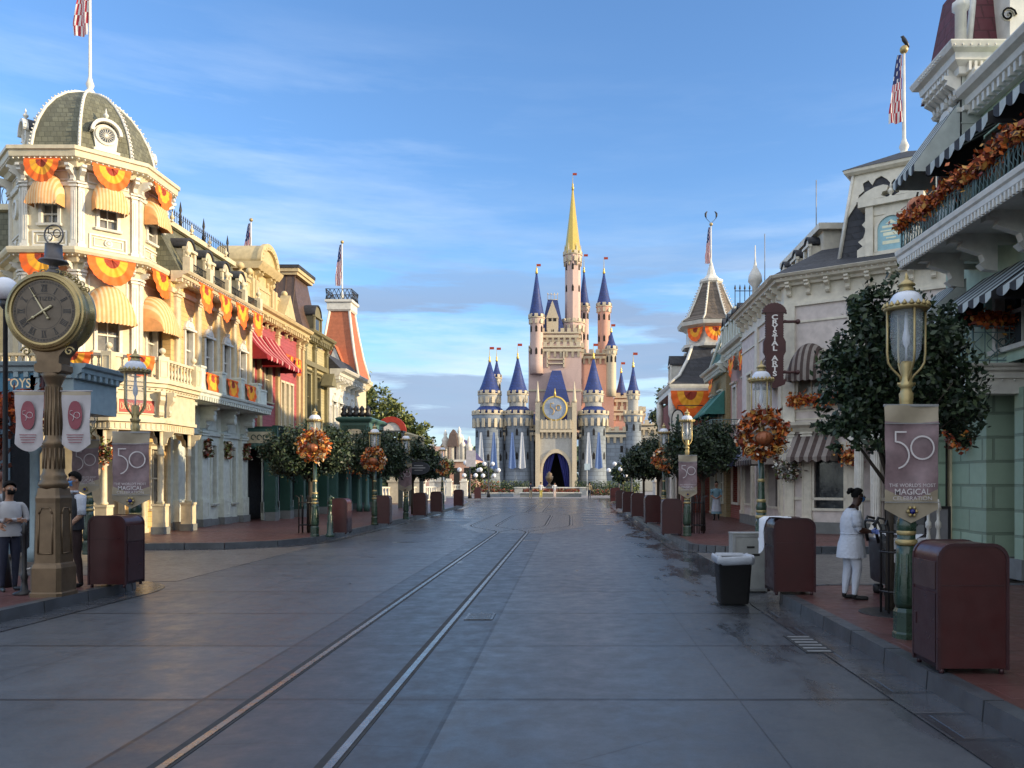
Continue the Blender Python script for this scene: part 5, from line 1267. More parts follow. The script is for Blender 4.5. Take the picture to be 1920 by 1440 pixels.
# ---------------- near-left toy shop, blue grey, only its right part in frame
B = thing('blue_shop', 'blue grey toy shop with a columned porch at the left edge', 'building', (-14, 18, SW))
f_ = Fr(-24, 16.6, -90); L = 11.15       # ends at X=-12.85 (px ~0..150)
XE = -9.75; Y0 = 15.75
body(B, 'porch_roof', [(-20,Y0+.1), (XE-.1,Y0+.1), (XE-.1,Y0+1.6), (-20,Y0+1.6)], 3.15, 4.05, bluegrey)
fp = Fr(-20, Y0+.1, -90); a = MB(); LL = XE-.1+20
cornice(fp, 0, LL, 4.1, .3, .25, a, 0, .2); cornice(fp, 0, LL, 3.3, .2, .12, a)
for i in range(5): u = LL-.7-1.25*i; a.fb(fp, u-.09, u+.09, 3.3, 3.85, 0, .1)
fe = Fr(XE-.1, Y0+.1, 0); cornice(fe, 0, 1.5, 4.1, .3, .25, a, 0, .2)
a.build('porch_trim', bluegrey, B)
a = MB()
for x in (-10.45, -10.75, -13.0, -13.3):
    a.lathe(x, Y0+.3, [(.13,SW), (.13,.4), (.09,.45), (.085,2.3), (.12,2.36), (.12,2.42), (.085,2.48), (.085,3.0), (.13,3.15)], 12)
    a.build('column', bluegrey, B); a = MB()
a = MB(); a.fb(fp, 8.55, 9.6, 3.36, 3.98, .02, .07, 0); P = [(8.72,3.86), (8.82,3.92), (9.1,3.86), (9.38,3.92), (9.48,3.86), (9.44,3.55), (9.38,3.45), (9.1,3.5), (8.82,3.45), (8.74,3.55)]
P = [(u, z) for u, z in P][::-1]; a.out(fp, P, .07, .1, 1); a.text(fp, 'TOYS', 9.1, 3.68, .26, .104, 2, .01, .85); a.build('sign', [M('sign_plum', (.05,.02,.03)), signbl, signtan], B)
a = MB(); fu = Fr(-20, Y0+1.65, -90); wall(a, fu, 0, 7.6, SW, 3.2, [(5.2,7.0,.15,2.9)], 0, .3)
a.build('lower_wall', bluegrey, B); a = MB(); a.fb(fu, 5.2, 7.0, .15, 2.9, -.4, -.3); a.build('doorway', dark, B)
body(B, 'core', [(-20,Y0+1.95), (-12.4,Y0+1.95), (-12.4,18.6), (-20,18.6)], SW, 4.05, dark)
a = MB(); a.poly([(-24,Y0+2.0), (-14.2,Y0+2.0), (-14.2,19.5), (-24,19.5)], 4.05, 7.5); a.build('upper_wall', bluegrey, B)
slant_awning(B, Fr(-24, Y0+1.98, -90), 7.4, 9.6, 7.75, 6.45, 1.0, navy, whc, 9, .2, 2)
garland([(-13.2,15.2,3.05), (-12.1,15.2,2.95), (-11.3,15.2,3.15), (-10.0,15.2,3.2)], 'dark red leaf garland hung under the toy shop sign', .3, 1500, [A2, A2, A5, A2, A1], .10)
garland([(-11.1,15.2,2.9), (-11.05,15.15,2.3), (-11.2,15.2,1.9)], 'brown leaf bundle hanging at the left edge beside the clock banner', .3, 600, [A5, A2, A5], .10)
# dark mansard seen left behind the corner tower
B = thing('rear_building', 'building with a dark shingled roof and iron cresting behind the tower at the left edge', 'building', (-22, 28, SW))
body(B, 'wall', [(-30,27), (-18.2,27), (-18.2,33), (-30,33)], SW, 8.6, creamd)
mansard(B, Fr(-30, 26.8, -90), 0, 11.7, 8.6, 11.1, .9, 5, slateg); a = MB(); fr_ = Fr(-30, 26.8, -90); a.prof(fr_, [(-.95,11.05), (-.7,11.1), (-.7,11.3), (-1.2,11.3)], 0, 11.7); cornice(fr_, 0, 11.7, 8.65, .3, .3, a); a.build('trim', cream, B)
a = MB()
for k in range(18): u = 6.2+.3*k; a.tube([fr_.p(u+.10*math.cos(t_*.6), 11.62+.3*math.sin(t_*.6), -.9) for t_ in range(11)], .016, 4); a.tube([fr_.p(u+.15,11.3,-.9), fr_.p(u+.15,12.1,-.9)], .018, 4)
a.tube([fr_.p(5,11.95,-.9), fr_.p(11.6,11.95,-.9)], .02); a.build('iron_cresting', iron, B)
a = MB()
for k in range(30): u = 7+.15*k; a.tube([fr_.p(u,8.7,.2), fr_.p(u,9.35,.2)], .02, 4)
a.tube([fr_.p(6,9.3,.2), fr_.p(11.6,9.3,.2)], .025); a.build('balcony_railing', iron, B)
# ================================================================== RIGHT ROW
# ---------------- near sage green building with awnings and balconies
B = thing('green_building', 'tall pale green building with striped awnings and a garlanded iron balcony at the right edge', 'building', (9, 10, SW))
SX = 7.15; YC = 13.96; gl_ = 26
f_ = Fr(SX, YC, 180)                 # street face, u grows towards the camera
body(B, 'core', [(SX+.26,YC-gl_), (16,YC-gl_), (16,15.8), (SX+.26,15.8)], 3.7, 8.3, sage)
a = MB(); ho = []
for i in range(8): ho += [(.55+2.2*i, 1.75+2.2*i, 6.1, 7.5), (.55+2.2*i, 1.75+2.2*i, 3.95, 5.1)]
wall(a, f_, 0, gl_, 3.7, 8.3, ho, 0, .24); a.build('street_wall', sage, B)
for h_ in ho: window(B, f_, *h_, wht, glass, hood=False)
a = MB(); cornice(f_, 0, gl_, 8.55, .42, .45, a, 0, .16); a.fb(f_, 0, gl_, 7.55, 7.62, 0, .06)
for i in range(90): a.ball(*f_.p(.15+.14*i, 8.30, .2), .035, 0, 6, 4)
a.build('cornice', wht, B)
a = MB()
for i in range(60):
    u = .25+.24*i; a.tube([f_.p(u,7.75,.01), f_.p(u+.02,7.98,.01), f_.p(u+.06,8.05,.01), f_.p(u+.10,8.0,.01)], .02, 5)
a.build('frieze', mgreen, B)
# pale bay at the far end with a bracketed cornice
bx, by0, by1 = 6.82, 13.95, 14.9; fs = Fr(bx, by0-.004, -90); fw = Fr(bx, by1, 180)
a = MB(); wall(a, fw, 0, by1-by0, 5.75, 8.85, [(.25,.75,6.9,8.2)], 0, .24); wall(a, fs, 0, SX-bx+.02, 5.75, 8.85, (), 0, .24)
a.poly([(bx+.26,by0+.1), (12,by0+.1), (12,by1), (bx+.26,by1)], 5.7, 8.85)
a.add([(bx,by1,5.75), (12,by1,5.75), (12,by1,8.85), (bx,by1,8.85)], [(3,2,1,0)])
for k in range(7): a.fb(fs, -.02, SX-bx, 5.95+.34*k, 5.97+.34*k, .0, .012); 
a.build('bay_wall', M('pale_grey_block', (.42,.45,.41), .6, dirt=.2), B)
window(B, fw, .25, .75, 6.9, 8.2, wht, glass, arch=True)
a = MB(); cornice(fw, 0, by1-by0, 9.27, .45, .36, a, 0, .1, 1, 1); cornice(fs, 0, 1.4, 9.27, .45, .36, a, 0, .1, 1, 0)
for k in range(6): bracket(a, fw, .08+.16*k, 8.84, .42, .3, .09)
bracket(a, fs, .12, 8.84, .42, .3, .1)
a.fb(fw, 0, by1-by0, 8.2, 8.28, 0, .08); a.fb(fs, 0, .33, 8.2, 8.28, 0, .08)
a.prof(fs, [(0,5.6), (.03,5.62), (.12,5.75), (.12,5.9), (0,5.92)], -.05, .37)
for k in range(10): a.ball(*fw.p(.05+.095*k, 9.18, .36), .02, 0, 5, 4)
for k in range(10): a.ball(*fs.p(-.3+.14*k, 9.18, .36), .02, 0, 5, 4)
a.build('bay_trim', wht, B)
a = MB(); loft(a, [[(6.9+d,14.0+d,z), (10-d,14.0+d,z), (10-d,16.1-d,z), (6.9+d,16.1-d,z)] for d, z in ((.1,9.25), (.25,10.1), (.4,11.1))], 0, False); a.build('tower_roof', maroonroof, B)
a = MB(); a.tube([(7.0,14.1,9.26), (7.15,14.25,10.1), (7.3,14.4,11.1)], .06, 5); a.box(7.55, 8.35, 13.75, 14.3, 9.26, 10.5); fq = Fr(7.55, 13.75, -90); a.out(fq, [(.4+.5*math.cos(PI*i/10), 10.5+.5*math.sin(PI*i/10)) for i in range(11)], -.1, .1)
for k in range(2): a.tube([fq.p(-.05+.14*(1-i/16)*math.cos(i*.6), 9.75+.14*(1-i/16)*math.sin(i*.6)+.0, .02) for i in range(14)], .03, 5)
a.lathe(6.85, 14.05, [(.1,9.26), (.1,10.0), (.15,10.05), (.15,10.15), (.08,10.2), (.1,10.4), (.03,10.8)], 8)
a.build('tower_trim', wht, B)
# awnings
slant_awning(B, fw, .0, .93, 8.4, 7.3, .8, whc, blk, 4, .16, 2)
for i in range(5): slant_awning(B, f_, .15+2.2*i, 2.2+2.2*i, 7.72, 7.18, 1.0, blk, whc, 6, .2, 2)
slant_awning(B, fw.sh(0,-.1), -.1, .95, 5.3, 4.45, .95, whc, blk, 6, .14, 2)
for i in range(3): slant_awning(B, f_, .15+2.2*i, 2.2+2.2*i, 5.25, 4.55, .95, blk, whc, 6, .14, 2)
# upper balcony
bz = 5.85; BXo = 5.95; fb2 = Fr(BXo, 14.4, 180); a = MB()
a.poly([(BXo,14.4), (7.3,14.4), (7.3,-6), (BXo,-6)][::-1], bz-.12, bz)
cornice(fb2, 0, 20, bz+.02, .3, .12, a, 0, .1); fbe = Fr(7.3, 14.4, 90); cornice(fbe, 0, 1.35, bz+.02, .3, .12, a)
for k in range(12): a.fb(fb2, .3+1.1*k, .45+1.1*k, bz-.26, bz-.12, -1.3, -.15)
for k in range(12): bracket(a, fb2.sh(.4+1.1*k, -.9), 0, bz-.12, .6, .7, .14)
a.build('balcony_deck', wht, B)
def iron_rail(root, fr, u0, u1, z0, z1, m, step=.1, scroll=True):
    a = MB(); a.tube([fr.p(u0,z1), fr.p(u1,z1)], .018, 5); a.tube([fr.p(u0,z0+.06), fr.p(u1,z0+.06)], .012, 4); a.tube([fr.p(u0,z1-.1), fr.p(u1,z1-.1)], .009, 4)
    k = int((u1-u0)/step)
    for i in range(k+1):
        u = u0+step*i; a.tube([fr.p(u,z0), fr.p(u,z1)], .009 if i % 8 else .02, 4)
        if scroll and i < k:
            a.tube([fr.p(u+step*.5+step*.34*math.sin(j*.8), z0+.08+(z1-z0-.2)*j/10) for j in range(11)], .007, 4)
    a.build('railing', m, root)
iron_rail(B, fb2, .02, 9.5, bz+.02, bz+.5, giron, .11)
a = MB(); x, y, _ = fb2.p(2.75, 0, -.02); a.fb(fb2, 2.6, 2.62, bz, bz+.62, -.3, .02); a.build('rail_post', giron, B)
garland([fb2.p(u, bz+.50+.05*math.sin(u*4), .0) for u in [.0+.5*i for i in range(18)]], 'long orange leaf garland laid along the upper iron balcony rail', .125, 6500, [A1, A2, A2, A1, A3, A5], .066)
t = thing('pumpkin', 'orange pumpkin standing among leaves at the far end of the upper balcony', 'pumpkin', (6.05, 14.2, bz+.5)); a = MB()
vs = [(6.1+.17*math.sin(PI*j/8)*(1-.1*abs(math.cos(2*PI*i/40*5)))*math.cos(2*PI*i/40), 14.1+.17*math.sin(PI*j/8)*(1-.1*abs(math.cos(2*PI*i/40*5)))*math.sin(2*PI*i/40), bz+.74+.18*math.cos(PI*j/8)) for j in range(9) for i in range(40)]
a.add(vs, [(j*40+i, (j+1)*40+i, (j+1)*40+(i+1) % 40, j*40+(i+1) % 40) for j in range(8) for i in range(40)], 0, True); a.build('flesh', M('orange_pumpkin', (.45,.16,.07), .5), t); a = MB(); a.tube([(6.1,14.1,bz+.9), (6.12,14.1,bz+1.0)], .02, 5); a.build('stem', bark, t)
# lower balcony facing the side street and camera
lz = 3.62; fl = Fr(6.55, 13.15, -90)
a = MB(); a.poly([(6.6,13.2), (14,13.2), (14,15.7), (6.6,15.7)], 3.35, lz); cornice(fl.sh(0,-.05), 0, 7.4, lz+.06, .17, .22, a, 0, 0, 1, 0); fle = Fr(6.6, 15.7, 180); cornice(fle, 0, 2.5, lz+.06, .17, .22, a, 0, 0, 0, 1)
for d_, (z0, z1) in enumerate(((3.2,3.45), (3.45,3.53))): a.fb(fl, 0+.05*d_, 7.4, z0, z1, -.3, -.02+.05*d_)
for k in range(20): a.ball(*fl.p(.15+.2*k, 3.42, .0), .022, 0, 6, 4)
a.build('lower_balcony', wht, B)
iron_rail(B, fl.sh(.05,.02), 0, 4.5, lz+.06, lz+.68, giron, .2); iron_rail(B, fle, 0, 2.5, lz+.06, lz+.68, giron, .2)
a = MB()
for k in range(4):
    for s1 in (0, 1): a.tube([fl.p(.25+.85*k+(.6*j/8 if s1 == 0 else .6-.6*j/8), lz+.1+.5*j/8, .02) for j in range(9)], .012, 4)
    a.tube([fl.p(.55+.85*k+.12*math.cos(j*.63), lz+.36+.12*math.sin(j*.63), .02) for j in range(11)], .012, 4)
a.build('rail_scroll', giron, B)
garland([fl.p(u, lz+.76+.04*math.sin(u*5), .02) for u in [.1+.3*i for i in range(14)]], 'red and orange leaf garland on the lower balcony rail at the right edge', .13, 2200, [A1, A2, A1, A3, A2], .065)
# ground floor: green block piers, cream shop window, dark recess
a = MB()
for x0, x1, y0, y1 in ((7.22,7.92,13.9,14.5), (6.9,7.12,15.2,15.45), (8.2,8.9,12.9,13.3)):
    a.box(x0, x1, y0, y1, SW+.3, 3.3)
a.box(7.27, 7.87, 14.5, 15.6, SW+.3, 3.3)
a.build('pier', sageblk, B)
a = MB(); a.box(7.17, 7.97, 13.85, 14.55, SW-.01, SW+.3); a.box(7.9, 8.95, 12.85, 13.35, .0, SW+.3); a.build('pier_base', plinth, B)
a = MB(); fpi = Fr(8.2, 12.9, -90); a.box(7.38, 7.62, 13.05, 13.3, SW+.3, 3.3); a.build('pier', sageblk, B)
a = MB(); a.box(7.32, 7.68, 12.99, 13.36, SW-.01, SW+.32); a.build('pier_base', plinth, B)
body(B, 'shop_core', [(7.9,14.6), (14,14.6), (14,15.7), (7.9,15.7)], SW, 3.3, dark)
fsw = Fr(7.0, 15.25, -90)
a = MB(); a.fb(fsw, -.02, .28, SW, .95, -.2, .0); a.fb(fsw, -.02, .28, 2.9, 3.3, -.2, 0); a.fb(fsw, -.02, .03, .95, 2.9, -.2, 0); a.fb(fsw, .23, .28, .95, 2.9, -.2, 0); panel(a, fsw, .02, .24, .3, .85, 0, .02, .03)
a.build('shop_window', cream, B); a = MB(); a.fb(fsw, .03, .23, .95, 2.9, -.15, -.1); a.build('shop_glass', glass, B)
a = MB(); a.fb(Fr(7.45,13.84,-90), .32, .42, 1.2, 1.85, 0, .03, 0); a.build('wall_plate', cream, B)
body(B, 'rear_core', [(11,YC-gl_), (16,YC-gl_), (16,12.5), (11,12.5)], 0, 3.7, sage)
wreath(7.05, 14.6, 2.55, .15, 'small rust wreath on the green block piers', 260, AUTR, pumpk=False)
# white turned balusters and an easel sign by the piers
t = thing('baluster_post', 'pair of white turned porch posts beside the front lamp base', 'post', (5.55,12.4,SW)); a = MB()
for x, y in ((5.50,12.3), (5.65,12.3)): a.lathe(x, y, [(.06,SW), (.06,.55), (.03,.58), (.045,.66), (.05,.8), (.025,.95), (.025,1.02), (.045,1.05), (.045,1.12), (.022,1.16), (.028,1.3), (.05,1.33), (.04,1.4), (.012,1.48)], 10)
a.build('post', wht, t)
t = thing('easel_sign', 'black framed easel sign leaning beside the green piers', 'sign', (6.0,13.0,SW)); a = MB(); fe = Fr(5.75, 13.0, -90); panel(a, fe, 0, .42, .3, 1.35, -.02, .04, .04); a.build('frame', iron, t); a = MB(); a.fb(fe, .04, .38, .34, 1.31, -.02, 0); a.build('panel', M('grey_card', (.2,.2,.21)), t)

# ---------------- pale corner building with the black hipped roof and tall dormer (across the side street)
B = thing('corner_shop', 'pale mauve corner building with a black hipped roof and a tall carved dormer', 'building', (9, 26, SW))
g0, g1 = Vector((6.75,25.35)), Vector((11.0,22.5)); dv = (g1-g0); CL = dv.length; ang = math.degrees(math.atan2(dv.y, dv.x))-90
fc_ = Fr(g0.x, g0.y, ang); fs2 = Fr(6.75, 31.5, 180); SL = 31.5-25.35
core = [(7.0,25.7), (11.2,22.9), (18,22.9), (18,31.5), (7.0,31.5)]
body(B, 'core', core, SW, 8.0, pinkw)
a = MB(); h2 = [(.45,1.25,4.35,5.75), (2.5,3.3,4.35,5.75), (4.0,4.8,4.35,5.75)]; wall(a, fc_, 0, CL, 3.5, 7.35, h2, 0, .24); 
h3 = [(1.0,1.7,4.35,5.8), (3.6,4.4,4.35,5.8)]; wall(a, fs2, 0, SL, 3.5, 7.35, h3, 0, .24); a.build('upper_wall', pinkw, B)
for h_ in h2: window(B, fc_, *h_, taupe, curt, hood=False)
for h_ in h3: window(B, fs2, *h_, taupe, curt, hood=False)
a = MB(); wall(a, fc_, 0, CL, 7.35, 7.95, (), 0, .24); wall(a, fs2, 0, SL, 7.35, 7.95, (), 0, .24); cornice(fc_, 0, CL, 8.22, .32, .5, a, 0, 0, .5, 0); cornice(fs2, 0, SL, 8.22, .32, .5, a, 0, 0, 0, .5)
for i in range(9): bracket(a, fc_, .2+.6*i, 7.98, .42, .34, .13)
for i in range(9): bracket(a, fs2, .3+.68*i, 7.98, .42, .34, .13)
for f_, L in ((fc_, CL), (fs2, SL)):
    a.fb(f_, 0, L, 7.25, 7.35, 0, .07); a.fb(f_, 0, L, 6.72, 6.78, 0, .04); a.fb(f_, 0, L, 4.02, 4.12, 0, .06); a.prof(f_, [(0,3.3), (.1,3.3), (.2,3.42), (.35,3.5), (.38,3.6), (0,3.62)], 0, L)
    panel(a, f_, .3, 1.6, 3.68, 3.98, 0, .03, .04)
a.fb(fc_, 0, .38, 3.62, 7.3, 0, .09); a.fb(fc_, 2.0, 2.35, 3.62, 7.3, 0, .09); a.fb(fc_, CL-.3, CL, 3.62, 7.3, 0, .09); a.fb(fs2, SL-.38, SL, 3.62, 7.3, 0, .09); a.fb(fs2, 2.5, 2.85, 3.62, 7.3, 0, .09)
a.build('trim', taupe, B)
a = MB()
for f_, L in ((fc_, CL), (fs2, SL)):
    for i in range(int(L/.16)): a.ball(*f_.p(.08+.16*i, 8.06, .5), .02, 0, 5, 4)
a.build('bulb_string', wht, B)
a = MB(); ev = [fc_.p(-.2,8.2,.5), fc_.p(CL,8.2,.5), (18.5,22.4,8.2), (18.5,31.6,8.2), (6.2,31.6,8.2)]
rv = [(8.3,26.45,9.4), (11.6,24.3,9.4), (17,24.3,9.4), (17,30.8,9.4), (8.3,30.8,9.4)]
a.add(ev+rv, [(i, (i+1) % 5, 5+(i+1) % 5, 5+i) for i in range(5)]+[(5,6,7,8,9), (4,3,2,1,0)]); a.build('roof', slateb, B)
# attic behind with three little dormers facing the street
a = MB(); a.poly([(8.4,26.6), (14,26.6), (14,31.2), (8.4,31.2)], 8.6, 10.1); a.poly([(8.2,26.4), (14.2,26.4), (14.2,31.4), (8.2,31.4)], 10.1, 10.3); a.build('attic', taupe, B)
fa_ = Fr(8.4, 31.2, 180)
for i in range(3): dormer(B, fa_, 1.0+1.5*i, 9.1, .5, .6, .3, taupe, slateb, True, .3)
# mansard dormer tower on the chamfer
fd = fc_.sh(3.2, -.25)
def trap(z, w, n): return [fd.p(-w,z,n), fd.p(w,z,n), fd.p(w,z,n-2.6), fd.p(-w,z,n-2.6)]
a = MB(); loft(a, [trap(8.35,1.62,-.15), trap(9.6,1.42,-.28), trap(11.25,1.22,-.42)], 0, False); a.build('dormer_tower', slateb, B)
a = MB()
def slopn(z): return -.15-(z-8.35)*.093
def sf(u, z, d): return fd.p(u, z, slopn(z)+d)
def slopout(P, d0, d1):
    k = len(P); a.add([sf(u,z,d1) for u, z in P]+[sf(u,z,d0) for u, z in P], [tuple(range(k)), tuple(range(k, 2*k))[::-1]]+[(i, k+i, k+(i+1) % k, (i+1) % k) for i in range(k)])
# scalloped bargeboard field
L_ = lambda z: 1.62-(z-8.35)*.138
for sg in (-1, 1):
    P = [(L_(8.4)+.01,8.4), (L_(11.2)+.01,11.2), (0,11.2), (0,10.86), (.1,10.74), (.22,10.9), (.38,11.03), (.54,10.97), (.64,10.8), (.76,10.98), (.92,10.9), (.88,10.66), (1.03,10.55), (1.09,10.3), (L_(9.9)-.06,9.9), (L_(8.4)-.05,8.4)]
    P = [(sg*u, z) for u, z in P]; slopout(P if sg > 0 else P[::-1], .0, .05)
fd2 = fd.sh(0,0)
surr = [(-.98,8.42), (.98,8.42), (.98,8.75), (.82,8.85), (.95,9.0), (.80,9.1), (.72,9.35), (.84,9.5), (.72,9.62), (.70,10.0), (-.70,10.0), (-.72,9.62), (-.84,9.5), (-.72,9.35), (-.80,9.1), (-.95,9.0), (-.82,8.85), (-.98,8.75)]
a.out(fd, surr, -.30, .10); 
for u0, u1 in ((-.72,-.5), (.5,.72)): a.fb(fd, u0, u1, 8.5, 9.98, .10, .20)
a.fb(fd, -.92, .92, 9.98, 10.16, -.3, .26)
for sg in (-1, 1):
    P = [(.98,10.16), (.93,10.26), (.7,10.42), (.45,10.52), (.2,10.55), (.06,10.50), (.10,10.36), (.22,10.34), (.26,10.24), (.12,10.18)]; P = [(sg*u,z) for u, z in P]; a.out(fd, P if sg > 0 else P[::-1], -.1, .24)
x, y, _ = fd.p(0,0,.16); urn(a, x, y, 10.16, .75)
a.fb(fd, -.5, .5, 9.7, 9.98, .10, .13); a.fb(fd, -.5, .5, 8.5, 8.62, .10, .15)
a.out(fd, [(.46*math.cos(PI*i/14), 9.25+.46*math.sin(PI*i/14)) for i in range(15)]+[(.38*math.cos(PI*i/14), 9.25+.38*math.sin(PI*i/14)) for i in range(15)][::-1], .1, .16)
a.fb(fd, -.46, -.38, 8.6, 9.25, .1, .16); a.fb(fd, .38, .46, 8.6, 9.25, .1, .16)
a.build('dormer_surround', taupe, B)
a = MB(); a.out(fd, [(.38*math.cos(PI*i/14), 9.25+.38*math.sin(PI*i/14)) for i in range(15)]+[(-.38,8.62), (.38,8.62)], .09, .115, 0)
for z, w, h in ((9.32,.25,.035), (9.2,.3,.02), (9.1,.22,.05), (8.98,.14,.02), (8.85,.24,.05)): a.fb(fd, -w, w, z-h, z+h, .115, .12, 1)
a.out(fd, [(-.16,9.40), (.16,9.40), (0,9.52)], .115, .12, 1); a.build('dormer_window', [M('pale_blue_pane', (.25,.46,.52), .3), M('cream_lettering', (.75,.75,.55), .5)], B)
a = MB(); loft(a, [trap(11.2,1.36,-.28), trap(11.27,1.46,-.2), trap(11.36,1.48,-.18)], 0, False); a.build('tower_eave', taupe, B)
a = MB(); q4 = trap(11.36,1.5,-.16); c_ = fd.p(0,12.15,-1.7); a.add(q4+[c_], [(0,1,4), (1,2,4), (2,3,4), (3,0,4), (3,2,1,0)]); a.build('tower_cap', slateb, B)
a = MB(); fts = fd.sh(0,0); 
a.tube([fd.p(-1.62,8.36,-.1), fd.p(-1.2,11.3,-.35)], .05, 5); a.tube([fd.p(1.62,8.36,-.1), fd.p(1.2,11.3,-.35)], .05, 5); a.build('corner_bead', wht, B)
flagpole(c_[0], c_[1], 11.95, 15.35, 'tall cream flagpole with a long limp flag above the carved black dormer', 2.15, 1.0, .06, group='flagpoles with limp flags', bird=True)
t = thing('bird', 'dark bird perched on top of the right flagpole', 'bird', (c_[0], c_[1], 15.4)); a = MB(); x, y = c_[0], c_[1]
a.tube([(x+.16,y,15.42), (x+.08,y,15.55), (x-.0,y,15.66), (x-.05,y,15.76), (x-.11,y,15.75)], [.02,.06,.07,.045,.01], 8); a.build('body', iron, t)
# ground floor of the corner building
a = MB(); wall(a, fc_, 0, CL, SW+.35, 3.35, [(.95,1.9,.9,2.9), (3.0,4.6,.3,2.9)], 0, .25); wall(a, fs2, 0, SL, SW+.35, 3.35, [(.6,1.7,.9,2.8), (2.4,3.3,.2,2.8), (4.2,5.6,.9,2.8)], 0, .25)
a.build('lower_wall', pinkw, B)
a = MB(); a.fb(fc_, .95, 1.9, .9, 2.9, -.28, -.24); a.fb(fc_, 3.0, 4.6, .3, 2.9, -.28, -.24); a.fb(fs2, .6, 1.7, .9, 2.8, -.28, -.24); a.fb(fs2, 2.4, 3.3, .2, 2.8, -.28, -.24); a.fb(fs2, 4.2, 5.6, .9, 2.8, -.28, -.24); a.build('shop_glass', glass, B)
a = MB()
for f_, us in ((fc_, (.2,.75,2.1,2.8,4.8)), (fs2, (.2,2.0,3.8,SL-.2))):
    for u in us: pilaster(a, f_, u, SW+.35, 3.3, .3, .08)
a.fb(fc_, 0, CL, 1.18, 1.26, 0, .05); panel(a, fc_, .9, 1.95, .85, 2.95, 0, .05, .08); panel(a, fs2, .55, 1.75, .85, 2.85, 0, .05, .08); panel(a, fs2, 4.15, 5.65, .85, 2.85, 0, .05, .08)
a.build('shopfront_trim', taupe, B)
a = MB(); a.fb(fc_, 0, CL, 0, SW+.35, -.2, .1); a.fb(fs2, 0, SL, SW-.01, SW+.35, -.2, .1); a.build('plinth', plinth, B)
for u, z, w in ((2.9,6.1,1.0),): pass
bell_awning(B, fs2, SL-.85, 4.9, 1.0, 1.1, .7, brl, brc, 6)
bell_awning(B, fc_, .85, 4.95, 1.15, 1.1, .75, brl, brc, 6)
slant_awning(B, fc_, .35, 1.7, 3.25, 2.5, .8, brl, brc, 5, .16, 2)
slant_awning(B, fs2, 3.3, 5.9, 3.25, 2.45, .95, brl, brc, 7, .18, 2)
slant_awning(B, fs2, .1, 1.9, 2.95, 2.45, .75, navy, M('pale_blue_canvas', (.30,.38,.52), .8), 5, .14, 6)
a = MB()
for x_, u in ((0, 2.5), (0, 2.95)):
    x, y, _ = fc_.p(u, 0, .75)
    a.lathe(x, y, [(.17,SW), (.17,.4), (.13,.45), (.12,2.7), (.17,2.8), (.17,2.95)], 16)
    for k in range(12): th = 2*PI*k/12; a.tube([(x+.125*math.cos(th),y+.125*math.sin(th),.5), (x+.12*math.cos(th),y+.12*math.sin(th),2.68)], .012, 4)
a.fb(fc_, 2.2, 4.6, 2.95, 3.3, .1, .95); a.build('portico', wht, B)
garland([fc_.p(.25+.25*i, 4.25+.03*math.sin(i), .25) for i in range(9)], 'orange leaf garland along the mauve wall behind the shaggy tree', .16, 700, [A1, A2, A3, A1], .09)
wm2 = [A5, A4, G5, A2]
x, y, _ = fc_.p(.2, 0, .25); wreath(x, y, 2.15, .22, 'silvery leaf wreath on the mauve corner pilaster', 450, [A4, A5, G5, M('silver_leaf', (.35,.36,.34), .5)], pumpk=False, th=.2, ls=.08)
x, y, _ = fc_.p(2.1, 0, .3); wreath(x, y, 2.5, .16, 'rust wreath beside the white portico column', 300, AUTR, pumpk=False, th=.2, ls=.08)
x, y, _ = fc_.p(.2, 0, .5); a = MB(); a.ball(x, y, 2.75, .11); tag(a.build('globe_lamp', glob), 'small white globe lamp on the mauve corner pilaster', 'lamp')
# vertical blade sign
t = thing('blade_sign', 'tall maroon vertical sign board lettered in white on the right row', 'sign', (6.22, 24.4, 4.6)); fb_ = Fr(6.2, 24.3, -90); a = MB()
a.fb(fb_, -.26, .26, 4.85, 6.9, -.12, 0); a.out(fb_, [(.36*math.cos(PI*i/12), 6.88+.30*math.sin(PI*i/12)) for i in range(13)], -.13, .01); a.out(fb_, [(-.36,4.86), (-.3,4.7), (0,4.58), (.3,4.7), (.36,4.86)], -.13, .01)
a.out(fb_, [(-.34,5.7), (-.26,5.55), (.26,5.55), (.34,5.7), (.34,6.0), (.26,6.15), (-.26,6.15), (-.34,6.0)][::1], -.115, -.004)
for k in range(28): 
    for sx in (-1, 1): a.ball(*fb_.p(sx*.265, 4.9+.072*k, -.06), .028, 0, 5, 4)
for k in range(13): th = PI*k/12; a.ball(*fb_.p(.36*math.cos(th), 6.88+.30*math.sin(th), -.06), .03, 0, 5, 4)
a.build('board', maro, t)
a = MB()
for z in (6.62, 4.98+.1): a.tube([fb_.p(.26,z,-.06), fb_.p(.72,z,-.06)], .045, 6); a.ball(*fb_.p(.72,z,-.06), .08, 0, 8, 5); a.tube([fb_.p(.3,z+.05,-.06), fb_.p(.6,z+.0,-.06)], .012, 4)
a.build('arm', maro, t)
a = MB(); zz = 6.74
for c in 'CRYSTAL': a.text(fb_, c, 0, zz, .205, .004, 0, .03, 1.35); zz -= .158
zz -= .14
for c in 'ARTS': a.text(fb_, c, 0, zz, .205, .004, 0, .03, 1.35); zz -= .158
a.build('lettering', signw, t)

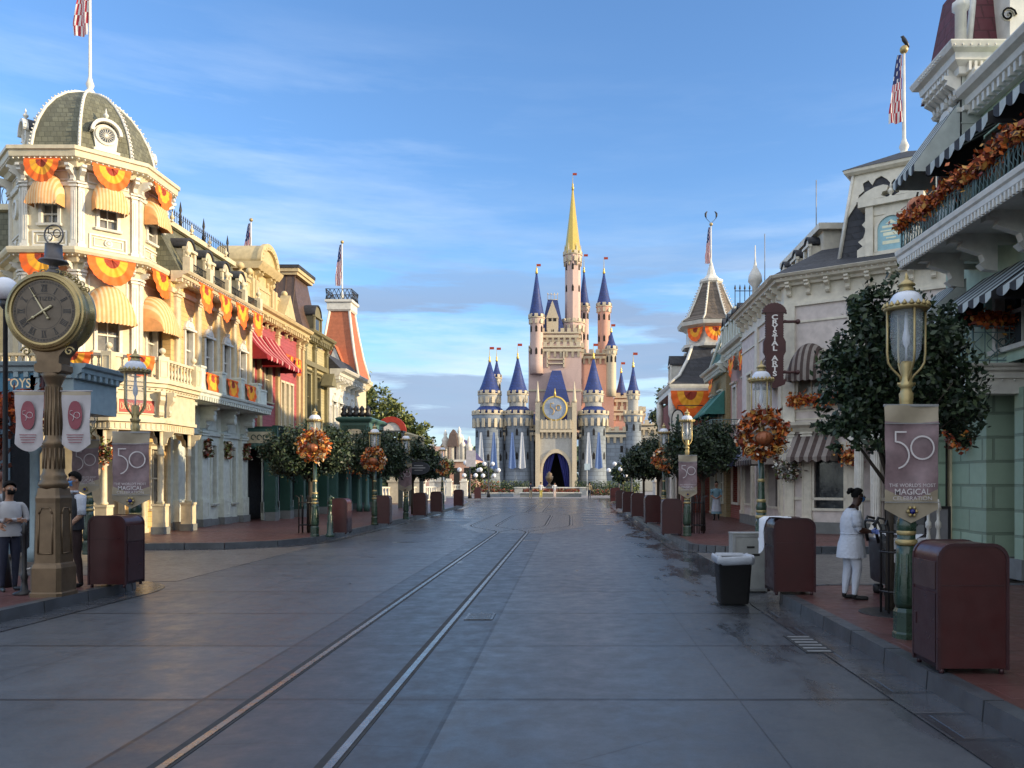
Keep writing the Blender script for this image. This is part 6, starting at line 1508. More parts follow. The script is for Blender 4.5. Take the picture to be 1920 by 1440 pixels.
# ---------------- narrow buildings between corner shop and the turret building
B = thing('pink_green_building', 'narrow pink and white building with small black dormers behind the blade sign', 'building', (9, 34, SW))
f_ = Fr(7.2, 36.0, 180); L = 4.45
body(B, 'core', [(7.46,31.55), (16,31.55), (16,36), (7.46,36)], SW, 7.4, M('dusty_pink', (.42,.25,.22)))
a = MB(); wall(a, f_, 0, L, 3.3, 7.0, [(.6,1.3,4.3,5.9), (2.8,3.5,4.3,5.9)], 0, .24); a.build('upper_wall', M('dusty_pink', (.42,.25,.22)), B)
for w_ in ((.6,1.3,4.3,5.9), (2.8,3.5,4.3,5.9)): window(B, f_, *w_, wht, glass)
a = MB(); cornice(f_, 0, L, 7.6, .5, .6, a, 0, .2)
for i in range(5): bracket(a, f_, .2+1.0*i, 7.1, .5, .45, .16)
a.build('cornice', mint, B); mansard(B, f_.sh(0,.3), 0, L, 7.6, 9.0, 1.0, 5, slateb)
for i in range(4): dormer(B, f_, .5+1.05*i, 7.7, .55, .85, .9, mint, slateb, False, .35)
bunting(f_, 1.9, 7.0, 1.1, .8, .3, 'orange bunting just left of the blade sign, above the pink wall'); bunting(f_, 3.9, 7.0, .9, .8, .3, 'orange bunting partly behind the vertical blade sign')
a = MB(); wall(a, f_, 0, L, SW, 3.3, [(.5,1.9,.8,2.7), (2.5,3.9,.3,2.7)], 0, .3); a.build('brick_wall', brick, B)
a = MB(); a.fb(f_, .5, 1.9, .8, 2.7, -.34, -.28); a.fb(f_, 2.5, 3.9, .3, 2.7, -.34, -.28); a.build('shop_glass', dark, B)
a = MB(); panel(a, f_, .45, 1.95, .75, 2.75, 0, .08, .1); panel(a, f_, 2.45, 3.95, .2, 2.75, 0, .08, .1); a.fb(f_, 0, L, 3.2, 3.4, 0, .2); a.build('shop_frame', taupe, B)
a = MB(); a.box(6.3, 7.2, 32.5, 35.5, 8.9, 9.0) if False else None
t = thing('arched_hood', 'pale pink arched roof hood peeping out behind the black hipped roof', 'roof hood', (7.6,32.2,8.2)); a = MB(); fh = Fr(6.9, 33.0, 180)
a.out(fh, [(.6*math.cos(PI*i/12), 8.3+.75*math.sin(PI*i/12)) for i in range(13)], -1.6, 0, 0, True); a.build('hood', M('dusty_pink_light', (.50,.33,.30)), t)
B = thing('green_mansard_building', 'tan brick building with a green shingled mansard and white cresting', 'building', (9, 38, SW))
f_ = Fr(7.0, 40.4, 180); L = 4.35
body(B, 'core', [(7.26,36.05), (16,36.05), (16,40.4), (7.26,40.4)], SW, 7.0, tbrick)
a = MB(); wall(a, f_, 0, L, SW, 6.9, [(.7,1.4,4.2,5.8), (2.8,3.5,4.2,5.8), (.6,1.6,.3,2.6), (2.6,3.7,.8,2.6)], 0, .24); a.build('street_wall', tbrick, B)
for w_ in ((.7,1.4,4.2,5.8), (2.8,3.5,4.2,5.8), (.6,1.6,.3,2.6), (2.6,3.7,.8,2.6)): window(B, f_, *w_, mint, glass)
a = MB(); cornice(f_, 0, L, 7.1, .4, .5, a, 0, .2); loft(a, [[(6.8+d,36.0+d,z), (11-d,36.0+d,z), (11-d,39-d,z), (6.8+d,39-d,z)] for d, z in ((-.05,7.1), (-.05,7.25))], 0, False)
for sx, sy in ((6.8,36.0), (6.8,39.0)): a.tube([(sx,sy+(0 if sy < 37 else 0),7.2), (sx+.75,sy+(.6 if sy < 37 else -.6),9.6)], .09, 5)
a.box(7.45, 10.2, 36.5, 38.4, 9.55, 9.75); a.build('trim', mint, B)
a = MB(); loft(a, [[(6.8+d,36.0+d,z), (11-d,36.0+d,z), (11-d,39-d,z), (6.8+d,39-d,z)] for d, z in ((0,7.25), (.45,8.3), (.75,9.55))], 0, False); a.build('roof', greenroof, B)
a = MB(); cresting(a, Fr(7.5,36.5,-90), 0, 2.0, 9.75, 1.0, 0, .22, .02); a.build('iron_cresting', iron, B)
slant_awning(B, f_, .4, 2.2, 5.9, 4.9, .9, tealc, tealc, 5, .1, 2); slant_awning(B, f_, 2.5, 4.1, 5.9, 4.9, .9, tealc, tealc, 5, .1, 2)
bunting(f_, 2.3, 6.55, 1.0, .6, .3, 'orange bunting above the teal awning on the right row')
t = thing('upper_balcony', 'dark balcony with white iron railing and café tables over the right pavement', 'balcony', (6.6, 37, 3.2))
a = MB(); a.poly([(5.9,33.5), (7.2,33.5), (7.2,40.3), (5.9,40.3)], 3.0, 3.5); a.poly([(5.85,33.45), (7.2,33.45), (7.2,40.3), (5.85,40.3)], 2.55, 3.0); a.build('deck', navy, t)
fbx = Fr(5.9, 33.5, -90); iron_rail(t, fbx, 0, 1.3, 3.5, 4.35, giron, .14); iron_rail(t, Fr(5.9,40.3,180), 0, 6.8, 3.5, 4.35, giron, .2, False)
a = MB()
for y in (36.4, 40): a.lathe(6.0, y, [(.09,SW), (.06,.4), (.05,2.55)], 8)
a.build('post', mint, t)
for i, (x, y, z0, txt, lb, cc) in enumerate(((6.6,32.0,5.15,'','narrow cream hanging shop sign below the blade sign',cream),)):
    pass
t = thing('disc_sign', 'round black hanging sign under the dark balcony', 'sign', (6.0,33.2,2.2)); a = MB(); disc(a, Fr(5.85,33.3,-90), 2.25, [(.27,-.06), (.27,.0), (.001,.002)], 0, None, 24); a.build('disc', iron, t); a = MB(); a.tube([(5.85,33.35,2.5), (5.85,33.35,2.75)], .015, 4); a.build('hanger', iron, t)
t = thing('oval_sign', 'small white oval sign with a dark bottle shape beside the turret building', 'sign', (4.9,36.2,4.0)); fo = Fr(4.85+.0, 36.2, -90); x0 = 4.85
a = MB(); a.out(fo, [(.30*math.cos(2*PI*k/24), 4.45+.58*math.copysign(abs(math.sin(2*PI*k/24))**.7, math.sin(2*PI*k/24))) for k in range(24)], -.06, 0, 0); a.out(fo, [(.25*math.cos(2*PI*k/24), 4.45+.52*math.copysign(abs(math.sin(2*PI*k/24))**.7, math.sin(2*PI*k/24))) for k in range(24)], 0, .01, 1); a.build('board', [iron, wht], t)
a = MB(); a.out(fo, [(-.1,4.1), (.1,4.1), (.1,4.45), (.04,4.6), (.04,4.8), (-.04,4.8), (-.04,4.6), (-.1,4.45)], .01, .02); a.build('emblem', dgreen, t); a = MB(); a.tube([(x0,36.25,5.0), (x0,36.25,5.2), (6.0,36.25,5.2)], .02, 4); a.build('bracket', iron, t)

# ---------------- turret building at the end of the right row
TX, TY = 7.72, 44.0
B = thing('turret_building', 'brick building with a white octagonal turret and dark pyramid roof ending the right row', 'building', (TX+2, TY+2, SW))
body(B, 'core', [(6.0,41.0), (15,41.0), (15,51), (6.0,51)], SW, 6.3, brick)
fst = Fr(6.0, 51, 180)
a = MB(); wall(a, fst.sh(0,.25), 0, 10, 0, 6.3, [(6.5,7.6,.3,2.7), (8.3,9.2,.3,2.7), (3,4.2,.4,2.7)], 0, .24); a.build('street_wall', brick, B)
for w_ in ((6.5,7.6,.3,2.7), (8.3,9.2,.3,2.7), (3,4.2,.4,2.7)): window(B, fst.sh(0,.25), *w_, wht, glass)
def rect(cx, cy, w, d, z): return [(cx-w,cy-d,z), (cx+w,cy-d,z), (cx+w,cy+d,z), (cx-w,cy+d,z)]
a = MB(); a.box(5.1, 10.2, 40.9, 47.0, 6.3, 6.55); loft(a, [rect(TX, TY, w, w, z) for w, z in ((2.5,6.55), (2.62,6.68), (2.66,6.8))], 0, False)
for x, y in ((5.2,41.0), (5.2,46.6)): a.lathe(x, y, [(.2,SW), (.2,.6), (.13,.7), (.12,5.0), (.2,5.2), (.2,6.3)], 10); 
for sx in (-1, 1):
    a.tube([(5.2+.1*sx,41,5.3), (5.2+.9*max(sx,0),41,6.2)], .08, 5)
for k in range(1): pass
a.build('eave', wht, B)
a = MB(); loft(a, [rect(TX, TY, w, w, z) for w, z in ((2.64,6.8), (2.0,7.3), (1.5,8.2), (1.2,9.0))], 0, False); a.build('skirt_roof', slateb, B)
a = MB()
for sx, sy in ((-1,-1), (1,-1), (1,1), (-1,1)): a.tube([(TX+sx*w,TY+sy*w,z) for w, z in ((2.66,6.8), (2.02,7.32), (1.52,8.22), (1.22,9.0))], .09, 5)
a.build('hip_bead', wht, B)
dormer(B, Fr(TX+.35, TY-2.35, -90), 0, 6.95, .9, 1.0, 1.2, wht, slateb, False, .4); dormer(B, Fr(TX-1.9, TY, 180), 0, 7.2, .8, .9, 1.0, wht, slateb, False, .3)
def oc(R, z): return [(TX+R*math.cos(RD(-112.5+45*k)), TY+R*math.sin(RD(-112.5+45*k)), z) for k in range(8)]
a = MB(); loft(a, [oc(r, z) for r, z in ((1.2,8.5), (1.25,8.9), (1.65,9.0), (1.68,9.15), (1.4,9.2), (1.4,9.95), (1.55,10.05), (1.85,10.15), (1.92,10.35), (1.4,10.45))], 0, False)
for k in range(8):
    th = RD(-112.5+45*k)
    for i in range(1, 14): q = i/14; r = 1.55+(.55-1.55)*q; a.ball(TX+(r+.08)*math.cos(th), TY+(r+.08)*math.sin(th), 10.5+2.15*q, .035, 0, 5, 4)
    a.tube([(TX+r*math.cos(th), TY+r*math.sin(th), z) for r, z in ((1.85,10.4), (1.4,10.7), (.98,11.6), (.55,12.65))], .05, 5)
loft(a, [oc(r, z) for r, z in ((.55,12.58), (.66,12.68), (.66,12.8), (.45,12.9), (.26,13.1), (.12,13.6))], 0, False)
a.build('turret', wht, B)
a = MB(); loft(a, [oc(r, z) for r, z in ((1.82,10.4), (1.35,10.7), (.94,11.6), (.52,12.7))], 0, False); a.build('turret_roof', M('brown_shingle', (.12,.095,.075), .75, pat='shingle', pit=.22, var=.3), B)
for k, lb in ((0,'left bunting fan round the white turret'), (1,'middle bunting fan round the white turret, facing the camera'), (2,'right bunting fan round the white turret')):
    an = -135+45*k; ap = 1.4*math.cos(PI/8); bunting(Fr(TX+ap*math.cos(RD(an)), TY+ap*math.sin(RD(an)), an), 0, 10.0, 1.15 if k == 1 else 1.0, .72, .1, lb)
bunting(Fr(6.1, 40.85, -90), 0, 6.35, 2.0, 1.3, .08, 'large bunting fan under the flared eave of the turret building')
flagpole(TX, TY, 13.3, 15.9, 'flagpole with limp flag and two birds above the brown turret roof', 2.0, .7, .045, group='flagpoles with limp flags')
for sx, lb in ((-1,'left bird on the turret flagpole, dark against the sky'), (1,'right bird on the turret flagpole, dark against the sky')):
    t = thing('bird', lb, 'bird', (TX+sx*.3, TY, 16.2), 'pair of birds on the turret flagpole'); a = MB(); x = TX+sx*.26
    a.tube([(x,TY,16.22), (x+sx*.04,TY,16.36), (x+sx*.04,TY,16.48), (x-sx*.02,TY,16.58), (x-sx*.08,TY,16.6)], [.015,.055,.06,.035,.01], 7); a.build('body', iron, t)
a = MB(); a.tube([(TX-.26,TY,16.22), (TX,TY,15.95), (TX+.26,TY,16.22)], .015, 4); tag(a.build('perch', iron), 'forked iron perch at the top of the turret flagpole', 'perch')
# chimneys and white roof pieces between turret and green mansard
t = thing('chimney', 'tan chimney stack with a white urn beside the turret skirt roof', 'chimney', (7.6,40.2,6)); a = MB(); a.box(7.15, 7.75, 39.8, 40.3, 5.8, 8.2); a.build('stack', tbrick, t); a = MB(); a.box(7.08, 7.82, 39.73, 40.37, 8.2, 8.35); urn(a, 7.4, 40.0, 8.35, 1.2); a.build('cap', wht, t)
# antennas on the corner roof
for x, y, z0, z1, lb in ((8.35,27.2,9.9,12.0,'thin antenna rod on the black roof, nearer the carved dormer'), (7.4,30.5,8.8,11.2,'thin antenna rod left of the black roof')):
    a = MB(); a.tube([(x,y,z0), (x,y,z1)], .018, 4); tag(a.build('antenna', galv), lb, 'antenna')
t = thing('roof_finial', 'white onion shaped finial at the left end of the black roof', 'finial', (7.1,31.0,8.6)); a = MB(); a.lathe(7.15, 31.0, [(.1,8.4), (.12,9.3), (.28,9.5), (.25,9.75), (.08,10.05), (.03,10.3), (.02,10.9)], 10); a.build('finial', wht, t)

# unseen blocker added past the right side street so that it shades the road
B = thing('side_street_shade_block', 'plain brick blocker added out of view past the right side street to shade the road', 'building', (36, 16, 0))
body(B, 'wall', [(34,2), (42,2), (42,32), (34,32)], 0, 7.2, brick); mansard(B, Fr(33.8, 32, 180), 0, 30, 7.2, 8.6, 1.0, 8, slateb)
# ================================================================== CASTLE (a plain generic one of the same size and colours)
cg = M('castle_grey_stone', (.20,.24,.29), .8, pat='brick', pit=.7, var=.15, dirt=.3); cgl = M('castle_pale_stone', (.36,.36,.34), .75, var=.12, dirt=.25)
cpk = M('castle_pink_wall', (.52,.38,.34), .75, var=.08, dirt=.2); cpe = M('castle_peach_wall', (.56,.31,.24), .75, var=.08, dirt=.2); ccr = M('castle_cream_trim', (.50,.43,.31), .65, var=.1)
cbl = M('castle_blue_roof', (.014,.034,.16), .45, pat='shingle', pit=.5, var=.2); cgo = M('castle_gold', (.55,.40,.10), .38, .4); ccu = M('castle_blue_curtain', (.012,.018,.14), .7); clav = M('medallion_face', (.25,.30,.38), .35)
CD = 142.0
CA = thing('castle', 'tall pale castle with blue cone roofs closing the end of the street', 'castle', (-2.6, CD, 0))
def KX(px, Y=CD): return (px-1070)*Y/1500
def KZ(py, Y=CD): return 1.75-(py-903)*Y/1500
def crenel(a, fr, u0, u1, z, h=.8, st=1.3, n0=-.4, n1=.15, m=0):
    a.fb(fr, u0, u1, z-.3, z, n0, n1, m); k = max(2, round((u1-u0)/st)); w = (u1-u0)/k
    for i in range(k): a.fb(fr, u0+w*(i+.22), u0+w*(i+.78), z, z+h, n0, n1, m)
def corbel(a, fr, u0, u1, z, st=1.0, d=.55, m=0):
    a.fb(fr, u0, u1, z, z+.5, 0, d, m); k = max(1, round((u1-u0)/st)); w = (u1-u0)/k
    for i in range(k): a.prof(fr, [(0,z-1.0), (.15,z-1.0), (d,z-.02), (0,z-.02)], u0+w*(i+.3), u0+w*(i+.7), m)
def ctower(x, y, r, z0, z1, m, roof=None, cone=0, flare=1.0, n=12, parent=CA, name='tower', win=1, batt=True, spire=2.5, rm=None, lab=None):
    a = MB(); rr = r*1.22
    a.lathe(x, y, [(r*flare,z0), (r*(1+(flare-1)*.35),z0+(z1-z0)*.18), (r,z0+(z1-z0)*.4), (r,z1-r*.9), (rr,z1-r*.35), (rr,z1)], n, 0, n > 8)
    t_ = a.build(name, m, parent); a = MB(); k = max(6, int(2*PI*rr/1.1))
    for i in range(k):
        th = 2*PI*i/k; f_ = Fr(x+rr*math.cos(th), y+rr*math.sin(th), math.degrees(th)); w = 2*PI*rr/k
        if batt: a.fb(f_, -w*.28, w*.28, z1, z1+.55, -.3, .06)
        a.fb(f_, -w*.22, w*.22, z1-r*.9-.15, z1-r*.35, -.35, -.02)
    a.lathe(x, y, [(rr+.05,z1-.25), (rr+.12,z1-.18), (rr+.12,z1-.05), (rr*.9,z1)], n*2); a.build('battlement', ccr, t_)
    a = MB()
    for j in range(win):
        for an in (-90, -35, -145):
            f_ = Fr(x+r*math.cos(RD(an))*1.0, y+r*math.sin(RD(an)), an); zc = z1-r-1.6-j*4.2
            if zc < z0+3: continue
            a.out(f_, [(-.2,zc), (.2,zc), (.2,zc+.9), (0,zc+1.3), (-.2,zc+.9)], -.1, .05*1)
    a.build('window', dark, t_)
    if cone:
        a = MB(); rb = roof or rr*.95; a.lathe(x, y, [(rb*1.1,z1+.1), (rb,z1+.5), (rb*.72,z1+cone*.3), (rb*.42,z1+cone*.6), (.10,z1+cone)], n, 0, n > 8); c = a.build('cone_roof', rm or cbl, t_)
        a = MB(); a.lathe(x, y, [(.22,z1+cone*.95), (.26,z1+cone), (.12,z1+cone+.3), (.2,z1+cone+.5), (.07,z1+cone+.8), (.015,z1+cone+spire)], 8); a.build('finial', cgo, c)
        a = MB(); fz = z1+cone+spire-.5; a.fb(FW.sh(0,0), x, x+.8, fz, fz+.45, -y-.03, -y+.03); a.build('pennant', dred, c)
    return t_
def cwall(x0, x1, y0, y1, z1, m, nm='curtain_wall', z0=0):
    a = MB(); a.box(x0, x1, y0, y1, z0, z1); w_ = a.build(nm, m, CA); a = MB(); f_ = Fr(x0, y0, -90)
    corbel(a, f_, 0, x1-x0, z1-.9, 1.1); crenel(a, f_, 0, x1-x0, z1+.3, .7, 1.4, -.1, .6)
    fr2 = Fr(x1, y0, 0); corbel(a, fr2, 0, y1-y0, z1-.9, 1.1, .5); crenel(a, fr2, 0, y1-y0, z1+.3, .7, 1.4, -.1, .55)
    a.build('parapet', ccr, w_)
    a = MB()
    for i in range(max(1, int((x1-x0)/3))): u = 1.6+3*i; a.fb(f_, u-.25, u+.25, z1-3.6, z1-2.4, -.1, .03)
    a.build('window', dark, w_); return w_
G0 = KX(888); G1_ = KX(1205)
cwall(KX(895), KX(1000), CD+1, CD+14, KZ(806), cg); cwall(KX(1086), KX(1196), CD+1, CD+14, KZ(810), cg)
# blue lean-to roofs behind the curtain wall
for x0, x1 in ((KX(893), KX(1003)), (KX(1083), KX(1140))):
    a = MB(); f_ = Fr(x0, CD+1.6, -90); a.prof(f_, [(0,KZ(800)), (-2.6,KZ(772)), (-9,KZ(772)), (-9,KZ(800))], 0, x1-x0); a.build('lean_roof', cbl, CA)
# gatehouse with pointed arch
gx0, gx1, gz = KX(1008), KX(1078), KZ(762); fg = Fr(gx0, CD-1.5, -90); GW = gx1-gx0; gc = GW/2; ar = KX(1068)-KX(1018); hz = KZ(886)
a = MB(); ow = ar/2; P = [(0,0), (gc-ow,0), (gc-ow,hz)]+[(gc-ow*math.cos(PI*i/16), hz+ow*1.45*math.sin(PI*i/16)**.9) for i in range(1, 16)]+[(gc+ow,hz), (gc+ow,0), (GW,0), (GW,gz), (0,gz)]
a.add([fg.p(u,z,0) for u, z in P], [tuple(range(len(P)))]); a.box(gx0, gx0+.9, CD-1.4, CD+6, 0, gz-.02); a.box(gx1-.9, gx1, CD-1.4, CD+6, 0, gz-.02); a.box(gx0+.02, gx1-.02, CD-1.4, CD+6, hz+ow*1.5, gz-.01)
g_ = a.build('gatehouse', cgl, CA); a = MB()
for r0, r1, n1 in ((1.0,1.13,.25), (1.13,1.2,.12)):
    Q = [(gc-ow*r*math.cos(PI*i/20), hz+ow*1.45*r*math.sin(PI*i/20)) for r in (r0,) for i in range(21)]; Q2 = [(gc-ow*r1*math.cos(PI*i/20), hz+ow*1.45*r1*math.sin(PI*i/20)) for i in range(21)]
    a.out(fg, (Q2+Q[::-1])[::-1], 0, n1)
for u0 in (gc-ow*1.2, gc+ow): a.fb(fg, u0, u0+ow*.2, 0, hz, 0, .2)
for u0 in (-.3, GW-.5): a.fb(fg, u0, u0+.8, 0, gz+.5, 0, .6); x, y, _ = fg.p(u0+.4, 0, .3); a.lathe(x, y, [(.4,gz+.5), (.45,gz+.8), (.3,gz+1.2), (.05,gz+4.2)], 8)
corbel(a, fg, .5, GW-.5, KZ(812), .8, .8); a.fb(fg, .5, GW-.5, KZ(806), KZ(790), .65, .85)
for i in range(7): u = .8+(GW-1.6)*i/6; a.fb(fg, u-.1, u+.1, KZ(806), KZ(788), .6, .95)
crenel(a, fg, 0, GW, gz, .6, 1.0, -.3, .2); a.build('stone_trim', ccr, g_)
a = MB(); 
for sg in (-1, 1):
    def f(p, q):
        top = hz+ow*1.40*math.sqrt(max(0, 1-p*p)); z = top*(1-q); u = gc+sg*ow*(1-(1-p)*1.0*(1-.55*min(1, q*1.6)**1.0) if False else sg*0) 
        inner = .06+.72*min(1, q*1.25)**.8; pp = 1-(1-p)*(1-inner); return fg.p(gc+sg*ow*pp*.99, z if True else z, -.6-.15*math.sin(p*22))
    def f3(p, q):
        inner = .05+.60*min(1, q*1.15)**.8; pp = inner+(1-inner)*p; top = hz+ow*1.42*math.sqrt(max(0, 1-(.05+.95*p)**2)); return fg.p(gc+sg*ow*pp, top*(1-q), -.6-.15*math.sin(p*22))
    a.grid(f3, 22, 12)
a.build('curtain', ccu, g_)
a = MB(); a.box(gx0+.9, gx1-.9, CD+5.5, CD+5.9, 0, gz); a.build('passage', dark, g_)
a = MB()
for i in range(3): u = gc+(i-1)*1.5; a.out(fg, [(u-.45,KZ(788)), (u+.45,KZ(788)), (u+.45,KZ(778)), (u,KZ(769)), (u-.45,KZ(778))], -.05, .03)
a.build('window', ccu, g_)
# round 50 medallion on the gatehouse top
md = thing('medallion', 'round silver and gold 50 medallion mounted over the castle gate', 'medallion', (KX(1041), CD-2, KZ(795))); fm = Fr(KX(1041), CD-2.2, -90); mz = KZ(768)+.0; mr = 1.95
a = MB(); disc(a, fm, mz, [(mr,-.3), (mr+.25,-.1), (mr+.25,.15), (mr,.25), (mr-.02,.1)], 0, None, 36); a.tube([fm.p(0,mz+mr,0), fm.p(0,mz+mr+1.6,0)], [.3,.04], 6); a.build('rim', cgo, md)
a = MB(); disc(a, fm, mz, [(mr-.02,.12), (.01,.15)], 0, None, 36); a.build('face', clav, md)
a = MB(); k = 3.9; n = .24
a.tube([fm.p(.10*k+.2+.105*k*math.cos(2*PI*i/24), mz+.1+.12*k*math.sin(2*PI*i/24), n) for i in range(24)], .07, 5, closed=True)
a.tube([fm.p(-.03*k-.1,mz+.9,n), fm.p(-.2*k,mz+.9,n), fm.p(-.2*k,mz+.1,n)]+[fm.p(-.2*k+.16*k*math.cos(RD(85-17*i)), mz-.5+.16*k*math.sin(RD(85-17*i)), n) for i in range(10)], .07, 5); a.build('numerals', gild, md)
# front drum towers
for i, (px, pw, top, coneh) in enumerate(((917,27,742,6.0), (970,24,742,6.6), (1113,24,742,6.6), (1188,15,770,5.0))):
    ctower(KX(px), CD+1, pw*CD/1500, 0, KZ(776), cg, None, 0, 1.18, 16, win=2)
    ctower(KX(px), CD+1, pw*.66*CD/1500, KZ(778), KZ(738), cgl, None, coneh, 1, 16, win=0)
    if i < 3:
        a = MB(); rr = pw*1.2*CD/1500; a.lathe(KX(px), CD+1, [(rr,KZ(775)), (rr*.6,KZ(762))], 16); a.build('skirt_roof', cbl, CA)
# plain cloth drapes hanging on the front towers
for px, mm_ in ((904,ccr), (928,cbl), (962,cbl), (980,ccr), (1103,ccr), (1122,cbl)):
    a = MB(); xx = KX(px); fdp = Fr(xx, CD-2.0, -90); zt = KZ(812); zb = KZ(880)
    a.grid(lambda p, q: fdp.p((p-.5)*(.35+1.0*q), zt+(zb-zt)*q+.5*abs(p-.5)*q, .12*math.sin(p*9)*q), 8, 8); a.build('drape', M('pale_drape', (.45,.48,.52), .8) if mm_ is ccr else M('blue_drape', (.10,.17,.36), .8), CA)
# keep
KX_, KZ_ = KX, KZ
KX = lambda px, Y=CD+11: KX_(px, Y)
KZ = lambda py, Y=CD+11: KZ_(py, Y)
kx0, kx1 = KX(992), KX(1090); ky = CD+9; kz = KZ(655)
def kb(x0, x1, y0, y1, z0, z1, m, nm, cor=True, st=1.1):
    a = MB(); a.box(x0, x1, y0, y1, z0, z1); w_ = a.build(nm, m, CA); a = MB()
    for f_, L in ((Fr(x0,y0,-90), x1-x0), (Fr(x1,y0,0), y1-y0)):
        if cor: corbel(a, f_, 0, L, z1-.8, st, .5)
        crenel(a, f_, 0, L, z1+.3, .7, st*1.2, -.1, .5)
        a.fb(f_, 0, L, z0+(z1-z0)*.45, z0+(z1-z0)*.45+.35, 0, .2)
    a.build('parapet', ccr, w_); return w_
kb(kx0, kx1, ky, ky+12, 12, kz, cpk, 'keep')
kb(KX(1000), KX(1085), ky+.8, ky+11, kz, KZ(628), cpk, 'upper_keep')
a = MB(); x0, x1 = KX(1012), KX(1060); loft(a, [[(x0+d,ky+1.5+d,z), (x1-d,ky+1.5+d,z), (x1-d,ky+8-d,z), (x0+d,ky+8-d,z)] for d, z in ((0,KZ(628)), (.8,KZ(595)), (1.5,KZ(560)))], 0, False); a.build('keep_roof', cbl, CA)
a = MB(); f_ = Fr((x0+x1)/2, ky+1.2, -90); a.fb(f_, -1.1, 1.1, KZ(640), KZ(598), -2, 0); a.out(f_, [(-1.2,KZ(598)), (1.2,KZ(598)), (0,KZ(565))], -2, .1); cresting(a, Fr(x0+1.5,ky+3,-90), 0, x1-x0-3, KZ(560), 1.4, 0, .5, .05)
dm = a.build('gable_dormer', ccr, CA); a = MB()
for u in (-.45, .45):
    for z in (604, 632): a.fb(f_, u-.3, u+.3, KZ(z), KZ(z)+1.3, 0, .04)
a.build('window', dark, dm)
# tall blue lancet roof over the gate
a = MB(); x0, x1 = KX(1020), KX(1068); loft(a, [[(x0,CD+2,KZ(762)), (x1,CD+2,KZ(762)), (x1,ky,KZ(762)), (x0,ky,KZ(762))], [(x0+1.6,CD+7,KZ(700)), (x1-1.6,CD+7,KZ(700)), (x1-1.6,ky,KZ(700)), (x0+1.6,ky,KZ(700))]], 0, False); a.build('gate_roof', cbl, CA)
a = MB(); f_ = Fr(KX(1027), ky, -90)
for u in (0, 3.1): a.fb(f_, u-.15, u+.15, KZ(692), KZ(662), 0, .5)
a.fb(f_, 0, 3.1, KZ(686), KZ(684), 0, .5); a.fb(f_, 0, 3.1, KZ(678), KZ(676), 0, .5)
a.build('oriel', ccr, CA)
# slender towers; tallest over the right side of the keep
ctower(KX(1074), ky+5, 21*CD/1500, 10, KZ(600), cpk, None, 0, 1, 8, win=4)
ctower(KX(1074), ky+5, 16*CD/1500, KZ(602), KZ(470), cpk, 1.6, KZ(340)-KZ(470), 1, 8, win=4, spire=2.8, rm=cgo)
for th in range(6): 
    a = MB(); x, y = KX(1074)+1.55*math.cos(th*PI/3), ky+5+1.55*math.sin(th*PI/3); a.lathe(x, y, [(.22,KZ(492)), (.22,KZ(478)), (.28,KZ(476)), (.02,KZ(450))], 6); a.build('pinnacle', ccr, CA)
ctower(KX(1007), ky-.2, 13*CD/1500, 22, KZ(600), cpk, None, KZ(515)-KZ(600), 1, 10, win=2, spire=1.5)
a = MB(); a.lathe(KX(1007), ky-.2, [(.1,KZ(700)), (1.25,KZ(676))], 10); a.build('corbel_base', ccr, CA)
ctower(KX(1096), ky+9, 10*CD/1500, 20, KZ(560), cpk, None, KZ(490)-KZ(560), 1, 12, win=2, spire=3.4)
ctower(KX(1134), ky+6, 13*CD/1500, 12, KZ(566), cpe, None, KZ(500)-KZ(566), 1, 12, win=3, spire=3.0)
ctower(KX(1146), ky+2, 10*CD/1500, 18, KZ(655), ccr, None, KZ(622)-KZ(655), 1, 12, win=1, spire=1.5)
kb(KX(1090), KX(1152), ky+4, ky+14, 0, KZ(662), cpe, 'side_keep')
kb(KX(1150), KX(1210), ky+6, ky+16, 0, KZ(768), cpe, 'rear_range'); kb(KX(1154), KX(1184), ky+6.5, ky+12, 0, KZ(742), cpe, 'rear_block')
ctower(KX(1169), ky+9, 8*CD/1500, 0, KZ(735), cpe, 1.15, KZ(688)-KZ(735), 1, 12, win=0, spire=2.0)
ctower(KX(934), CD+8, 8*CD/1500, 0, KZ(712), cgl, None, 3.2, 1, 10, win=1); 
KX, KZ = KX_, KZ_
cwall(KX(1200), KX(1245), CD+10, CD+16, KZ(790), cgl)

# ================================================================== HUB
# low terrace walls, hedges, white balustrades, planters
def hedge(x0, x1, y, z0, z1, label, mats=None, n=2200, leaf=.13, nm='hedge'):
    a = MB(); C = np.stack([rng.uniform(x0,x1,n), y+rng.normal(size=n)*.5, z0+(z1-z0)*rng.random(n)**.7*(.75+.25*np.sin(np.linspace(0,40,n)))], 1); a.leaves(C, leaf, 4, 1.4); return tag(a.build(nm, mats or [G2, G1, G5, G2]), label, 'hedge')
wl = lambda x0, x1, y, z, lb, m=None: None
def lowwall(x0, x1, y, z, lb, m=None, d=.6):
    t = thing('low_wall', lb, 'low wall', ((x0+x1)/2, y, 0)); a = MB(); a.box(x0, x1, y, y+d, 0, z-.12); a.build('wall', m or cg, t); a = MB(); a.box(x0-.08, x1+.08, y-.08, y+d+.08, z-.12, z); a.build('coping', wht, t)
Yh = 96
lowwall(KX(958,Yh), KX(1108,Yh), Yh+6, 1.05, 'long pale blue wall below the castle gate', cgl)
lowwall(KX(975,90), KX(1090,90), 90, .55, 'low curved flower bed wall in the middle of the hub', plinth); hedge(KX(980,91), KX(1086,91), 91.3, .5, .95, 'reddish flower bed in the middle of the hub', [A2, A5, G5, A2], 1600, .14, 'flower_bed')
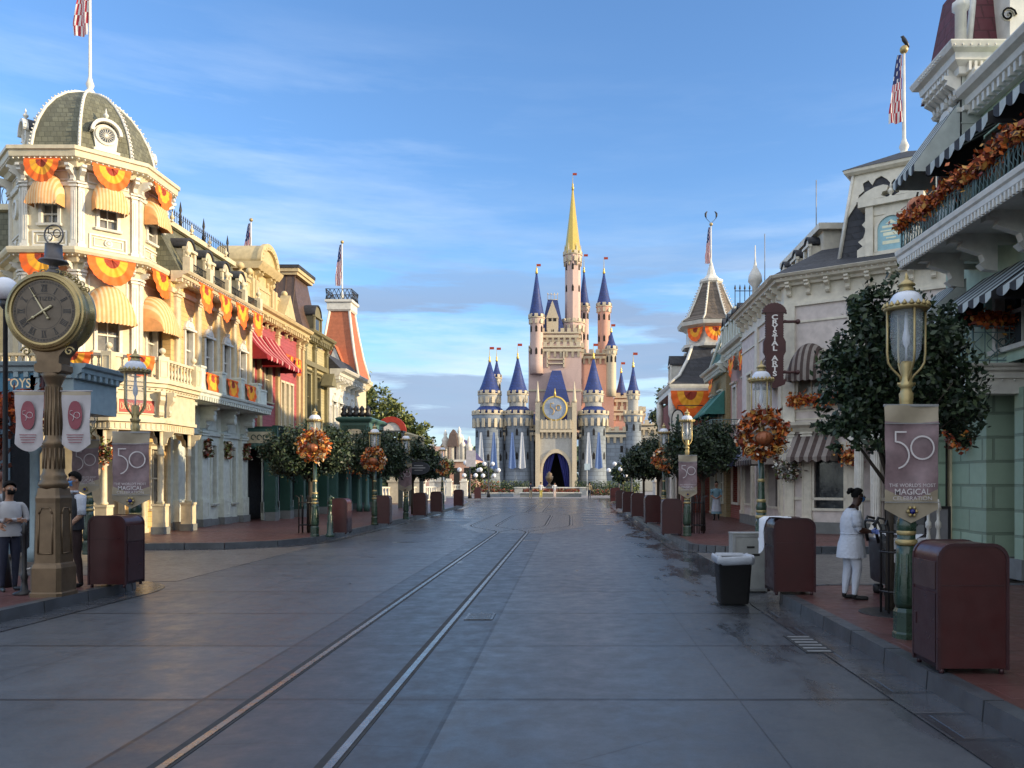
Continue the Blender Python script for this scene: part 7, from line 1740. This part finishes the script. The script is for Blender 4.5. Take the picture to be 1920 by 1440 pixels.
lowwall(KX(892,92), KX(962,92), 92, .5, 'low planter wall left of the hub'); hedge(KX(892,92), KX(962,92), 93, .4, .9, 'rust flower bed left of the hub', [A2, G5, A5, G2], 1200, .14, 'flower_bed')
hedge(KX(938,110), KX(992,110), 110, .2, 1.9, 'trimmed green hedge left of the castle gate'); hedge(KX(1078,110), KX(1146,110), 110, .2, 1.9, 'trimmed green hedge right of the castle gate'); hedge(KX(868,100), KX(935,100), 101, .2, 2.0, 'loose flowering shrubs before the left castle tower', [G4, G2, G5, A2], 1800, .15); hedge(KX(1140,100), KX(1200,100), 101, .2, 1.9, 'loose flowering shrubs before the right castle tower', [G4, G2, G5, G2], 1600, .15)
hedge(KX(1105,90), KX(1150,90), 90, .2, .9, 'low rust shrubs beside the distant right bins', [A2, G5, G2, A5], 900, .13)
# plain stone plinth with an urn stands where the hub centrepiece is
t = thing('stone_plinth', 'dark urn on a stone plinth in front of the castle gate', 'plinth', (KX(1030,98), 98, 0)); a = MB(); x = KX(1030,98); a.box(x-.5, x+.5, 97.5, 98.5, 0, 1.0); a.box(x-.42, x+.42, 97.6, 98.4, 1.0, 1.15); a.build('plinth', plinth, t); a = MB(); a.lathe(x, 98, [(.3,1.15), (.3,1.3), (.1,1.45), (.14,1.6), (.42,2.0), (.48,2.4), (.3,2.5), (.36,2.7), (.02,3.0)], 14); a.build('urn', bronze, t)
# white balustrade piers left and right of the street end
def piers(P, lbl, cat='balustrade'):
    t = thing('balustrade', lbl, cat, (P[0][0], P[0][1], 0)); a = MB()
    for x, y in P: a.box(x-.4, x+.4, y-.4, y+.4, 0, 1.7); a.box(x-.48, x+.48, y-.48, y+.48, 1.7, 1.85); a.poly([(x-.3,y-.3), (x+.3,y-.3), (x+.3,y+.3), (x-.3,y+.3)], 1.85, 2.1)
    a.build('pier', wht, t); a = MB()
    for i in range(len(P)-1):
        p, q = Vector(P[i]), Vector(P[i+1]); 
        for z in (.3, 1.3): a.tube([(p.x,p.y,z), (q.x,q.y,z)], .08, 4)
        for k in range(1, 9): r_ = p.lerp(q, k/9); a.lathe(r_.x, r_.y, [(.1,.3), (.05,.5), (.11,.8), (.05,1.1), (.08,1.3)], 6)
    a.build('baluster_run', wht, t)
piers([(-14.8,58), (-13.2,60), (-11.8,62.5), (-10.6,65)], 'white balustrade with square piers past the last left lamp')
piers([(6.3,56), (6.6,60), (7.4,64), (9,68), (11,72)], 'white balustrade with square piers behind the right clipped trees')
piers([(KX(812,95),95), (KX(840,95),95.5), (KX(868,95),96)], 'far white balustrade in front of the pink pavilion')
# lamp clusters in the hub
def cluster(x, y, lb, h=3.9):
    t = thing('lamp_cluster', lb, 'lamp', (x,y,0), 'globe lamp clusters round the hub'); a = MB(); a.lathe(x, y, [(.22,0), (.15,.5), (.09,.8), (.07,h)], 8)
    pts = [(-1.1,h-.9), (-.45,h-.2), (.45,h-.2), (1.1,h-.9), (-.6,h-1.5), (.6,h-1.5)]
    for dx, z in pts: a.tube([(x,y,z-.4), (x+dx*.5,y,z-.25), (x+dx,y,z-.25)], .04, 4)
    a.build('post', iron, t)
    for dx, z in pts: a = MB(); a.ball(x+dx, y, z, .24, 0, 10, 6); a.build('globe', glob, t)
for px, Y, lb in ((881,84,'globe lamp cluster with a pale banner, leftmost in the hub'), (916,88,'globe lamp cluster before the left castle tower'), (1160,88,'globe lamp cluster before the right castle tower'), (1184,80,'globe lamp cluster nearest the right clipped trees')): cluster(KX(px,Y), Y, lb)
t = thing('info_sign', 'small white notice board on posts right of the castle gate', 'sign', (KX(1101,100),100,0)); a = MB(); x = KX(1101,100); a.box(x-.35, x+.35, 100, 100.1, 3.2, 4.0); a.build('board', M('notice_board', (.4,.5,.55)), t); a = MB(); a.box(x-.05, x+.05, 100, 100.1, 0, 3.2); a.build('post', wht, t)
t = thing('pale_banner', 'pale banner hanging from the leftmost hub lamp cluster', 'banner', (KX(882,83.5),83.5,2)); a = MB(); x = KX(883,83.5); a.fb(FW.sh(0,-83.5), x-.5, x+.5, 3.3, 5.0, -.02, .02); a.build('cloth', banw, t)
# pink pavilion with purple roof, far left
Y = 120; B = thing('pink_pavilion', 'low pink pavilion with deep purple roofs and white finials far left of the castle', 'building', (KX(850,Y),Y,0)); a = MB()
a.box(KX(805,Y), KX(892,Y), Y, Y+10, 0, KZ(862,Y)); a.box(KX(800,Y), KX(835,Y), Y-2, Y+8, 0, KZ(838,Y)); a.build('wall', M('pavilion_pink', (.50,.33,.27)), B)
a = MB(); loft(a, [[(KX(803,Y)+d,Y-.5+d,z), (KX(893,Y)-d,Y-.5+d,z), (KX(893,Y)-d,Y+10-d,z), (KX(803,Y)+d,Y+10-d,z)] for d, z in ((0,KZ(862,Y)), (1.5,KZ(838,Y)), (2.2,KZ(822,Y)))], 0, False); a.build('roof', M('purple_roof', (.04,.035,.12), .6), B)
a = MB()
for px, pz in ((812,818), (836,806), (848,808), (862,800), (868,815), (880,818)):
    a.lathe(KX(px,Y), Y-.5, [(.5,KZ(862,Y)), (.5,KZ(pz+22,Y)), (.6,KZ(pz+20,Y)), (.2,KZ(pz+12,Y)), (.3,KZ(pz+9,Y)), (.03,KZ(pz,Y))], 8)
a.fb(Fr(KX(803,Y),Y-.6,-90), 0, 7, KZ(866,Y), KZ(862,Y), 0, .4); a.build('finial', wht, B)
a = MB(); 
for i in range(4): a.fb(Fr(KX(812,Y),Y-2.05,-90), .4+1.5*i, 1.3+1.5*i, .3, KZ(890,Y)+1.0, -.02, .05)
a.build('opening', dark, B)
a = MB(); loft(a, [[(KX(842,Y)+d*1,Y-2+d,z), (KX(862,Y)-d,Y-2+d,z), (KX(862,Y)-d,Y+1-d,z), (KX(842,Y)+d,Y+1-d,z)] for d, z in ((0,KZ(838,Y)), (.3,KZ(815,Y)), (.75,KZ(806,Y)))], 0, False); a.build('turret_roof', brownroof, B)
# trees past the left row and round the hub
LG = [G4, G5, G4, G6, G2]
tree(-15.2, 58, [(-16.6,58,7.4,2.4,2.2,2.6), (-14.6,58,6.5,2.4,2,2.1), (-12.8,58,5.7,2.0,2,1.6), (-11.6,58,4.8,1.6,2,1.4), (-15.2,57,4.8,2.4,2,1.6)], 3.4, 'tall sunlit olive green tree beyond the left row', 13000, .17, LG, 'tall_tree', None, limbs=9, tr=.2, jag=.32)
tree(8.6, 62, [(8.6,62,6.6,2.2,2,2.4), (7.0,62,6.4,1.1,1.2,1.1)], 3.2, 'tall sparse dark tree behind the turret building', 3500, .18, [G1, G2, G5], 'tall_tree', None, limbs=9, tr=.18, jag=.4)
for px, Y, h, w, lb in ((1168,84,2.6,1.3,'round dark tree at the hub left of the right row trees'), (902,104,3.0,1.6,'small green tree at the hub before the left castle tower'), (1230,96,3.6,2.2,'dark tree at the hub behind the right balustrade'), (825,90,3.2,1.8,'dark round tree at the hub before the pink pavilion'), (795,86,3.6,2.0,'dark round tree at the hub, farthest left')):
    x = KX(px, Y); tree(x, Y, [(x,Y,h,w,w,h*.36)], h*.6, lb, 2200, .2, [G1, G2, G5, G3], 'round_tree', 'round trees in the hub', z0=0, limbs=4)
# far tree belt on the horizon
a = MB(); n = 16000; X = rng.uniform(-190, 190, n); C = np.stack([X, 235+rng.normal(size=n)*8, rng.random(n)**.8*(8+3.0*np.sin(X*.13)+2*np.sin(X*.37)+1.5*np.sin(X*1.1))], 1); a.leaves(C, 1.5, 4, 1.3)
tag(a.build('distant_trees', [G2, G1, G6, G3]), 'dark belt of distant trees behind the castle on the horizon', 'trees', None, 'stuff')
# ================================================================== PEOPLE
def skinm(n, c): return M('skin_'+n, c, .55, var=.06, bump=.02)
sk_d, sk_m, sk_l = skinm('dark', (.065,.03,.02)), skinm('medium', (.30,.16,.10)), skinm('tan', (.36,.20,.13))
whitecloth = M('white_uniform', (.52,.55,.62), .8, bump=.7, bs=22, var=.06); shoe = M('black_shoe', (.012,.012,.014), .5); navycl = M('navy_cloth', (.014,.018,.04), .8, bump=.2, bs=30)
darkt = M('dark_maroon_trousers', (.035,.018,.018), .8, bump=.2, bs=30); vestm = M('dark_vest', (.02,.022,.03), .75); maskm = M('blue_face_mask', (.08,.24,.55), .6); hairb = M('black_hair', (.006,.005,.005), .85, spec=.2, bump=.5, bs=120)
bluedress = M('pale_blue_dress', (.18,.33,.42), .8, bump=.2, bs=25); apron = M('white_apron', (.45,.50,.60), .8, bump=.2, bs=25); glove = M('blue_glove', (.16,.24,.62), .5); sweat = M('pale_sweater', (.42,.42,.44), .9, bump=.2)
yel = M('yellow_shorts', (.50,.42,.10), .8); tanc = M('khaki_cloth', (.30,.24,.15), .8)
eyem = M('eye_white', (.5,.48,.45), .3)
def skin_obj(J, E, mats, emat, name, root, sub=1):
    """J {name:(x,y,z,rx,ry)}, E edges; the skin modifier grows one continuous body; faces take the material of the nearest bone"""
    ks = list(J); ix = {k: i for i, k in enumerate(ks)}
    me = bpy.data.meshes.new('s'); me.from_pydata([J[k][:3] for k in ks], [(ix[a], ix[b]) for a, b in E], [])
    o = bpy.data.objects.new('s', me); COL.objects.link(o)
    m = o.modifiers.new('k', 'SKIN'); m.use_smooth_shade = True; m.branch_smoothing = .4
    lay = me.skin_vertices[0].data if me.skin_vertices else None
    if lay is None:
        bpy.context.view_layer.objects.active = o; bpy.context.view_layer.update(); lay = me.skin_vertices[0].data
    for k in ks:
        lay[ix[k]].radius = (J[k][3], J[k][4]); lay[ix[k]].use_root = (k == 'pelvis')
    if sub: s_ = o.modifiers.new('u', 'SUBSURF'); s_.levels = sub; s_.render_levels = sub
    dg = bpy.context.evaluated_depsgraph_get(); dg.update(); me2 = bpy.data.meshes.new_from_object(o.evaluated_get(dg)); bpy.data.objects.remove(o)
    n = len(me2.polygons); C = np.empty(n*3); me2.polygons.foreach_get('center', C); C = C.reshape(-1, 3)
    A = np.array([J[a][:3] for a, b in E]); Bv = np.array([J[b][:3] for a, b in E]); D = Bv-A; L2 = (D**2).sum(1)+1e-9
    tt = np.clip(((C[:,None]-A[None])*D[None]).sum(2)/L2, 0, 1); dist = np.linalg.norm(C[:,None]-(A[None]+tt[...,None]*D[None]), axis=2)
    near = dist.argmin(1); mi = np.array([emat.get(e, 0) for e in E])[near]
    me2.materials.clear()
    for q in mats: me2.materials.append(q)
    me2.polygons.foreach_set('material_index', mi.astype(np.int32)); me2.polygons.foreach_set('use_smooth', np.ones(n, bool)); me2.update()
    me2.name = name; ob = bpy.data.objects.new(name, me2); COL.objects.link(ob); ob.parent = root; WL[ob.name] = WL[root.name]; return ob
def person(label, x, y, z, rz, H, P, mats, fingers=True, hair='short', cat='person', extra=None, stout=1.0, group=None):
    """local frame: faces -Y. mats: skin, top, trousers, shoes, hair, lower sleeve (0 skin / 1 top), hand material"""
    root = thing('person', label, cat, (x, y, z), group); WLr = Vector((0,0,0)); WL[root.name] = WLr
    s = H; w = stout; J = {}
    def j(n, X, Y, Z, r, r2=None): J[n] = (X*s, Y*s, Z*s, r*s, (r2 or r)*s)
    lean = P.get('lean', 0); hy = P.get('head', (0, -.015)); 
    j('pelvis', 0, 0, .525, .078*w, .062*w); j('waist', 0, -.01*0+lean*.2, .60, .070*w, .058*w); j('chest', 0, lean*.6, .72, .083*w, .062*w); j('neckb', 0, lean*.9, .815, .045*w, .04); j('neck', hy[0]*.3, lean+hy[1]*.4, .85, .03, .03)
    j('head', hy[0], lean+hy[1], .90, .042, .050); j('skull', hy[0], lean+hy[1]*1.0+.004, .945, .044, .054); j('crown', hy[0], lean+hy[1]+.006, .972, .030, .036)
    E = [('pelvis','waist'), ('waist','chest'), ('chest','neckb'), ('neckb','neck'), ('neck','head'), ('head','skull'), ('skull','crown')]
    em = {E[0]: 1, E[1]: 1, E[2]: 1}
    for sd, sx in (('L', -1), ('R', 1)):
        j('sh'+sd, sx*.105*(1+.4*(w-1)), lean*.85, .795, .036*w, .034*w); el = P['el'+sd]; wr = P['wr'+sd]
        j('up'+sd, (sx*.105+el[0])/2*1.05, (lean*.85+el[1])/2, (.795+el[2])/2, .031*w); j('el'+sd, *el, .025*w); j('fa'+sd, *[(a+b)/2 for a, b in zip(el, wr)], .023*w); j('wr'+sd, *wr, .0155)
        E += [('chest','sh'+sd), ('sh'+sd,'up'+sd), ('up'+sd,'el'+sd), ('el'+sd,'fa'+sd), ('fa'+sd,'wr'+sd)]
        for e in E[-5:-2]: em[e] = 1
        em[E[-2]] = em[E[-1]] = P.get('sleeve', 0)
        hd = Vector(P.get('hd'+sd, (0, -.3, -1))).normalized(); side = Vector((0,1,0)).cross(hd); side = (side if side.length > .3 else Vector((1,0,0)).cross(hd)).normalized(); nrm = hd.cross(side)
        wv = Vector(wr); pm = wv+hd*.038; j('pm'+sd, *pm, .019, .012); E.append(('wr'+sd,'pm'+sd)); em[E[-1]] = 5
        if fingers:
            for k, (of, ln) in enumerate(((-.016,.030), (-.0055,.036), (.0055,.034), (.016,.027))):
                b = pm+hd*.012+side*of; m_ = b+hd*ln*.55+nrm*(-.006-.002*k); t_ = m_+hd*ln*.35+nrm*(-.016); nm = f'{sd}{k}'
                j('k'+nm, *b, .0052); j('m'+nm, *m_, .0048); j('t'+nm, *t_, .0040); E += [('pm'+sd,'k'+nm), ('k'+nm,'m'+nm), ('m'+nm,'t'+nm)]
                for e in E[-3:]: em[e] = 5
            b = wv+hd*.02-side*.018*(1 if sx > 0 else 1); t_ = b+hd*.028-side*.018+nrm*-.01
            j('th'+sd, *b, .0065); j('tt'+sd, *t_, .005); E += [('wr'+sd,'th'+sd), ('th'+sd,'tt'+sd)]
            for e in E[-2:]: em[e] = 5
        hp = P.get('hip', .045); kn = P['kn'+sd]; an = P['an'+sd]
        j('hp'+sd, sx*hp*w, 0, .49, .056*w); j('th_'+sd, (sx*hp*w+kn[0])/2, kn[1]/2, (.49+kn[2])/2, .050*w); j('kn'+sd, *kn, .035*w); j('cf'+sd, (kn[0]*.7+an[0]*.3), kn[1]*.7+an[1]*.3+.006, kn[2]*.7+an[2]*.3, .034*w); j('an'+sd, *an, .025 if P.get('loose') else .021)
        fd_ = Vector(P.get('ft'+sd, (sx*.2,-1,0))).normalized(); hl = Vector((an[0], an[1], .018))-fd_*.012; j('hl'+sd, *hl, .021); tb = hl+fd_*.10; j('ba'+sd, tb.x, tb.y, .016, .024, .015); tp = hl+fd_*.135; j('tp'+sd, tp.x, tp.y, .013, .018, .011)
        E += [('pelvis','hp'+sd), ('hp'+sd,'th_'+sd), ('th_'+sd,'kn'+sd), ('kn'+sd,'cf'+sd), ('cf'+sd,'an'+sd), ('an'+sd,'hl'+sd), ('hl'+sd,'ba'+sd), ('ba'+sd,'tp'+sd)]
        for e in E[-8:-3]: em[e] = 2
        for e in E[-3:]: em[e] = 3
    skin_obj(J, E, mats, em, 'body', root)
    hx, hyy, hz = J['skull'][:3]; hr = .052*s
    # facing direction of the head inside the local frame
    yaw = P.get('yaw', 0); hf = Vector((math.sin(yaw), -math.cos(yaw), 0)); hs = Vector((hf.y*-1, hf.x, 0)); c0 = Vector((hx, hyy, hz))
    def hp_(a_, b_, c_): return tuple(c0+hf*a_*s+hs*b_*s+Vector((0,0,c_*s)))
    a = MB()
    a.tube([hp_(.050,0,-.004), hp_(.062,0,-.022), hp_(.052,0,-.030)], [.005*s,.009*s,.006*s], 6, 0)
    for sd in (-1, 1): a.ball(*hp_(.0,sd*.046,-.018), .012*s, 0, 8, 5, 1, 1, 1.5); a.ball(*hp_(.047,sd*.018,-.006), .0068*s, 1, 8, 5); a.ball(*hp_(.0525,sd*.018,-.006), .0035*s, 2, 6, 4)
    a.tube([hp_(.047,-.016,-.046), hp_(.053,0,-.046), hp_(.047,.016,-.046)], .004*s, 5, 3)
    a.build('face', [mats[0], eyem, hairb, M('lips', (.22,.07,.06))], root)
    # hair shell
    a = MB()
    def cap(zlo, rr=1.09):
        def f(p, q):
            th = 2*PI*p; dxy = Vector((math.cos(th), math.sin(th), 0)); ph = q*PI*(.66-.30*max(0, dxy.dot(hf)+.25)**.8); d = Vector((math.cos(th)*math.sin(ph), math.sin(th)*math.sin(ph), math.cos(ph)))
            k = rr*(1+.03*math.sin(th*9)+.02*math.sin(th*17+q*9)); zz = d.z*.058
            return (hx+d.x*.052*s*k*(1 if abs(hf.y) < .5 else .93), hyy+.004*s+d.y*.055*s*k, hz+.006*s+zz*s*k)
        a.grid(f, 28, 12)
    cap(-.01, 1.03)
    if hair == 'bun':
        q = hp_(-.062, 0, .035); 
        for k in range(14): v = rng.normal(size=3)*.008*s; a.ball(q[0]+v[0], q[1]+v[1], q[2]+v[2], .02*s, 0, 7, 5)
    if hair == 'low': a.ball(*hp_(-.055,0,-.02), .03*s, 0, 10, 6)
    a.build('hair', mats[4], root)
    if P.get('mask'):
        a = MB()
        def f(p, q):
            th = (p-.5)*2.0; b_ = .040*math.sin(th)*(1-.12*q); dd = .046*math.cos(th)+.014*math.sin(PI*min(1,q*1.2))*math.cos(th)+.004; return hp_(dd, b_, -.018-.045*q)
        a.grid(f, 12, 6); 
        for sd in (-1, 1): a.tube([hp_(.03,sd*.036,-.024), hp_(.0,sd*.052,-.014)], .0012*s, 4)
        a.build('face_mask', P.get('maskm', maskm), root)
    if extra: extra(root, J, s)
    root.rotation_euler = (0, 0, rz); root.location = (x, y, z); return root
def torso_shell(root, J, s, rows, m, name, n=24, open_front=0, wr=0):
    """garment: rows of (z, cx, cy, rx, ry) in units of height"""
    a = MB(); secs = []
    for z, cx_, cy_, rx, ry in rows: secs.append([((cx_+rx*math.cos(2*PI*k/n)*(1+wr*math.sin(k*2.4+z*9)))*s, (cy_+ry*math.sin(2*PI*k/n)*(1+wr*math.sin(k*2.4+z*9)))*s, z*s) for k in range(n)])
    loft(a, secs, 0, True, False); return a.build(name, m, root)
relax = dict(elL=(-.145,.01,.63), elR=(.145,.01,.63), wrL=(-.15,-.03,.485), wrR=(.15,-.03,.485), knL=(-.05,-.012,.285), knR=(.05,-.012,.285), anL=(-.052,.01,.045), anR=(.052,.01,.045))
# woman in white, facing right (+X): rz = +90deg turns -Y to +X
def wx(root, J, s):
    torso_shell(root, J, s, [(.38,0,.0,.135,.128), (.42,0,0,.133,.125), (.50,0,.0,.126,.116), (.57,0,-.01,.112,.102), (.60,0,-.01,.108,.098), (.66,0,-.01,.114,.104), (.73,0,-.008,.114,.096), (.78,0,-.004,.102,.074), (.81,0,0,.062,.050), (.825,0,0,.045,.042)], whitecloth, 'tunic', 28, wr=.03)
    a = MB(); a.tube([(-.111*s,-.01*s,.598*s)]+[( .111*s*math.cos(PI+2*PI*k/20), (-.01+.101*math.sin(PI+2*PI*k/20))*s, .598*s) for k in range(1, 20)], .006*s, 5, closed=True); a.build('waistband', whitecloth, root)
    for sd, sx in (('L', -1), ('R', 1)):
        sh, up = Vector(J['sh'+sd][:3]), Vector(J['el'+sd][:3]); a = MB(); a.tube([sh+(up-sh)*t_ for t_ in (-.05, .2, .5, .8)], [.044*s, .047*s, .043*s, .048*s], 12); a.build('sleeve', whitecloth, root)
person('woman in white uniform and blue mask wiping beside the iron tree guard', 3.82, 10.9, SW, RD(83), 1.5,
 dict(lean=-.02, head=(0,-.045), mask=1, elL=(-.135,-.035,.635), elR=(.135,-.04,.635), wrL=(-.065,-.155,.615), wrR=(.07,-.165,.62), hdL=(.35,-1,.0), hdR=(-.3,-1,-.25), knL=(-.045,-.05,.28), knR=(.05,.01,.285), anL=(-.045,-.02,.045), anR=(.05,.045,.045), loose=1, ftL=(0,-1,0), ftR=(0,-1,0)),
 [sk_d, whitecloth, whitecloth, shoe, hairb, glove], True, 'bun', extra=wx, stout=1.36)
# cleaning cart in front of her
t = thing('cleaning_cart', 'grey cleaning cart with handle and hanging cloths beside the woman in white', 'cart', (4.35,11.2,SW)); a = MB(); bb = M('grey_cart_plastic', (.05,.052,.058), .5)
loft(a, [[(x,y,z) for x, y in rrect(4.62, 11.3, w, .28, .06)] for w, z in ((.25,.32), (.3,.36), (.33,.9), (.34,.95), (.30,.95))]); a.build('bin_body', bb, t)
for dx, dy in ((-.2,-.2), (.2,-.2), (-.2,.2), (.2,.2)): a = MB(); a.lathe(4.62+dx, 11.3+dy, [(.06,SW+.0), (.075,SW+.03), (.075,SW+.10), (.06,SW+.13)], 10); a.build('wheel', shoe, t)
a = MB(); a.tube([(4.27,11.1,.9), (4.22,11.1,1.15), (4.27,11.1,1.25), (4.37,11.1,1.22), (4.40,11.1,1.0)], .022, 6); a.tube([(4.27,11.5,.9), (4.22,11.5,1.15), (4.27,11.5,1.25), (4.37,11.5,1.22)], .022, 6); a.tube([(4.24,11.1,1.2), (4.24,11.5,1.2)], .02, 6); a.build('handle', shoe, t)
a = MB(); a.grid(lambda p, q: (4.37+.5*p, 10.98-.02*math.sin(p*14), .98-.30*q-.05*math.sin(p*7)*q), 14, 6); a.grid(lambda p, q: (4.34+.55*p, 10.98+.5*q, .98+.05*math.sin(p*8+q*6)), 10, 8); a.build('cloth', M('white_rag', (.6,.6,.6)), t)
# man with vest and blue mask, leaning by the clock
def vx(root, J, s):
    torso_shell(root, J, s, [(.50,0,0,.098,.078), (.56,0,0,.092,.074), (.62,0,-.002,.09,.074), (.70,0,-.004,.101,.078), (.76,0,-.002,.095,.070), (.80,0,0,.070,.050), (.815,0,0,.05,.042)], vestm, 'vest', 24)
    a = MB(); a.tube([(-.045*s,-.05*s,.83*s)]+[(.042*s*math.cos(2*PI*k/16), .036*s*math.sin(2*PI*k/16)-.006*s, .832*s) for k in range(16)], .010*s, 5); a.build('collar', whitecloth, root)
    for sd in 'LR':
        sh, el = Vector(J['sh'+sd][:3]), Vector(J['el'+sd][:3]); a = MB(); a.tube([sh+(el-sh)*t_ for t_ in (0, .3, .7, 1.05)], [.04*s, .037*s, .033*s, .035*s], 12); a.build('sleeve', whitecloth, root)
    w = J['wrL'] if J['wrL'][1] < J['wrR'][1] else J['wrR']; a = MB(); w = J['wrR']
    P = [(w[0]+.07*math.sin(k*2*PI/11)*(.6+.02*k), w[1]-.04-.02*math.cos(k*.9), w[2]-.17+.12*math.cos(k*2*PI/11)*(1-.01*k)) for k in range(26)]; a.tube(P, .007, 5); a.build('rope_coil', flagw, root)
person('man in dark vest and blue mask holding a coiled white rope behind the clock', -7.55, 12.15, SW, RD(-30), 1.74,
 dict(lean=.01, head=(-.0,-.01), yaw=0, mask=1, elL=(-.14,.03,.63), elR=(.145,-.01,.635), wrL=(-.13,-.07,.52), wrR=(.13,-.10,.545), hdL=(0,-.6,-1), hdR=(0,-.7,-1), knL=(-.05,-.03,.285), knR=(.05,.0,.285), anL=(-.06,.0,.045), anR=(.055,.03,.045)),
 [sk_l, whitecloth, darkt, shoe, hairb, sk_l], True, 'short', extra=vx)
def sx_(root, J, s):
    torso_shell(root, J, s, [(.50,0,0,.100,.08), (.56,0,0,.100,.08), (.64,0,0,.098,.08), (.72,0,0,.104,.082), (.78,0,0,.095,.068), (.82,0,0,.048,.042)], sweat, 'sweater', 24, wr=.02)
person('woman in a pale sweater and dark mask with folded arms left of the clock', -8.25, 11.75, SW, RD(55), 1.60,
 dict(lean=0, head=(0,-.02), mask=1, maskm=hairb, elL=(-.14,-.02,.64), elR=(.14,-.02,.64), wrL=(.02,-.10,.64), wrR=(-.02,-.12,.655), hdL=(1,-.1,0), hdR=(-1,-.1,0), sleeve=1, knL=relax['knL'], knR=relax['knR'], anL=relax['anL'], anR=relax['anR']),
 [sk_m, sweat, navycl, shoe, hairb, sk_m], True, 'low', extra=sx_)
person('person in navy jacket cut by the left edge of the frame', -8.25, 11.0, SW, RD(80), 1.72, dict(relax, sleeve=1, hdL=(0,-.3,-1), hdR=(0,-.3,-1), elR=(.15,-.03,.63), wrR=(.13,-.14,.60)), [sk_m, navycl, navycl, shoe, hairb, sk_m], True, 'short', stout=1.1)
person('red haired person standing back at the left edge, only head and shoulder showing', -9.0, 12.6, SW, RD(150), 1.74, dict(relax, sleeve=1), [sk_m, M('grey_shirt', (.25,.27,.3)), navycl, shoe, M('auburn_hair', (.09,.025,.015)), sk_m], False, 'short')
# two women in blue dresses with white aprons
def dress(root, J, s):
    torso_shell(root, J, s, [(.17,0,0,.135,.125), (.20,0,0,.132,.122), (.32,0,0,.118,.108), (.45,0,0,.104,.09), (.53,0,0,.09,.078), (.60,0,0,.074,.064), (.68,0,0,.084,.068), (.76,0,0,.088,.064), (.80,0,0,.066,.048), (.825,0,0,.04,.038)], bluedress, 'dress', 28, wr=.03)
    a = MB(); a.grid(lambda p, q: (.125*s*(.62+.38*q)*math.cos(PI*(1.12+.76*p))*1.08, .118*s*(.62+.38*q)*math.sin(PI*(1.12+.76*p))*1.09, (.59-.36*q)*s), 16, 8); a.build('apron', apron, root)
    for sd in 'LR':
        sh, el = Vector(J['sh'+sd][:3]), Vector(J['el'+sd][:3]); a = MB(); a.tube([sh+(el-sh)*t_ for t_ in (0, .25, .5, .6)], [.04*s, .044*s, .038*s, .03*s], 10); a.build('sleeve', bluedress, root)
back = dict(relax, elL=(-.14,.03,.64), elR=(.14,.03,.64), wrL=(-.05,.10,.57), wrR=(.04,.11,.56), hdL=(.8,.2,-.3), hdR=(-.8,.2,-.3))
person('woman in long blue dress standing with hands folded beside the brick wall', 6.05, 33.2, SW, RD(-15), 1.60, dict(relax, elL=(-.13,-.03,.64), elR=(.13,-.03,.64), wrL=(-.03,-.11,.57), wrR=(.03,-.11,.57), hdL=(.8,-.3,-.3), hdR=(-.8,-.3,-.3)), [sk_m, bluedress, shoe, shoe, hairb, sk_m], False, 'low', extra=dress, group='women in blue dresses on the right pavement')
person('woman in blue dress seen half behind the second right lamp post', 7.05, 31.0, SW, RD(-60), 1.62, dict(relax, hdL=(0,-.3,-1), hdR=(0,-.3,-1)), [sk_m, bluedress, shoe, shoe, M('brown_hair', (.04,.02,.012)), sk_m], False, 'low', extra=dress, group='women in blue dresses on the right pavement')
# small figures where the street meets the hub
st = dict(relax, knL=(-.045,-.06,.29), anL=(-.045,-.05,.045), knR=(.045,-.01,.29), anR=(.045,.09,.05), ftL=(0,-1,0), ftR=(0,-1,0), wrL=(-.14,.05,.49), wrR=(.14,-.09,.50))
for px, Y, rz, top, tr_m, lb in ((995,85,170,navycl,tanc,'distant walker in dark top at the street end, leftmost of four'), (1014,84,175,flagw,yel,'distant walker in white top and yellow shorts at the street end'), (1040,84,185,flagw,M('pale_pink_cloth', (.55,.45,.42)),'distant walker in white at the street end, right of the one in yellow shorts'), (1105,82,170,tanc,navycl,'distant person in tan top standing alone right of the track end')):
    person(lb, (px-1070)*Y/1500, Y, 0, RD(rz), 1.70, st if px < 1100 else relax, [sk_m, top, tr_m, shoe, hairb, sk_m], False, 'short')
